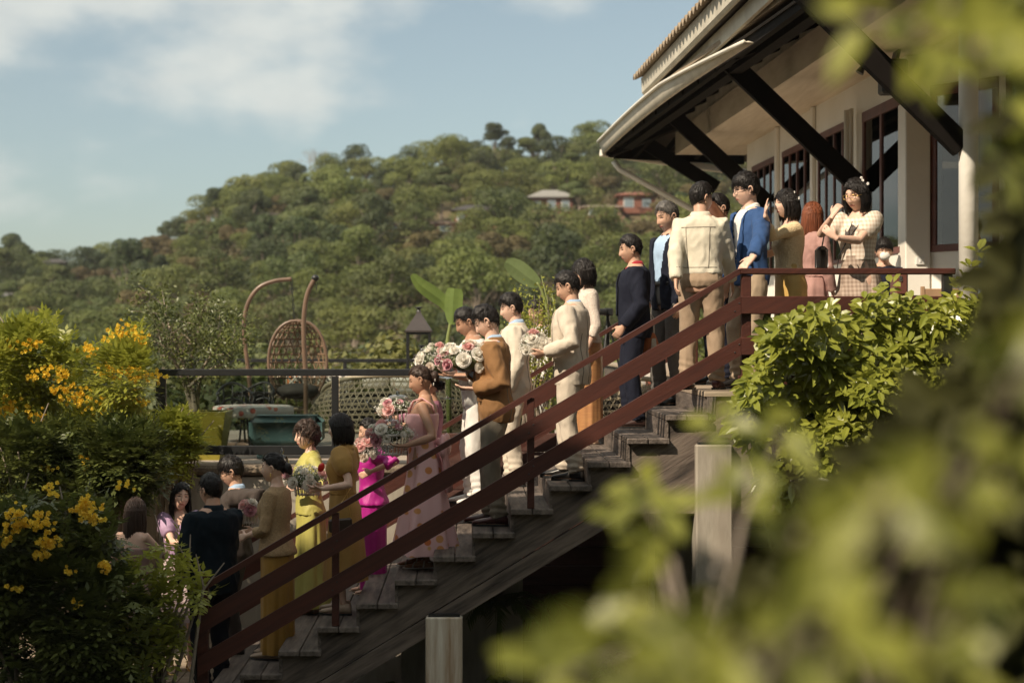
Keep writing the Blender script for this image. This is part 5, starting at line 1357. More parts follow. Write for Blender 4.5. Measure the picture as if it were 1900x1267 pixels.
def earmb(b, Mh):
    for s in (-1, 1):
        R = Matrix.Rotation(s*.35, 3, 'Z')@Matrix.Rotation(.15, 3, 'X')
        pts = [(s*.006*math.sin(t), .017*math.cos(t)-.006, .030*math.sin(t)) for t in np.linspace(-1.9, 3.4, 12)]
        b.tube([Mh@(Vector((s*.078, -.006, -.004))+R@Vector(p)) for p in pts], .0065, 6)
        b.ell(Mh@Vector((s*.074, -.008, -.006)), (.008, .016, .026), 8, 6, R=Mh.to_3x3().normalized()@R)
def hand(b, W_, d, n, s, curl=.5, sp=1.0, thumb=.6, sc=1.0, side=1):
    """W_: wrist, d: direction of the hand, n: palm normal (fingers curl towards n); side: +1/-1 where the thumb is"""
    d = d.normalized(); n = (n-d*n.dot(d)).normalized(); a = d.cross(n)*side
    k = s*sc
    b.loft([[W_+d*k*t+a*math.cos(u)*w*k+n*math.sin(u)*h*k for u in np.linspace(0, 6.283, 12, endpoint=False)] for t, w, h in ((-.03,.024,.019), (0,.024,.017), (.03,.034,.016), (.065,.040,.015), (.092,.038,.012))])
    for i, (L_, o) in enumerate(((.070, .030), (.080, .010), (.075, -.010), (.058, -.029))):
        p = W_+d*k*.085+a*k*o; dd = (d+a*.10*sp*(o/.03)).normalized(); pts = [p-dd*k*.015]; ang = curl*(.35+.06*i); q = p
        for j, fr in enumerate((.42, .32, .26)):
            dd = (dd*math.cos(ang)+n*math.sin(ang)).normalized(); 
            nn2 = (n-dd*n.dot(dd)); q = q+dd*k*L_*fr; pts.append(q); ang = curl*.75
            n_ = nn2.normalized() if nn2.length > .1 else n
            dd = dd
        b.tube(pts, [.0088*k, .0085*k, .008*k, .0065*k], 6)
    p = W_+d*k*.028+a*k*.030; td = (d*.65+a*.75+n*.25*thumb).normalized(); t2 = (d*.85+a*.25+n*.45*thumb).normalized()
    b.tube([p-td*k*.02, p+td*k*.025, p+td*k*.032+t2*k*.030, p+td*k*.032+t2*k*.052], [.012*k, .0105*k, .009*k, .007*k], 6)
def ik(S_, T, l1, l2, pole):
    v = T-S_; L_ = min(v.length, (l1+l2)*.995); d = v.normalized(); T = S_+d*L_
    a = (l1*l1-l2*l2+L_*L_)/(2*L_); h = math.sqrt(max(0, l1*l1-a*a)); p = pole-d*pole.dot(d)
    p = p.normalized() if p.length > 1e-4 else Vector((0, -1, 0))
    return S_+d*a+p*h, T
def hairpart(root, Mh, style, hm, seed, T3=None):
    r = np.random.default_rng(seed); 
    st_ = dict(short=(.56,.12,-.25,-.58,.018), fringe=(.28,.02,-.28,-.60,.026), quiff=(.55,.15,-.25,-.56,.020), bun=(.55,.25,.0,-.45,.012), bob=(.45,-.2,-.75,-.95,.014), long=(.52,-.1,-.6,-.9,.013), curly=(.46,-.05,-.30,-.6,.030), longfringe=(.25,-.2,-.7,-.9,.015))[style]
    z0, z1, z2, z3, th = st_
    zs = lambda az: np.interp(az, [0, .9, 1.35, 1.9, 3.15], [z0, z0*.85, z1, z2, z3])
    nu, nv = 48, 34; V = []
    HV = HEAD[0]
    for j in range(nv+1):
        t = math.pi*j/nv
        for i in range(nu):
            ph = 2*math.pi*i/nu; d = Vector((math.sin(t)*math.sin(ph), math.sin(t)*math.cos(ph), math.cos(t))); az = abs(math.atan2(d.x, d.y))
            cov = (d.z-zs(az)-.05*noise.noise(Vector((d.x*7, d.y*7, seed))))/.16; cov = max(0, min(1, cov)); cov = cov*cov*(3-2*cov)
            thl = th*(.22+.78*max(0, min(1, (d.z+.05)/.55))) if style in ('short', 'quiff', 'fringe') else th
            k = -.10+cov*(.10+thl/.09)+ cov*.09*noise.noise(d*5+Vector((seed, 0, 0)))*(3 if style == 'curly' else 1)
            tt = max(0, -d.z); x, y, z = .0755*d.x, .094*d.y, .113*d.z; x *= 1-.25*tt**1.5; y *= (1-.36*tt) if y < 0 else .97
            if style in ('fringe', 'quiff', 'short') and d.z > .4: k += (.16 if style == 'quiff' else .10)*cov*(d.z-.4)*(1.1+d.y)
            V.append(Mh@Vector((x*(1+k), y*(1+k), z*(1+k*.9))))
    Fs = [(j*nu+i, (j+1)*nu+i, (j+1)*nu+(i+1) % nu, j*nu+(i+1) % nu) for j in range(nv) for i in range(nu)]
    b = MB(); b.add([tuple(v) for v in V], Fs)
    # locks lying over the cap
    def surf(d, k=0.0):
        tt = max(0, -d.z); x, y, z = .0755*d.x, .094*d.y, .113*d.z; x *= 1-.25*tt**1.5; y *= (1-.36*tt) if y < 0 else .97
        thl = th*(.22+.78*max(0, min(1, (d.z+.05)/.55))) if style in ('short', 'quiff', 'fringe') else th
        f = 1+thl/.09*.85+k; return Vector((x*f, y*f, z*f))
    down = (Mh.to_3x3().inverted()@Vector((0, 0, -1))).normalized()
    nl = {'short': 1100, 'quiff': 1300, 'fringe': 1300, 'bun': 520, 'curly': 700}.get(style, 760)
    for i in range(nl):
        d = Vector(unit(r.normal(0, 1, 3))); az = abs(math.atan2(d.x, d.y))
        if d.z < zs(az)-.02: continue
        pts = []
        if style in ('short', 'quiff', 'fringe', 'curly'):
            flow = Vector((d.x*.6, (1.0 if style in ('fringe', 'quiff') else .4)*(1 if d.z > .35 else -.5), -0.25 if d.z < .7 else 0))+Vector(r.normal(0, .5 if style != 'curly' else 1.2, 3))
            lift = r.uniform(.08, .20) if style in ('quiff', 'fringe') and d.z > .45 else (r.uniform(.02, .10) if d.z > .3 else .012)
            for q in range(4): dd = (d+flow*.13*q).normalized(); pts.append(surf(dd, lift*(q/3)*r.uniform(.2, 1.3)+(.05*math.sin(q*2+i) if style == 'curly' else 0)))
            w = r.uniform(.0018, .0042) if style != 'curly' else .006
        elif style == 'bun':
            for q in range(5): dd = (d*(1-q/4*.8)+Vector((0, -1, .05))*(q/4)).normalized(); pts.append(surf(dd, .01))
            w = .0042
        else:
            L_ = {'bob': .21, 'long': .36, 'longfringe': .21}[style]*r.uniform(.85, 1.05); d0 = d if d.z > .2 else Vector((d.x, min(d.y, .2), .2)).normalized()
            side_ = Vector((d0.x, min(.35, d0.y), 0)); side_ = side_.normalized() if side_.length > .05 else Vector((0, -1, 0))
            if side_.y > .45: side_ = Vector((math.copysign(.9, d0.x+.001), .42, 0)).normalized()
            for q in (0, .35, .7): pts.append(surf((d0*(1-q)+Vector((side_.x, side_.y, -.05))*q).normalized(), .03*r.random()))
            e = Vector((side_.x*.088, side_.y*.102-.006, -.01)); wv = r.normal(0, .004)
            for q in (.35, .7, 1): pts.append(e+down*(L_-.09)*q + Vector((side_.x*.012*math.sin(q*3+i), side_.y*.01+wv*q, 0)) - Vector((side_.x, side_.y, 0))*.018*q*q)
            w = .0065
        b.tube([Mh@p for p in pts], list(np.linspace(w, w*.35, len(pts))), 4, flat=.45)
    for i in range(70):     # stray hairs breaking the outline
        d = Vector(unit(r.normal(0, 1, 3))); az = abs(math.atan2(d.x, d.y))
        if d.z < zs(az)+.05: continue
        q0 = surf(d); t1 = Vector(r.normal(0, 1, 3)); t1 = (t1-d*t1.dot(d)).normalized()
        b.tube([Mh@q0, Mh@(q0+d*.006+t1*.012), Mh@(q0+d*.010+t1*.028)], [.0018, .0014, .0006], 3)
    if style == 'bun':
        c = Mh@Vector((0, -.118, .0)); b.ell(c, (.042, .034, .045), 14, 10)
        for i in range(26):
            a0 = r.random()*6.28; ph = r.normal(0, .5); b.tube([c+Vector((math.cos(a0+t)*.042*math.cos(ph), math.sin(a0+t)*.034, math.cos(a0+t)*.02*ph+.045*math.sin(a0+t)*math.sin(ph+.6))) for t in np.linspace(0, 2.2, 6)], .006, 4)
    if style in ('bob', 'long', 'longfringe'):   # inner body of the hanging hair
        L_ = {'bob': .20, 'long': .34, 'longfringe': .20}[style]; rings = []
        for q in np.linspace(0, 1, 9):
            row = []
            for az in np.linspace(1.25, 2*math.pi-1.25, 22):
                sx_, sy_ = math.sin(az), math.cos(az); rr = 1-.10*q*q
                row.append(Mh@(Vector((sx_*.086*rr, sy_*.100*rr-.004, .03))+down*(L_-.06)*q))
            for az in np.linspace(2*math.pi-1.35, 1.35, 22):
                sx_, sy_ = math.sin(az), math.cos(az); rr = (1-.10*q*q)*.78
                row.append(Mh@(Vector((sx_*.086*rr, sy_*.100*rr-.004, .03))+down*(L_-.06)*q))
            rings.append(row)
        b.loft(rings)
    part('hair', b, hm, root, True, True)
PEOPLE = {}
m_seam = mat('stitched_seam', (0.22,0.19,0.15), rough=.9)
def person(key, px, Y, top, face, label, sex='m', hair='short', hm=None, skin='mid', lean=0, pitch=0, yaw=0, rh=None, lh=None, rpole=None, lpole=None,
           rcurl=.5, lcurl=.5, rdir=None, ldir=None, rn=None, ln_=None, wear=(), build=1.0, zg=None, H=None, feet=((.10, .03), (-.10, -.03)), bend=0, vox=.0085, group=None, tilt=0, ldz=0, rdz=0, hs=1.0):
    X = (px-CX)*Y/F; z = ground_at(X) if zg is None else zg
    h = (ZC+(CY-top)*Y/F-z) if H is None else H
    s = h/(1.70-.012*abs(pitch)/20-.0022*lean*.3)
    t = thing('person', (X, Y, z), label, 'person', group, R3(face-90)); root = t
    T_ = TM if sex == 'm' else TF; bd = build
    hip = V3(0, 0, .95*s); Rl = Matrix.Rotation(-R3(lean), 3, 'X')
    def U(p): p = Vector(p)*s; return p if p.z < hip.z-.12*s else hip+Rl@(p-hip) if p.z > hip.z else p.lerp(hip+Rl@(p-hip), max(0, (p.z-hip.z+.12*s)/(.12*s)))
    def sect(z_, rx, ry, yo, inf=0.0, n=24): return [U((v.x, v.y+yo, z_)) for v in ring((0, 0, 0), (rx+inf)*bd, (ry+inf)*bd, n=n)]
    b = MB()
    b.loft([sect(*q) for q in T_])
    nr = .056 if sex == 'm' else .046
    Hc = U((0, .022, 1.576)) if sex == 'm' else U((0, .020, 1.574))
    Hc = Hc + Rl@Vector((0, .004, .004*s)); Rh = Rl@Matrix.Rotation(R3(yaw), 3, 'Z')@Matrix.Rotation(-R3(pitch), 3, 'X')@Matrix.Rotation(R3(tilt), 3, 'Y'); Mh = Matrix.Translation(Hc)@(Rh.to_4x4())@Matrix.Scale(s*hs*1.05, 4)
    b.tube([U((0, -.012, 1.36)), U((0, -.012, 1.44)), (U((0, -.006, 1.49))+Hc*.0), Mh@Vector((0, -.018, -.03))], [nr*1.5*s, nr*1.12*s, nr*s, nr*s*.98], 16)
    sh = .160*bd if sex == 'm' else .140
    arms = {}
    for nm, sg, tgt, pole, curl, hd, hn, hdz in (('r', 1, rh, rpole, rcurl, rdir, rn, rdz), ('l', -1, lh, lpole, lcurl, ldir, ln_, ldz)):
        S_ = U((sg*sh, -.008, 1.362)); T = Vector(tgt)*s if tgt is not None else S_+V3(sg*.07, .06, -.50)*s
        pole_ = Vector(pole) if pole else V3(sg*.55, -.75, -.35)
        E_, Wr = ik(S_, T, .285*s, .245*s, pole_)
        arms[nm] = (S_, E_, Wr)
        k = s*(1 if sex == 'm' else .85)*(.5+.5*bd)
        b.tube([S_+V3(-sg*.06*s, 0, -.01*s), S_, S_.lerp(E_, .35), S_.lerp(E_, .85), E_, E_.lerp(Wr, .3), E_.lerp(Wr, .8), Wr], [.052*k, .056*k, .047*k, .040*k, .040*k, .041*k, .030*k, .024*k], 12)
        d = (Wr-E_).normalized(); d = Vector(hd) if hd else d; nn = Vector(hn) if hn else V3(-sg, 0, -.25)
        sd = 1 if (d.cross(nn)).dot(V3(0, .7, 1.0)) > 0 else -1
        hand(b, Wr, d, nn, s*(1 if sex == 'm' else .92), curl, side=sd)
    legs = {}
    for sg, (fx, fy), dz in ((1, feet[0], rdz), (-1, feet[1], ldz)):
        A_ = V3(fx*s, fy*s, .085*s+dz); Hj = V3(sg*.088*s, -.005*s, .88*s); K_, A2 = ik(Hj, A_, .404*s, .398*s, V3(sg*.1, 1, 0)); legs[sg] = (Hj, K_, A2)
        k = s*(.9+.1*bd)
        b.tube([Hj+V3(0, 0, .05*s), Hj.lerp(K_, .25), Hj.lerp(K_, .85), K_, K_.lerp(A2, .28), K_.lerp(A2, .85), A2], [v*k*(1 if sex == 'm' else .80) for v in (.082, .080, .056, .052, .053, .036, .036)], 14)
        f0 = A2+V3(0, -.035*s, -.045*s)
        b.loft([[f0+V3(math.cos(u)*w*s, L_*s, (hh+math.sin(u)*hh)*s-.035*s) for u in np.linspace(0, 6.283, 10, endpoint=False)] for L_, w, hh in ((-.02,.022,.028), (.02,.032,.040), (.08,.036,.032), (.15,.044,.020), (.20,.042,.014), (.225,.022,.010))])
    V, Nn, Fs = remesh(b, vox*s, 4, .5)
    # head and ears share the mesh of the body
    e = MB(); earmb(e, Mh) if hair not in ('bob', 'long', 'longfringe') else e.ell(Mh@Vector((0, 0, 0)), (.01, .01, .01), 5, 4); HVt = (np.array(Mh.to_3x3())@HEAD[0].T).T+np.array(Mh.translation)
    o1 = len(V); Vall = np.concatenate([V, HVt]+e.V); Fall = Fs+[tuple(i+o1 for i in f) for f in HEAD[1]]; o2 = o1+len(HVt); Fall += [tuple(i+o2 for i in f) for f in e.Fc]
    mi = [0]*len(Fs)+HEAD[2]+[0]*len(e.Fc)
    meshobj('body', Vall, Fall, [SK[skin], m_lip, m_brow, m_eye], root, mi)
    hm = hm or m_hair
    if hair: hairpart(root, Mh, hair, hm, len(PEOPLE)+3)
    ctx = dict(root=root, s=s, U=U, sect=sect, T=T_, arms=arms, legs=legs, Mh=Mh, Hc=Hc, sex=sex, seed=len(PEOPLE)*7+1, bd=bd, Rl=Rl, lean=lean, hip=hip)
    for w in wear: w(ctx)
    t['h_'] = h; del t['h_']
    bpy.context.view_layer.update()
    PEOPLE[key] = ctx; ctx['W'] = Matrix.Translation((X, Y, z))@Matrix.Rotation(R3(face-90), 4, 'Z')
    return ctx
# ---- garments: each returns a function that dresses the figure
def upper(nm, m, hem=.96, inf=.018, sleeve='long', open_=None, amp=.013, collar=None, flare=0.0, neck=1.43, vox=.011, buttons=False, stiff=1.0, noslv=False, cm=None, seam=None):
    def f(c):
        s, U, sect, T_ = c['s'], c['U'], c['sect'], c['T']; b = MB(); rg = []
        zz = [q[0] for q in T_]; 
        def at(z_): return [np.interp(z_, zz, [q[i] for q in T_]) for i in (1, 2, 3)]
        wai = c['sex'] == 'm'
        zlist = [z_ for z_ in np.linspace(hem, min(neck, zz[-1]), 16)]
        for z_ in zlist:
            a = at(max(z_, .80)); fl_ = flare*max(0, (1.0-z_)/.2)
            w = a[0]; dpt = a[1]
            if wai: w = max(w, .146 if z_ < 1.2 else 0); dpt = max(dpt, .108 if z_ < 1.2 else 0)
            k = inf*(1 if z_ < 1.40 else max(.3, (neck-z_)/.05))
            rg.append(sect(z_, w+fl_, dpt+fl_, a[2], k))
        b.loft(rg)
        if sleeve:
            for nmz, sg in (('r', 1), ('l', -1)):
                S_, E_, Wr = c['arms'][nmz]; k = s*(1 if wai else .84)*(.6+.4*c['bd']); i2 = inf*s
                if sleeve == 'long': pts = [S_+V3(-sg*.07, 0, -.02)*s, S_+V3(0, 0, .004), S_.lerp(E_, .5), E_, E_.lerp(Wr, .5), E_.lerp(Wr, .97)]; rr = [.060*k+i2, .062*k+i2*.8, .052*k+i2*.8, .048*k+i2*.8, .040*k+i2*.9, .032*k+i2*1.0]
                elif sleeve == 'threeq': pts = [S_+V3(-sg*.06, 0, -.02)*s, S_, S_.lerp(E_, .5), E_, E_.lerp(Wr, .45)]; rr = [.058*k+i2, .060*k+i2*.8, .050*k+i2*.6, .045*k+i2*.6, .042*k+i2*.9]
                elif sleeve == 'puff': pts = [S_+V3(-sg*.06, 0, -.01)*s, S_+V3(0, 0, .012)*s, S_.lerp(E_, .25), S_.lerp(E_, .50), S_.lerp(E_, .62), S_.lerp(E_, .66)]; rr = [.055*k+i2, .080*k+i2, .092*k+i2, .078*k+i2, .050*k+i2, .046*k+i2]
                elif sleeve == 'cap': pts = [S_+V3(-sg*.06, 0, -.01)*s, S_+V3(0, 0, .012)*s, S_.lerp(E_, .3), S_.lerp(E_, .45)]; rr = [.055*k+i2, .070*k+i2, .066*k+i2, .055*k+i2]
                b.tube(pts, rr, 14)
                if buttons and sleeve == 'long': pass
        V, Nn, Fs = remesh(b, vox*s, 3)
        V = folds(V, Nn, amp*s, c['seed']+len(nm), (1, 1, .75), 44)
        if open_:   # open front: cut a wedge from the neck down
            ztop, zbot, hw = open_; Vl = V.copy(); hp = np.array(c['hip']); Ri = np.array(c['Rl'].inverted()); up = V[:, 2] > hp[2]; Vl[up] = hp+(V[up]-hp)@Ri.T; Vl /= s
            cen = np.array([Vl[list(f)].mean(0) for f in Fs])
            if zbot <= hem: lim = np.maximum(hw*np.clip((cen[:, 2]-zbot)/(ztop-zbot), 0, 1), .028)
            else: lim = hw*np.clip((cen[:, 2]-zbot)/(ztop-zbot), 0, 1)
            keep = ~((cen[:, 1] > .02) & (np.abs(cen[:, 0]) < lim) & (cen[:, 2] < ztop+.1))
            if zbot > hem+.02: pass
            Fs = [f for f, k_ in zip(Fs, keep) if k_]
        o = meshobj(nm, V, Fs, m, c['root'])
        if seam:
            from mathutils.bvhtree import BVHTree
            bv = BVHTree.FromPolygons([tuple(v) for v in V], Fs); sb = MB()
            def line(P0, P1, front, n=14):
                q = []
                for t in np.linspace(0, 1, n):
                    a = U(tuple(Vector(P0).lerp(Vector(P1), t))); d = V3(0, -1 if front else 1, 0); h_ = bv.ray_cast(a-d*.5, d)
                    if h_[0] is not None: q.append(h_[0]-d*.001)
                if len(q) > 2: sb.tube(q, .0035*s, 4)
            for sp in seam:
                if sp == 'back': line((0, 0, hem+.01), (0, 0, 1.38), False)
                if sp == 'yoke': line((-.14, 0, 1.335), (.14, 0, 1.335), False); line((-.085, 0, hem+.05), (-.10, 0, 1.33), False); line((.085, 0, hem+.05), (.10, 0, 1.33), False); line((-.15, 0, hem+.055), (.15, 0, hem+.055), False)
                if sp == 'front': line((0, 0, hem+.01), (0, 0, 1.36), True)
                if sp == 'side': line((-.10, 0, hem+.01), (-.085, 0, 1.20), False); line((.10, 0, hem+.01), (.085, 0, 1.20), False); line((-.10, 0, hem+.01), (-.10, 0, 1.20), True); line((.10, 0, hem+.01), (.10, 0, 1.20), True)
                if sp == 'pocket': line((.07, 0, .955), (.145, 0, .965), True); line((-.07, 0, .955), (-.145, 0, .965), True)
            if sb.n:
                part('seam', sb, m_seam, o, True, True)
        if collar:
            cb = MB(); r_ = ((.066 if nm == 'shirt' else .074) if wai else .06)*s; Uc = lambda x, y, z_: U((x, y, z_))
            hgt = collar
            rows = []
            for z_, rr_, yy_ in ((1.425, 1.22, -.014), (1.425+hgt*.8, 1.02, -.012), (1.425+hgt, .98, -.010), (1.425+hgt*.7, 1.12, -.012), (1.41, 1.38, -.014)):
                rows.append([Uc(rr_*r_/s*math.sin(a), rr_*r_/s*math.cos(a)*.98+yy_, z_-.035*max(0, math.cos(a))) for a in np.linspace(.35, 6.283-.35, 22)])
            cb.loft(rows, cap=False, closed=False)
            part('collar', cb, cm or m, o, True, True)
        if buttons and open_:   # lapels laid on the front, folded back from the opening
            from mathutils.bvhtree import BVHTree
            bv = BVHTree.FromPolygons([tuple(v) for v in V], Fs); ztop, zbot, hw = open_
            for sg in (-1, 1):
                rows = []
                for t in np.linspace(0, 1, 13):
                    z_ = ztop-.035+(max(zbot, 1.0)-ztop+.03)*t; lim = max(.012, hw*(z_-zbot)/(ztop-zbot)); wdt = .052*math.sin(math.pi*min(1, .18+.82*(1-t)**.8))**.8+.004
                    if .24 < t < .30: wdt *= .62
                    pr = []
                    for q in (0, .5, 1):
                        a_ = U((sg*(lim+.004+wdt*q), 0, z_+.012*q*(1-t))); h_ = bv.ray_cast(a_+c['Rl']@V3(0, .5, 0), c['Rl']@V3(0, -1, 0))
                        p_ = h_[0] if h_[0] is not None else a_+V3(0, .12*s, 0); pr.append(p_+c['Rl']@V3(0, (.006+.007*q)*s, 0))
                    rows.append(pr+[p-c['Rl']@V3(0, .005*s, 0) for p in pr[::-1]])
                cb = MB(); cb.loft(rows); part('lapel', cb, m, o, True, True)
            cb = MB()
            for sg in (-1, 1): cb.bbox(U((sg*.150*c['bd'], .050, .985)), (.012*s, .12*s, .035*s), .004, Matrix.Rotation(sg*-.35, 3, 'Z'))
            part('pocket_flap', cb, m, o, False, True)
        return o
    return f
def trousers(m, inf=.014, amp=.010, hem=.07, wide=1.0, nm='trousers'):
    def f(c):
        s = c['s']; b = MB(); T_ = c['T']
        b.loft([c['sect'](z_, a, d_, yo, inf) for z_, a, d_, yo in [(.84, .150, .108, -.012), (.90, .166, .122, -.014), (.96, .156, .112, -.006), (1.03, .146, .104, .002)]])
        for sg in (1, -1):
            Hj, K_, A_ = c['legs'][sg]; k = s*wide; i2 = inf*s
            low = A_.lerp(K_, 0); low = V3(A_.x, A_.y, hem*s+(A_.z-.085*s)+.0)
            b.tube([Hj+V3(0, 0, .03*s), Hj.lerp(K_, .2), Hj.lerp(K_, .7), K_, K_.lerp(A_, .4), K_.lerp(A_, .85), low], [.088*k+i2*.4, .090*k+i2*.6, .070*k+i2, .062*k+i2, .056*k+i2, .052*k+i2, .056*k+i2], 16)
        V, Nn, Fs = remesh(b, .0115*s, 3); V = folds(V, Nn, amp*s, c['seed']+5, (1.2, 1.2, .8), 38)
        # creases bunching over the shoe
        zl = np.clip((.30*s-V[:, 2])/(.3*s), 0, 1); V = V+Nn*(zl*.010*s*np.sin(V[:, 2]*110/s+V[:, 0]*30))[:, None]
        meshobj(nm, V, Fs, m, c['root'])
    return f
def belt(m):
    def f(c):
        b = MB(); b.loft([c['sect'](z_, .150, .108, .0, k) for z_, k in ((1.00, .018), (1.005, .024), (1.035, .024), (1.04, .018))]); part('belt', b, m, c['root'], True, True)
    return f
def skirt(m, top=1.05, hem=.1, w0=.0, w1=.05, nf=9, famp=.02, nm='skirt', fish=0.0, inf=.012, ecc=1.0):
    def f(c):
        s = c['s']; T_ = c['T']; zz = [q[0] for q in T_]; n = 72; rings = []; r = np.random.default_rng(c['seed']+9); ph = r.random(4)*6
        ft = [c['legs'][1][2], c['legs'][-1][2]]; mx = (ft[0]+ft[1])/2
        for z_ in np.linspace(hem, top, 26):
            u = (top-z_)/(top-hem); zc = max(z_, .86); a = [np.interp(zc, zz, [q[i] for q in T_]) for i in (1, 2, 3)]
            if z_ < .88: sp_ = (.88-z_)/max(.01, .88-hem); a[0] = a[0]+w1*sp_**1.1-fish*math.sin(math.pi*min(1, sp_*1.05))*.9; a[1] = a[1]+w1*sp_**1.1*ecc-fish*math.sin(math.pi*min(1, sp_*1.05))*.7
            cx_, cy_ = (mx.x/s*min(1, u*1.1), mx.y/s*min(1, u*1.1)) if z_ < .88 else (0, 0)
            row = []
            for k in range(n):
                t = 2*math.pi*k/n; fo = famp*u*(math.sin(nf*t+ph[0]+u*.8)+.5*math.sin((nf*2-3)*t+ph[1])) + famp*.3*math.sin(3*t+ph[2]+u*2)
                row.append(c['U'](((a[0]+inf+fo)*math.cos(t)*c['bd']+cx_, (a[1]+inf+fo)*math.sin(t)*c['bd']+a[2]+cy_, z_)))
            rings.append(row)
        b = MB(); b.loft(rings, cap=False)
        inner = [[p+(Vector((rings[j][0].x+rings[j][n//2].x, rings[j][0].y+rings[j][n//2].y, 2*p.z))*.5-p)*.04 for p in rings[j]] for j in (0, 3)]; b.loft([rings[0]]+inner, cap=False)
        part(nm, b, m, c['root'], True, True)
    return f
def shoes(m, kind='shoe', heel=0.0, sole=None):
    def f(c):
        s = c['s']
        for sg in (1, -1):
            A_ = c['legs'][sg][2]; f0 = V3(A_.x, A_.y-.035*s, A_.z-.085*s); b = MB()
            if kind == 'shoe':
                b.loft([[f0+V3(math.cos(u)*w*s, L_*s, (.012+hh*(1+math.sin(u))*.5)*s) for u in np.linspace(0, 6.283, 14, endpoint=False)] for L_, w, hh in ((-.035,.022,.05), (-.02,.036,.082), (.03,.041,.090), (.07,.043,.078), (.12,.049,.058), (.18,.050,.044), (.225,.040,.034), (.245,.018,.022))])
                o = part('shoe', b, m, c['root'], True, True)
                b = MB(); b.loft([[f0+V3(math.cos(u)*w*s, L_*s, (z_)*s) for L_, w, u in ((-.04,.0,0), (-.03,.030,0), (.03,.044,0), (.10,.050,0), (.18,.054,0), (.235,.036,0), (.252,.0,0), (.235,-.036,0), (.18,-.054,0), (.10,-.050,0), (.03,-.044,0), (-.03,-.030,0))] for z_ in (-.001, .016)]); part('sole', b, sole or m_dark, o, False, True)
            else:
                for (L_, zz_) in ((.06, .062), (.15, .040)): b.tube([f0+V3(math.cos(u)*.040*s, L_*s-.012*math.sin(u)*s, (.012+zz_*math.sin(u))*s) for u in np.linspace(0, math.pi, 9)], .007*s, 6)
                b.tube([f0+V3(math.cos(u)*.034*s, (-.01-.025*math.sin(u)+.03)*s, .06*s) for u in np.linspace(0, math.pi, 9)]+[], .005*s, 5)
                b.loft([[f0+V3(math.cos(u)*w*s, L_*s, (z_-.0+.008*math.sin(u))*s) for u in np.linspace(0, 6.283, 10, endpoint=False)] for L_, w, z_ in ((-.03,.02,.012), (.0,.032,.010), (.06,.036,.006), (.15,.046,.004), (.22,.036,.004), (.24,.01,.004))])
                part('sandal', b, m, c['root'], True, True)
    return f
def glasses(m=None, dark=False):
    def f(c):
        Mh = c['Mh']; b = MB(); mm = m or m_dark
        for s_ in (-1, 1):
            b.tube([Mh@Vector((s_*.032+.022*math.cos(t), .098-.004*math.cos(t)*s_, .004+.018*math.sin(t))) for t in np.linspace(0, 6.283, 17)], .0022, 5, cap=False)
            b.tube([Mh@Vector((s_*.054, .094, .008)), Mh@Vector((s_*.078, .06, .010)), Mh@Vector((s_*.082, -.01, .008))], .002, 5)
        b.tube([Mh@Vector((-.010, .101, .006)), Mh@Vector((0, .104, .009)), Mh@Vector((.010, .101, .006))], .002, 5)
        o = part('glasses', b, mm, c['root'], True, True)
        if dark:
            b = MB()
            for s_ in (-1, 1): b.ell(Mh@Vector((s_*.032, .097, .004)), (.021, .002, .017), 12, 6, R=Mh.to_3x3().normalized())
            part('lens', b, m_dark, o, True, True)
    return f
def hairclip(pts, m):
    def f(c):
        b = MB()
        for x, y, z_ in pts:
            q = c['Mh']@Vector((x, y, z_))
            for k in range(5): b.ell(q+V3(.008*math.cos(k*1.256), 0, .008*math.sin(k*1.256)), (.006, .004, .006), 6, 4)
        part('hair_flower', b, m, c['root'], True, True)
    return f
def earring(m):
    def f(c):
        b = MB()
        for s_ in (-1, 1): q = c['Mh']@Vector((s_*.08, -.002, -.04)); b.ell(q, (.006, .006, .008), 8, 6); b.ell(q+V3(0, 0, -.016), (.007, .007, .010), 8, 6)
        part('earring', b, m, c['root'], True, True)
    return f
def strap(m, bagm=None):
    def f(c):
        s = c['s']; b = MB(); pts = [c['U'](p) for p in ((-.12, .06, 1.42), (-.07, .125, 1.32), (.02, .145, 1.2), (.10, .13, 1.08), (.17, .04, .98))]; b.tube(pts, .008*s, 6, flat=.5); part('bag_strap', b, m, c['root'], True, True)
    return f
def seams(m, back=True):     # buttons, centre back seam and sleeve buttons
    def f(c):
        s = c['s']; b = MB()
        for z_ in (1.12, 1.02, .93): b.ell(c['U']((.0, .148, z_)), (.009*s, .005*s, .009*s), 8, 6)
        part('button', b, m, c['root'], True, True)
    return f
def shirtfront(m, tie=False):     # shirt seen in the opening of a jacket
    return upper('shirt', m, hem=1.0, inf=.008, sleeve=None, amp=.004, collar=.035, vox=.012)
# hand targets may be given as photo points with a distance: ('w', px, py, Y)
_person = person
def person(key, px, Y, top, face, label, **k):
    X = (px-CX)*Y/F; z = ground_at(X) if k.get('zg') is None else k['zg']; h = (ZC+(CY-top)*Y/F-z) if k.get('H') is None else k['H']
    s = h/(1.70-.012*abs(k.get('pitch', 0))/20-.0022*k.get('lean', 0)*.3)
    Mi = (Matrix.Translation((X, Y, z))@Matrix.Rotation(R3(face-90), 4, 'Z')).inverted()
    for n_ in ('rh', 'lh'):
        v = k.get(n_)
        if v is not None and v[0] == 'w': k[n_] = tuple((Mi@P(*v[1:]))/s)
    for n_ in ('rdir', 'ldir', 'rn', 'ln_'):
        v = k.get(n_)
        if v is not None and v[0] == 'w': k[n_] = tuple(Mi.to_3x3()@Vector(v[1:]))
    return _person(key, px, Y, top, face, label, **k)
c_ = lambda n, col, **k: cloth(n, col, **k)
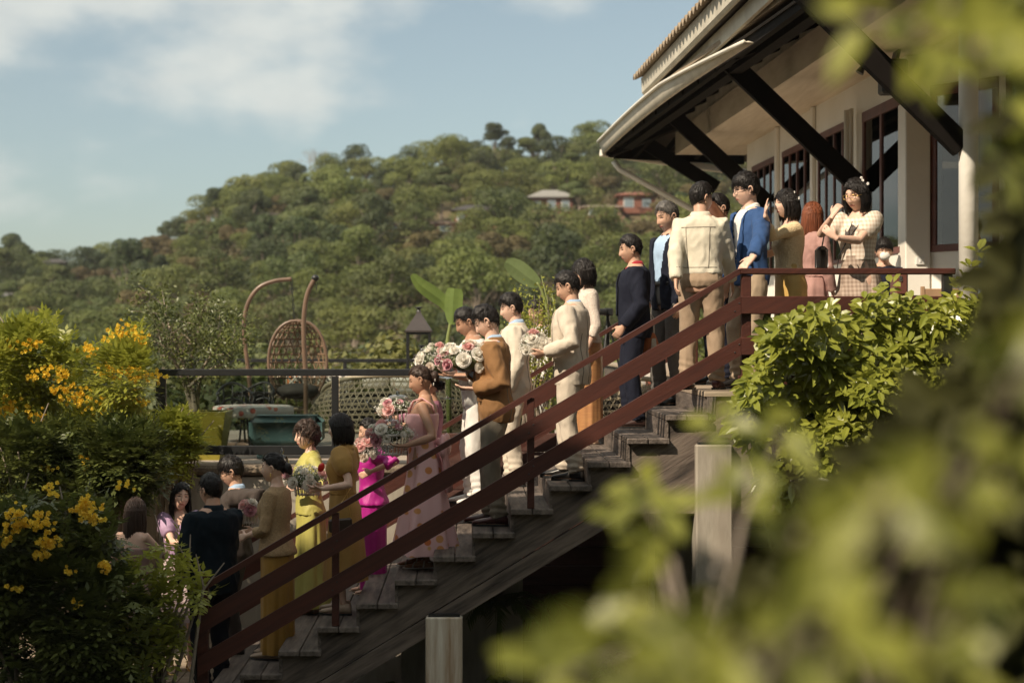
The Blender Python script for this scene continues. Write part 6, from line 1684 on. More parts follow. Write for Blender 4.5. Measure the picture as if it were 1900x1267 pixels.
m_shoeb = mat('black_leather', (0.02,0.018,0.017), rough=.3, var=.3); m_shoem = mat('oxblood_leather', (0.075,0.02,0.018), rough=.3, var=.3); m_shoet = mat('beige_leather', (0.45,0.33,0.24), rough=.4)
m_shoew = mat('white_canvas', (0.7,0.68,0.64), rough=.7); m_gold = mat('gold_metal', (0.8,0.55,0.2), rough=.3, metal=1.0, var=.1); m_silver = mat('silver_metal', (0.75,0.75,0.75), rough=.25, metal=1.0, var=.1)
GP = 'wedding guests standing on the stairs and the deck'
m_navy, m_blue, m_tan_, m_crm, m_brn = c_('navy_wool', (0.010,0.012,0.024), sheen=0, spec=.25), c_('royal_blue_wool', (0.022,0.07,0.20)), c_('stone_linen', (0.60,0.52,0.42)), c_('cream_denim', (0.66,0.61,0.49)), c_('camel_wool', (0.25,0.125,0.045))
m_wht, m_lbl, m_redc = c_('white_cotton', (0.78,0.75,0.70)), c_('light_blue_cotton', (0.38,0.52,0.70)), c_('crimson_cotton', (0.38,0.02,0.03))
suit = dict(open_=(1.42, .80, .075), collar=.04, buttons=True)
# ---- on the deck
person('A', 1243, 15.0, 380, 212, 'grey-haired man in an open navy blazer and light blue shirt, looking down', hm=m_hairg, pitch=14, yaw=-8, wear=[trousers(c_('grey_flannel', (0.12,0.11,0.10))), belt(m_shoeb), upper('shirt', m_lbl, hem=1.0, inf=.010, amp=.006, collar=.035), upper('jacket', m_navy, hem=.80, inf=.026, open_=(1.44, .79, .10), amp=.010, collar=.045), shoes(m_shoeb)], group=GP)
person('B', 1300, 13.5, 343, 72, 'man in a cream denim jacket seen from behind at the top of the stairs', yaw=-42, pitch=2, lh=('w', 1252, 545, 13.25), lcurl=.7, rh=('w', 1362, 545, 13.7), wear=[trousers(c_('khaki_cotton', (0.36,0.26,0.175))), upper('jacket', m_crm, hem=.95, inf=.020, amp=.012, collar=.045, seam=('yoke',)), glasses(dark=True), shoes(m_shoem)], group=GP, build=1.03, feet=((.13, .02), (-.11, -.04)))
person('C', 1390, 13.75, 328, 205, 'young man in a royal blue blazer with his hand on the handrail', hair='fringe', skin='fair', yaw=-22, pitch=6, lh=('w', 1398, 478, 13.22), ldir=('w', -.75, -.25, -.65), ln_=('w', -.3, .3, -.9), build=.94, lcurl=.55, lpole=(-.8, -.6, -.2), wear=[trousers(c_('beige_chino', (0.42,0.32,0.22))), upper('shirt', m_wht, hem=.98, inf=.006, amp=.003, collar=.058), upper('jacket', m_blue, hem=.82, inf=.024, open_=(1.44, 1.0, .085), collar=.03, buttons=True), glasses(), shoes(m_shoeb)], group=GP)
person('C2', 1338, 15.0, 365, 195, 'dark-haired guest in a navy suit mostly hidden behind the cream jacket', pitch=5, wear=[trousers(m_navy), upper('jacket', m_navy, hem=.82, inf=.024, collar=.04), shoes(m_shoeb)], group=GP, vox=.013)
m_lace = mat('yellow_lace', (0.80,0.64,0.40), rough=.8, col2=(0.66,0.50,0.28), scale=70, bump=.9, bscale=90)
person('D', 1465, 13.9, 354, 188, 'woman in a pale yellow lace top and mustard skirt shading her eyes with her hand', sex='f', hair='bob', skin='fair', pitch=2, lh=('w', 1420, 400, 13.48), ldir=(.05, -.12, 1), ln_=(-.2, -1, .1), lcurl=.16, lpole=(-.1, 1, -.85), rh=('w', 1440, 470, 14.1), wear=[skirt(c_('mustard_satin', (0.55,0.35,0.10), rough=.5), top=1.06, hem=.12, w1=.02, famp=.006), upper('top', m_lace, hem=.96, inf=.016, sleeve='threeq', amp=.004, flare=.03, neck=1.40), hairclip(((.05, -.06, .095), (-.05, -.05, .09), (-.07, -.08, .04)), m_wht), shoes(m_shoet, 'sandal')], group=GP)
person('E', 1505, 15.2, 372, 40, 'red-haired woman in a dusty pink ruffled dress seen from behind', sex='f', hair='long', hm=m_hairr, skin='fair', H=1.64, wear=[skirt(c_('dusty_pink_chiffon', (0.42,0.24,0.21)), top=1.08, hem=.25, w1=.10, famp=.02), upper('top', c_('dusty_pink_chiffon', (0.42,0.24,0.21)), hem=1.0, inf=.02, sleeve='long', amp=.014), shoes(m_shoet, 'sandal')], group=GP, vox=.011)
m_chk = checks('checked_cotton', (0.78,0.70,0.60), (0.58,0.46,0.36), 26); m_chk2 = checks('dark_checked_cotton', (0.46,0.36,0.29), (0.27,0.195,0.15), 26)
person('F', 1592, 13.75, 338, 228, 'woman in a puff-sleeved checked dress with round glasses resting her cheek on her fist', sex='f', hair='bob', skin='fair', hs=1.06, pitch=16, yaw=-6, rh=('w', 1545, 402, 13.50), rdir=('w', .45, .0, .85), rn=('w', .7, .5, .3), rcurl=1.2, rpole=(.9, .5, -.9), lh=('w', 1550, 442, 13.38), ldir=('w', -.6, .25, .55), ln_=('w', .4, .9, 0), lcurl=.5, lpole=(-.3, .1, -1),
       wear=[skirt(m_chk2, top=1.08, hem=.35, w1=.13, famp=.022, nf=8), upper('bodice', m_chk, hem=1.04, inf=.014, sleeve='puff', amp=.006, neck=1.39, seam=('front',)), hairclip(((-.06, -.02, .10), (-.03, -.05, .115), (-.085, -.04, .07)), m_wht), glasses(m_gold), earring(m_gold), strap(m_dark), shoes(m_shoet, 'sandal')], group=GP)
person('G', 1640, 17.0, 448, 262, 'seated person in dark navy wearing a white face mask near the wall', hair='fringe', H=1.60, zg=0.03+ZC+(634-448)*17.0/F-1.63, rh=(.12, .34, .78), lh=(-.12, .34, .78), rdz=.53, ldz=.53, feet=((.12, .44), (-.12, .44)), wear=[trousers(m_navy, hem=.10), upper('shirt', m_navy, hem=.86, inf=.02, sleeve='long'), lambda c: part('face_mask', MB().ell(c['Mh']@Vector((0, .075, -.045)), (.052, .038, .045), 14, 10, R=c['Rl']), m_wht, c['root'], True, True)], vox=.012)
person('H', 1808, 16.2, 405, 185, 'person in a light blue shirt at the right end, half behind blurred leaves', hair='short', skin='tan', H=1.58, pitch=4, wear=[trousers(m_navy), upper('shirt', m_lbl, hem=.92, inf=.02, collar=.04), shoes(m_shoeb)], vox=.011, zg=-0.001)
# ---- on the stairs, from the top down
person('I', 1176, 14.6, 441, 178, 'man in a navy suit and crimson shirt with a hand in his pocket', pitch=8, lh=(-.20, .10, .90), lcurl=.9, lpole=(-.5, -1, 0), build=1.05, wear=[trousers(m_navy), upper('shirt', m_redc, hem=1.0, inf=.008, amp=.003, collar=.058), upper('jacket', m_navy, hem=.80, inf=.028, open_=(1.40, .98, .06), collar=.03, buttons=True), shoes(mat('dark_brown_leather', (0.05,0.025,0.02), rough=.4))], group=GP)
m_wlace = mat('white_lace', (0.74,0.66,0.57), rough=.85, col2=(0.55,0.45,0.38), scale=80, bump=1.0, bscale=80)
person('J', 1088, 15.3, 484, 190, 'woman with a straight black bob and white lace top behind the tan suit', sex='f', hair='longfringe', skin='fair', pitch=10, wear=[skirt(mat('orange_gold_silk', (0.48,0.25,0.10), rough=.45, col2=(0.36,0.16,0.07), scale=30, stretch=(.3,.3,6)), top=1.06, hem=.08, w1=.0, famp=.006), upper('top', m_wlace, hem=.93, inf=.018, sleeve='threeq', amp=.004), shoes(m_shoet, 'sandal')], group=GP)
person('K', 1060, 13.55, 510, 158, 'man in a pale tan linen suit seen from behind holding white roses', pitch=20, yaw=10, build=1.02, lh=('w', 1012, 655, 13.35), rh=('w', 1006, 640, 13.75), lcurl=.8, rcurl=.8, ln_=('w', 0, .7, .6), lpole=(-.5, -.8, -.8), feet=((.11, .10), (-.12, -.08)), wear=[trousers(m_tan_, amp=.013), upper('shirt', m_lbl, hem=1.0, inf=.005, amp=.003, collar=.056), upper('jacket', m_tan_, hem=.78, inf=.026, amp=.012, open_=(1.42, 1.0, .05), collar=.040, buttons=True, seam=('back', 'side')), shoes(m_shoeb)], group=GP)
person('L', 1000, 18.4, 562, 200, 'guest in a white top on the terrace, half hidden by the airy shrub', sex='f', hair='short', zg=ZF+.001, pitch=14, skin='mid', wear=[trousers(m_wht), upper('top', m_wht, hem=.9, inf=.02)], vox=.013)
m_ivory = c_('ivory_linen', (0.66,0.58,0.47))
person('M', 955, 15.1, 553, 176, 'young man in an ivory linen suit and pale blue shirt standing behind the brown jacket', pitch=12, H=1.70, zg=None, wear=[trousers(m_ivory, amp=.012), upper('shirt', m_lbl, hem=1.0, inf=.005, amp=.003, collar=.062), upper('jacket', m_ivory, hem=.79, inf=.026, open_=(1.42, .98, .05), collar=.038, buttons=True, seam=('side', 'pocket')), shoes(m_shoeb)], group=GP, hair='quiff', skin='fair')
person('N', 918, 13.55, 574, 170, 'young man in a camel brown blazer looking down at a large rose arrangement', pitch=24, hair='quiff', skin='fair', lean=3, lh=('w', 880, 722, 13.40), rh=('w', 872, 688, 13.62), lcurl=.45, rcurl=.9, ldir=('w', -1, 0, .05), ln_=('w', 0, .1, 1), rdir=('w', -.9, .1, .35), lpole=(-.35, -.9, -.6), wear=[trousers(c_('olive_grey_chino', (0.235,0.20,0.15))), upper('shirt', m_lbl, hem=1.0, inf=.005, amp=.003, collar=.056), upper('jacket', m_brn, hem=.80, inf=.026, open_=(1.42, 1.05, .05), collar=.040, buttons=True, seam=('back', 'side', 'pocket')), shoes(m_shoem)], group=GP, feet=((.10, .05), (-.10, -.05)))
def moustache(c): b = MB(); b.tube([c['Mh']@Vector((x, .098-.006*abs(x)/.02, -.044-.008*abs(x)/.02)) for x in np.linspace(-.024, .024, 7)], .005, 6); part('moustache', b, m_brow, c['root'], True, True)
person('O', 884, 15.3, 590, 185, 'man with a moustache in white shirt and trousers holding out flowers', pitch=18, skin='tan', lean=5, H=1.76, lh=('w', 842, 698, 15.05), rh=('w', 840, 694, 15.35), ldir=('w', -1, 0, .05), ln_=('w', 0, 0, 1), rdir=('w', -1, 0, .05), rn=('w', 0, 0, 1), lcurl=.25, rcurl=.25, lpole=(-.3, -.9, -.9), wear=[trousers(m_wht, wide=1.05), belt(m_shoem), upper('shirt', m_wht, hem=1.0, inf=.020, sleeve='threeq', collar=.04, amp=.012), moustache, shoes(m_shoew)], group=GP, build=1.08)
m_pink = c_('pink_satin', (0.80,0.44,0.45), rough=.42, sheen=.1); m_pflor = floral('pink_floral_skirt', (0.80,0.50,0.50), (0.62,0.16,0.05), (0.70,0.42,0.16), 10.0)
def bow(c):
    s = c['s']; b = MB(); q = V3(0, -.13, 1.06)*s
    for sg in (-1, 1): b.loft([[q+V3(sg*L_*s, -.05*s+w*.35*math.cos(u)*s-.02*L_, (w*math.sin(u)-.25*L_)*s) for u in np.linspace(0, 6.283, 12, endpoint=False)] for L_, w in ((0, .03), (.05, .075), (.11, .10), (.16, .085), (.17, .03))])
    b.ell(q, (.035*s, .035*s, .035*s), 10, 8)
    for sg in (-1, 1): b.loft([[q+V3(sg*(.03+.04*u_)*s+x*s, -.03*s-.05*u_*s+.012*math.sin(x*90)*s, -u_*.42*s) for x in np.linspace(-.045, .045, 8)]+[q+V3(sg*(.03+.04*u_)*s+x*s, -.045*s-.05*u_*s+.012*math.sin(x*90)*s, -u_*.42*s) for x in np.linspace(.045, -.045, 8)] for u_ in np.linspace(0, 1, 6)])
    part('bow', b, m_pink, c['root'], True, True)
def pstraps(c):
    s = c['s']; b = MB()
    for sg in (-1, 1): b.tube([c['U'](p) for p in ((sg*.085, .115, 1.30), (sg*.105, .07, 1.405), (sg*.10, .0, 1.432), (sg*.075, -.09, 1.37), (sg*.06, -.105, 1.30))], .016*s, 8, flat=.45)
    part('shoulder_strap', b, m_pink, c['root'], True, True)
person('P', 786, 13.7, 682, 172, 'woman in a pink satin gown with a big bow carrying a flower basket', sex='f', hair='bun', hm=m_hairb, skin='tan', pitch=16, build=1.06, lh=('w', 752, 828, 13.45), rh=('w', 748, 832, 13.85), ldir=('w', -1, 0, 0), ln_=('w', 0, 0, 1), lcurl=.5, lpole=(-.3, -.9, -.9),
       wear=[skirt(m_pflor, top=1.08, hem=.13, w1=.14, famp=.028, nf=7), upper('bodice', m_pink, hem=1.04, inf=.014, sleeve=None, amp=.004, neck=1.30), pstraps, bow, hairclip(((-.05, -.10, -.06), (-.04, -.12, -.03)), m_wht), shoes(mat('white_leather', (0.7,0.66,0.62), rough=.35), 'sandal')], group=GP, feet=((.08, .05), (-.08, -.04)))
m_mauve = mat('mauve_lace', (0.36,0.16,0.22), rough=.85, col2=(0.22,0.08,0.13), scale=50, bump=.8, bscale=80)
person('Q', 800, 15.25, 704, 180, 'woman in mauve lace holding up a phone, hidden behind the pink gown', sex='f', hair='bun', H=1.55, rh=('w', 716, 778, 15.5), lh=('w', 738, 790, 14.9), rdir=('w', -.7, 0, .6), rn=('w', -.6, -.2, -.7), rcurl=.6, lcurl=.7, skin='tan', wear=[skirt(mat('purple_brocade', (0.30,0.09,0.16), rough=.6, col2=(0.42,0.20,0.22), scale=40), top=1.06, hem=.08, w1=.02, famp=.008), upper('top', m_mauve, hem=.95, inf=.018, sleeve='threeq', amp=.004), shoes(m_shoet, 'sandal')], vox=.012, group=GP)
m_mag = c_('magenta_silk', (0.40,0.01,0.22), rough=.4, sheen=.1)
person('R', 690, 14.75, 784, 178, 'small woman in a magenta silk blouse and long skirt holding a pink bouquet', sex='f', hair='bun', H=1.52, pitch=12, skin='mid', zg=-RISE*10, lh=('w', 690, 875, 14.5), lcurl=.6, wear=[skirt(m_mag, top=1.04, hem=.04, w1=-.0, famp=.008), upper('blouse', m_mag, hem=.86, inf=.022, sleeve='threeq', amp=.012, flare=.02), earring(m_silver), shoes(m_shoet, 'sandal')], group=GP)
m_must = c_('mustard_crepe', (0.42,0.235,0.055), rough=.7)
person('S', 637, 13.65, 770, 168, 'woman with shoulder-length black hair in a mustard puff-sleeved dress', sex='f', hair='bob', skin='fair', pitch=4, lh=('w', 598, 908, 13.45), ldir=('w', -1, 0, .1), ln_=('w', 0, .3, .9), lcurl=.5, lpole=(-.35, -.8, -.9), rh=('w', 600, 905, 13.8), wear=[skirt(m_must, top=1.08, hem=.28, w1=.05, famp=.012, nf=6), upper('bodice', m_must, hem=1.02, inf=.016, sleeve='puff', amp=.005, collar=.03), earring(m_gold), shoes(m_shoet)], group=GP)
m_lime = c_('chartreuse_silk', (0.44,0.40,0.10), rough=.5)
person('T', 574, 14.85, 785, 196, 'smiling woman with short curly brown hair in a chartreuse silk dress', sex='f', hair='curly', hm=m_hairb, skin='fair', pitch=2, lh=('w', 556, 905, 14.6), rh=('w', 548, 905, 14.9), lcurl=.5, wear=[skirt(m_lime, top=1.06, hem=.06, w1=.08, fish=.03, famp=.014), upper('bodice', m_lime, hem=.88, inf=.018, sleeve='threeq', amp=.006, collar=.03), earring(m_silver), shoes(m_shoet, 'sandal')], group=GP)
m_glace = mat('gold_lace', (0.42,0.28,0.14), rough=.6, col2=(0.27,0.17,0.08), scale=60, bump=1.0, bscale=90)
person('U', 512, 13.65, 843, 162, 'woman with a low bun in a gold lace blouse, seen from behind', sex='f', hair='bun', skin='fair', pitch=2, yaw=6, lh=(-.10, .22, 1.02), rh=(.10, .24, 1.04), wear=[skirt(c_('ochre_silk', (0.36,0.19,0.03), rough=.45), top=1.04, hem=.05, w1=.0, famp=.010), upper('blouse', m_glace, hem=.86, inf=.018, sleeve='threeq', amp=.006, flare=.02), earring(m_gold), shoes(m_shoet)], group=GP)
person('V', 436, 14.9, 863, 178, 'man with glasses in a dark taupe suit and pale blue collar holding flowers', pitch=16, skin='mid', hair='fringe', H=1.72, zg=-RISE*13-.02, lh=('w', 452, 962, 14.6), lcurl=.6, wear=[trousers(c_('taupe_wool', (0.045,0.033,0.027))), upper('shirt', m_lbl, hem=1.0, inf=.005, amp=.003, collar=.06), upper('jacket', c_('taupe_wool', (0.045,0.033,0.027)), hem=.80, inf=.026, open_=(1.42, 1.0, .05), collar=.03), glasses(), shoes(m_shoeb)], group='guests on the platform at the foot of the stairs')
person('W', 394, 14.1, 866, 128, 'man in a very dark blazer, back to the camera at the foot of the stairs', pitch=2, yaw=12, zg=-RISE*14+.002, H=1.80, rh=(.12, .34, 1.12), build=1.12, wear=[trousers(c_('black_navy_wool', (0.006,0.008,0.014), sheen=0, spec=.2)), upper('jacket', c_('dark_teal_velvet', (0.004,0.010,0.016), sheen=.0, spec=.2), hem=.78, inf=.03, collar=.05), glasses(), shoes(m_shoeb)], group='guests on the platform at the foot of the stairs')
m_lil = c_('lilac_satin', (0.40,0.26,0.40), rough=.5)
person('X', 334, 15.0, 897, 292, 'smiling young woman in a lilac off-shoulder dress with long dark hair facing the camera', sex='f', hair='long', skin='fair', tilt=-8, zg=-RISE*14+.002, lh=('w', 372, 985, 14.6), rh=('w', 352, 1010, 14.6), wear=[skirt(c_('pale_lilac_satin', (0.50,0.38,0.38), rough=.5), top=1.08, hem=.46, w1=.10, famp=.018), upper('bodice', m_lil, hem=1.03, inf=.014, sleeve='puff', amp=.008, neck=1.33), hairclip(((-.05, .02, .10), (-.03, -.0, .115)), m_wht), shoes(m_gold, 'sandal')], group='guests on the platform at the foot of the stairs')
m_nude = c_('dusty_mauve_crepe', (0.34,0.21,0.18), rough=.7)
person('Y', 248, 14.2, 925, 62, 'bare-shouldered woman with long dark hair seen from behind among the leaves', sex='f', hair='long', hm=m_hairb, skin='fair', zg=-RISE*14+.002, H=1.60, rh=('w', 312, 1015, 14.5), wear=[skirt(m_nude, top=1.08, hem=.42, w1=.09, famp=.016), upper('bodice', m_nude, hem=1.02, inf=.014, sleeve=None, amp=.006, neck=1.27), shoes(m_shoet, 'sandal')], group='guests on the platform at the foot of the stairs')
# ------------------------------------------------------------ flowers and carried things
def petal_mesh(r, R, rings_, spread=1.0):
    Q = []
    for (n, rad, h, curl) in rings_:
        ph = r.random()*6
        for i in range(n):
            a = ph+6.283*i/n; da = 6.283/n*.72
            def q(u, v): # u across, v up
                aa = a+(u-.5)*2*da*(.55+.45*math.sin(math.pi*min(1, v*.8+.15))); rr = R*rad*(.25+.75*v**.7)*(1+curl*max(0, v-.6)) ; z = R*(h*v-.35*(1-v) - curl*.35*max(0, v-.7)+.06*math.sin(u*7+i))
                return (rr*math.cos(aa), rr*math.sin(aa), z)
            for ui in range(3):
                for vi in range(3): Q.append([q(ui/3, vi/3), q((ui+1)/3, vi/3), q((ui+1)/3, (vi+1)/3), q(ui/3, (vi+1)/3)])
    return np.array(Q)
rr_ = np.random.default_rng(3)
def fmesh(name, m, rings_):
    b = MB(); b.ell((0, 0, .30), (.36, .36, .50), 8, 6); b.quads(petal_mesh(rr_, 1.0, rings_)); return b.mesh(name, m, True)
RO = [(3, .42, .85, -.2), (4, .58, .80, .0), (5, .70, .62, .3), (6, .90, .45, .6), (6, 1.0, .22, .8)]
m_pw = mat('white_petal', (0.90,0.86,0.78), rough=.6, var=.08, backlit=.35, bump=0); m_pp = mat('blush_petal', (0.84,0.56,0.52), rough=.6, col2=(0.78,0.44,0.42), backlit=.3); m_pd = mat('dusky_rose_petal', (0.62,0.30,0.34), rough=.6, var=.3, backlit=.1); m_pc = mat('cream_petal', (0.88,0.77,0.67), rough=.6, var=.10, backlit=.3)
FM = {'w': fmesh('rose', m_pw, RO), 'p': fmesh('rose', m_pp, RO), 'd': fmesh('rose', m_pd, RO), 'c': fmesh('rose', m_pc, RO)}
b = MB(); b.quads(petal_mesh(rr_, 1.0, [(12, .95, .10, .1), (14, .8, .22, .1), (10, .5, .35, 0)])); FM['m'] = b.mesh('daisy', m_pw, True)
b = MB(); b.quads(petal_mesh(rr_, 1.0, [(12, .95, .10, .1), (12, .7, .28, .1)])); FM['g'] = b.mesh('daisy', m_pd, True)
m_spr = mat('grey_green_sprig', (0.33,0.36,0.24), rough=.6, col2=(0.20,0.23,0.13), scale=6, backlit=.2); m_bb = mat('tiny_white_blossom', (0.75,0.72,0.66), rough=.7)
m_clear = glassmat('clear_glass', (0.93,0.95,0.95), 1.6)
def arrangement(px, py, Y, w, h, spec, seed, label, holder=None, top='flower_arrangement', sprig=1.0, thing_loc=None, group='flower arrangements carried by the guests'):
    """flowers filling an ellipsoid w x h photo pixels; spec: letters of flowers"""
    r = np.random.default_rng(seed); k = Y/F; c = P(px, py, Y); rx, rz = w*k/2, h*k/2; ry = rx*.62
    t = thing(top, (c.x, c.y, c.z-rz), label, 'flowers', group)
    n = len(spec); dirs = []
    for i, ch in enumerate(spec):
        best = None
        for tr_ in range(40):
            d = unit(r.normal(0, 1, 3)); 
            if d[1] > .35: d[1] = -d[1]
            if d[2] < -.5: d[2] = -d[2]
            m_ = min([np.linalg.norm(d-e) for e in dirs] or [9])
            if best is None or m_ > best[0]: best = (m_, d)
        d = best[1]; dirs.append(d)
        R_ = {'w': .050, 'p': .048, 'd': .044, 'c': .046, 'm': .042, 'g': .038}[ch]*r.uniform(.68, 1.05)
        o = link('rose' if ch in 'wpdc' else 'daisy', FM[ch], t); q = Vector((d[0]*(rx-R_*.35), d[1]*(ry-R_*.1), d[2]*(rz-R_*.3)+rz)); o.location = q; o.scale = (R_, R_, R_)
        dd = Vector(d)+Vector((0, -.25, .35)); o.rotation_euler = dd.to_track_quat('Z', 'Y').to_euler()
    b = MB(); m_ = int(110*sprig); cc = np.array([0, 0, rz])
    d = unit(r.normal(0, 1, (m_*2, 3))); d[:, 2] = np.abs(d[:, 2])-.35*(r.random(m_*2) < .5)
    p = cc+d*np.array([rx, ry, rz])*r.uniform(.6, 1.12, (m_*2, 1)); b.quads(leaf_cloud(p, d, .036, .016, 4, .6, r))
    for i in range(int(26*sprig)):
        e = unit(r.normal(0, 1, 3)); e[2] = abs(e[2])*.9; q0 = cc+e*np.array([rx, ry, rz])*.5; q1 = cc+e*np.array([rx, ry, rz])*r.uniform(1.1, 1.4)+r.normal(0, .01, 3); b.tube([q0, q1], [.002, .001], 4)
    part('greenery', b, m_spr, t, local=True)
    b = MB(); m2 = int(420*sprig); d = unit(r.normal(0, 1, (m2, 3))); d[:, 2] = np.abs(d[:, 2])-.2; p = cc+d*np.array([rx, ry, rz])*r.uniform(.95, 1.32, (m2, 1)); b.quads(leaf_cloud(p, d, .011, .011, 4, .6, r)); part('filler_blossom', b, m_bb, t, local=True)
    b = MB(); b.ell((0, 0, rz*.9), (rx*.6, ry*.6, rz*.55), 14, 10); part('moss_core', b, mat('dark_moss', (0.07,0.08,0.03), rough=.95), t, True, True)
    return t, c, rx, rz
def compote(t, px, ybowl, yfoot, Y, rb, rf, name='stand'):
    k = Y/F; c = P(px, ybowl, Y); f = P(px, yfoot, Y); off = t.location; b = MB(); h = c.z-f.z
    b.lathe((c.x, c.y, f.z), [(0, 0), (rf, 0), (rf, .004), (.014, .014), (.006, .03), (.006, h*.45), (.011, h*.5), (.006, h*.55), (.006, h-.03), (.02, h-.015), (rb, h), (rb, h+.01), (0, h+.003)], 24); part(name, b, m_clear, t, True)
def beads(t, px, y0, y1, Y, rpx, n=26):
    k = Y/F; c = P(px, y0, Y); R_ = rpx*k; h = (y1-y0)*k; b = MB()
    b.lathe((c.x, c.y, c.z-.012), [(0, 0), (R_*.98, 0), (R_, .008), (R_*.98, .016), (0, .016)], 22)
    b.lathe((c.x, c.y, c.z-h*.98), [(0, 0), (R_*.55, 0), (R_*.6, .012), (0, .012)], 18)
    for i in range(n):
        a = 6.283*i/n; 
        for j in range(7):
            u = j/6; rr = R_*(1-.12*u); b.ell((c.x+rr*math.cos(a), c.y+rr*math.sin(a)*.9, c.z-.01-h*.62*u), (.006, .006, .008), 5, 4)
        b.ell((c.x+R_*.86*math.cos(a), c.y+R_*.8*math.sin(a), c.z-h*.86), (.0055, .0055, .022), 5, 4)
    part('beaded_basket', b, mat('pearl_bead', (0.62,0.58,0.52), rough=.25, var=.15, spec=.8), t, True)
def cloche(t, px, ytop, ybot, Y, wpx):
    k = Y/F; c = P(px, ybot, Y); h = (ybot-ytop)*k; R_ = wpx*k/2; b = MB()
    pr = [(R_, 0), (R_, h*.30), (R_*.93, h*.50), (R_*.70, h*.66), (R_*.30, h*.74), (.006, h*.76)]
    b.loft([[(c.x+q*math.cos(a), c.y+q*math.sin(a), c.z+z) for a in np.linspace(0, 6.283, 24, endpoint=False)] for q, z in pr], cap=False)
    b.ell((c.x, c.y, c.z+h*.80), (.012, .012, .016), 10, 8); b.ell((c.x, c.y, c.z+h*.88), (.018, .018, .020), 12, 8); b.ell((c.x, c.y, c.z+h*.96), (.009, .009, .014), 10, 6)
    part('glass_cloche', b, m_clear, t, True)
t, c, rx, rz = arrangement(868, 668, 13.5, 118, 62, 'wwpdcwwpwcwdwwpwcww', 1, 'large arrangement of white and blush roses held by the man in the brown blazer'); compote(t, 868, 688, 722, 13.5, .09, .055, 'glass_stand')
t, c, rx, rz = arrangement(812, 672, 15.1, 76, 66, 'pwwpcmwpwwcp', 2, 'looser blush and white flowers on a glass stand held by the man with the moustache', sprig=1.5); compote(t, 830, 700, 741, 15.1, .19, .07, 'glass_stand')
t, c, rx, rz = arrangement(992, 642, 13.45, 46, 52, 'wwwwcwpww', 3, 'bunch of white roses held by the man in the tan suit', sprig=1.3)
t, c, rx, rz = arrangement(722, 806, 13.5, 82, 46, 'pwmpgwpmdw', 4, 'basket of pink and white flowers with hanging beads carried by the woman in pink'); beads(t, 726, 806, 846, 13.55, 33); cloche(t, 725, 774, 792, 13.55, 36)
t, c, rx, rz = arrangement(738, 758, 15.0, 70, 36, 'pgwpgpwd', 5, 'smaller beaded basket of pink flowers under a glass lid behind the front basket'); beads(t, 742, 760, 792, 15.05, 28, 22); cloche(t, 738, 728, 748, 15.05, 40)
t, c, rx, rz = arrangement(676, 838, 14.4, 44, 48, 'ppwpcp', 6, 'pink rose bouquet held by the woman in magenta', sprig=1.6)
t, c, rx, rz = arrangement(566, 890, 14.2, 84, 52, 'mmpwmpmwdpm', 7, 'wide arrangement of white mums and pink roses held between the chartreuse and mustard dresses', sprig=1.3); beads(t, 570, 896, 920, 14.25, 26, 20)
t, c, rx, rz = arrangement(462, 944, 14.3, 32, 34, 'pwwd', 8, 'small posy of pink and white roses held by the man in the taupe suit'); beads(t, 464, 952, 972, 14.35, 16, 16)
q = P(523, 880, 14.35); t = thing('glass_bell', q, 'tall glass bell jar with a knobbed top beside the bun of the gold lace guest', 'glass bell'); cloche(t, 523, 832, 880, 14.35, 28); b = MB(); b.lathe((q.x, q.y, q.z-.012), [(0, 0), (.075, 0), (.078, .006), (.07, .012), (0, .012)], 20); part('base', b, m_clear, t, True)
# red anthurium-like bloom
b = MB(); q = P(596, 868, 14.0); b.ell(q, (.028, .012, .04), 12, 8, R=Matrix.Rotation(.4, 3, 'Y')); single('red_bloom', b, mat('red_petal', (0.5,0.02,0.015), rough=.35), (q.x, q.y, q.z-.04), 'single glossy red bloom beside the mustard sleeve', 'flower', smooth=True)
# phone
b = MB(); q = P(692, 757, 15.45); R_ = Matrix.Rotation(.75, 3, 'Y')@Matrix.Rotation(.2, 3, 'Z'); b.bbox(q, (.15, .075, .009), .003, R_); t = thing('phone', (q.x, q.y, q.z), 'dark phone held up behind the flower baskets', 'phone'); part('case', b, m_dark, t)
b = MB(); b.bbox(q+R_@Vector((0, 0, .0052)), (.142, .068, .0008), .0003, R_); part('screen', b, mat('phone_screen', (0.02,0.02,0.025), rough=.1), t)
# bags
m_orb = mat('orange_leather', (0.42,0.14,0.05), rough=.5, var=.3)
q = P(1207, 650, 14.75); t = thing('handbag', q, 'orange tasselled handbag hanging behind the navy suit', 'handbag', 'bags carried by the guests'); b = MB()
b.loft([[q+Vector((math.cos(a)*w, math.sin(a)*.03, z)) for a in np.linspace(0, 6.283, 14, endpoint=False)] for w, z in ((.05, -.05), (.075, -.03), (.07, .06), (.045, .13), (.03, .15))]); part('body', b, m_orb, t, True)
b = MB(); b.tube([q+Vector((-.03, 0, .14)), q+Vector((-.02, 0, .27)), q+Vector((.01, 0, .31)), q+Vector((.03, 0, .27)), q+Vector((.03, 0, .14))], .006, 6)
for i in range(9): b.tube([q+Vector((.03+.004*i-.02, -.035, .10)), q+Vector((.03+.006*i-.03, -.04, -.04))], .003, 4)
part('tassel', b, m_cream, t)
q = P(632, 975, 13.42); t = thing('clutch', q, 'dark brown clutch on a long gold chain hanging from the mustard dress', 'clutch bag', 'bags carried by the guests'); b = MB(); b.bbox(q, (.19, .045, .105), .012, Matrix.Rotation(-.08, 3, 'Y')); part('body', b, mat('dark_brown_satin', (0.05,0.032,0.022), rough=.35), t)
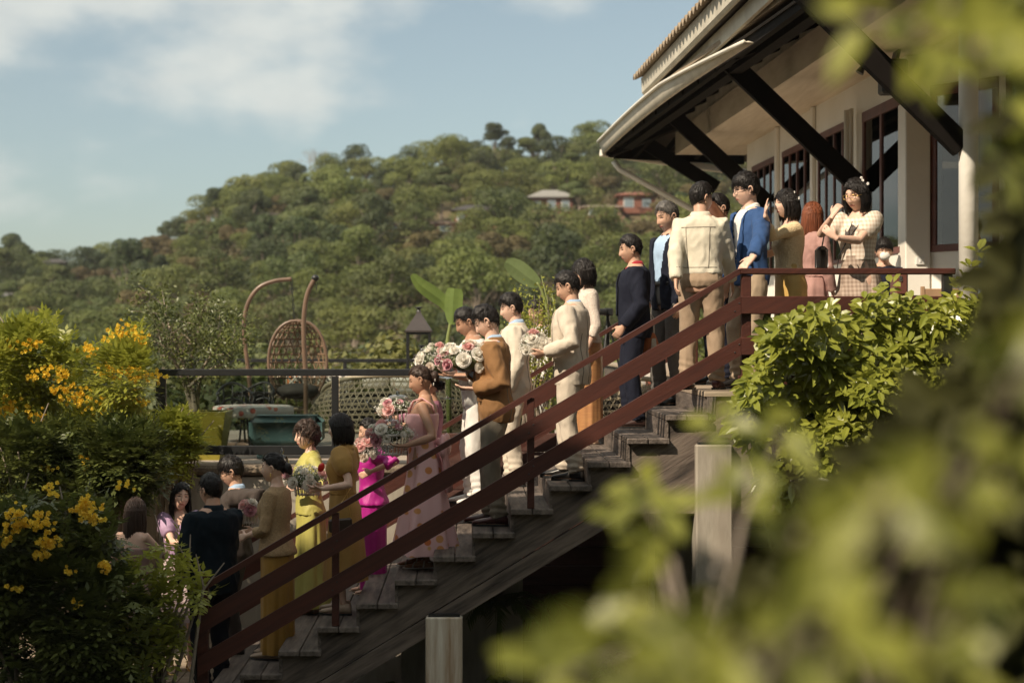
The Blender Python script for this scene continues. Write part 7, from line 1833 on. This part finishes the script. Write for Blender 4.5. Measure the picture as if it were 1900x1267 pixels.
b = MB(); b.tube([q+Vector((-.08, 0, .05)), P(655, 900, 13.5), P(638, 862, 13.6), P(641, 900, 13.4), q+Vector((.085, 0, .05))], .0025, 4); part('chain', b, m_gold, t)
q = P(1529, 480, 13.6); t = thing('shoulder_bag', q, 'black shoulder bag hanging between the pink and the checked dress', 'shoulder bag', 'bags carried by the guests'); b = MB(); b.bbox((q.x, q.y+.1, q.z), (.09, .16, .2), .03); part('body', b, m_shoeb, t, True)
b = MB(); b.tube([q+Vector((-.01, .05, .08)), q+Vector((.02, .0, .28)), q+Vector((.09, -.08, .36))], .006, 5); part('strap', b, m_shoeb, t)
# folded bronze parasol
q = P(1322, 400, 14.55); t = thing('folded_parasol', P(1352, 470, 14.5), 'folded bronze satin parasol held behind the cream jacket', 'parasol'); m_brz = mat('bronze_satin', (0.22,0.10,0.055), rough=.35, col2=(0.12,0.05,0.03), scale=8)
b = MB(); a0, a1 = P(1306, 358, 14.5), P(1352, 470, 14.5); ax = (a1-a0); rg = []
for u in np.linspace(0, 1, 9):
    w = .115*math.sin(math.pi*min(1, u*.75+.06))+.01; rg.append([a0+ax*u+Vector((math.cos(s_)*w*(1+.18*math.sin(7*s_)), math.sin(s_)*w*.6, -math.cos(s_)*w*.35)) for s_ in np.linspace(0, 6.283, 36, endpoint=False)])
b.loft(rg); part('canopy', b, m_brz, t, True); b = MB(); b.tube([a0-ax*.1, a1+ax*.25], .008, 6); part('shaft', b, m_timber, t)
# chairs and small things on the deck beyond the rail
def deck_chair(px, Y, lab, m):
    x = (px-CX)*Y/F; t = thing('deck_chair', (x, Y, 0), lab, 'chair', 'chairs on the deck'); b = MB(); b.bbox((x, Y, .44), (.46, .44, .04), .01); part('seat', b, m, t)
    for sx_ in (-1, 1):
        for sy_ in (-1, 1): b = MB(); b.bbox((x+sx_*.2, Y+sy_*.19, .211), (.035, .035, .42), .004); part('leg', b, m, t)
    b = MB()
    for sx_ in (-1, 1): b.bbox((x+sx_*.2, Y+.23, .66), (.035, .03, .42), .004)
    b.bbox((x, Y+.232, .80), (.36, .022, .10), .006); b.bbox((x, Y+.232, .62), (.36, .022, .06), .006); part('backrest', b, m, t)
deck_chair(1642, 17.15, 'red brown wooden chair under the masked person', m_red)
deck_chair(1768, 14.6, 'light wooden chair by the round white post', mat('light_wood', (0.42,0.27,0.16), rough=.5, var=.2))
q = P(1668, 525, 15.5); t = thing('suitcase', (q.x, q.y, .5), 'small dark red case with a metal clasp beside the masked person', 'case'); b = MB(); b.bbox(q, (.12, .2, .24), .015); part('body', b, m_frame, t); b = MB(); b.bbox((q.x-.01, q.y-.105, q.z+.03), (.03, .012, .05), .004); part('clasp', b, m_silver, t)
b = MB(); b.b2((q.x-.2, q.y-.1, .001), (q.x+.2, q.y+.3, q.z-.121)); single('low_stand', b, m_timber, (q.x, q.y, 0), 'dark low stand carrying the red case', 'stand')
# camera on a tripod beyond the stairs
q = P(1128, 580, 17.6); t = thing('tripod_camera', (q.x, q.y, ZF), 'black video camera on a tripod behind the navy suit', 'camera'); b = MB(); b.bbox(q, (.10, .16, .08), .01); b.tube([q+Vector((-.03, -.08, 0)), q+Vector((-.11, -.1, .0))], .035, 12); part('camera_body', b, m_dark, t)
for a in (0, 2.1, 4.2): b = MB(); b.tube([q+Vector((0, 0, -.06)), Vector((q.x+.35*math.cos(a), q.y+.35*math.sin(a), ZF))], .012, 6); part('leg', b, m_dark, t)
b = MB(); b.tube([q+Vector((0, 0, -.04)), q+Vector((0, 0, -.4))], .02, 8); part('centre_column', b, m_dark, t)
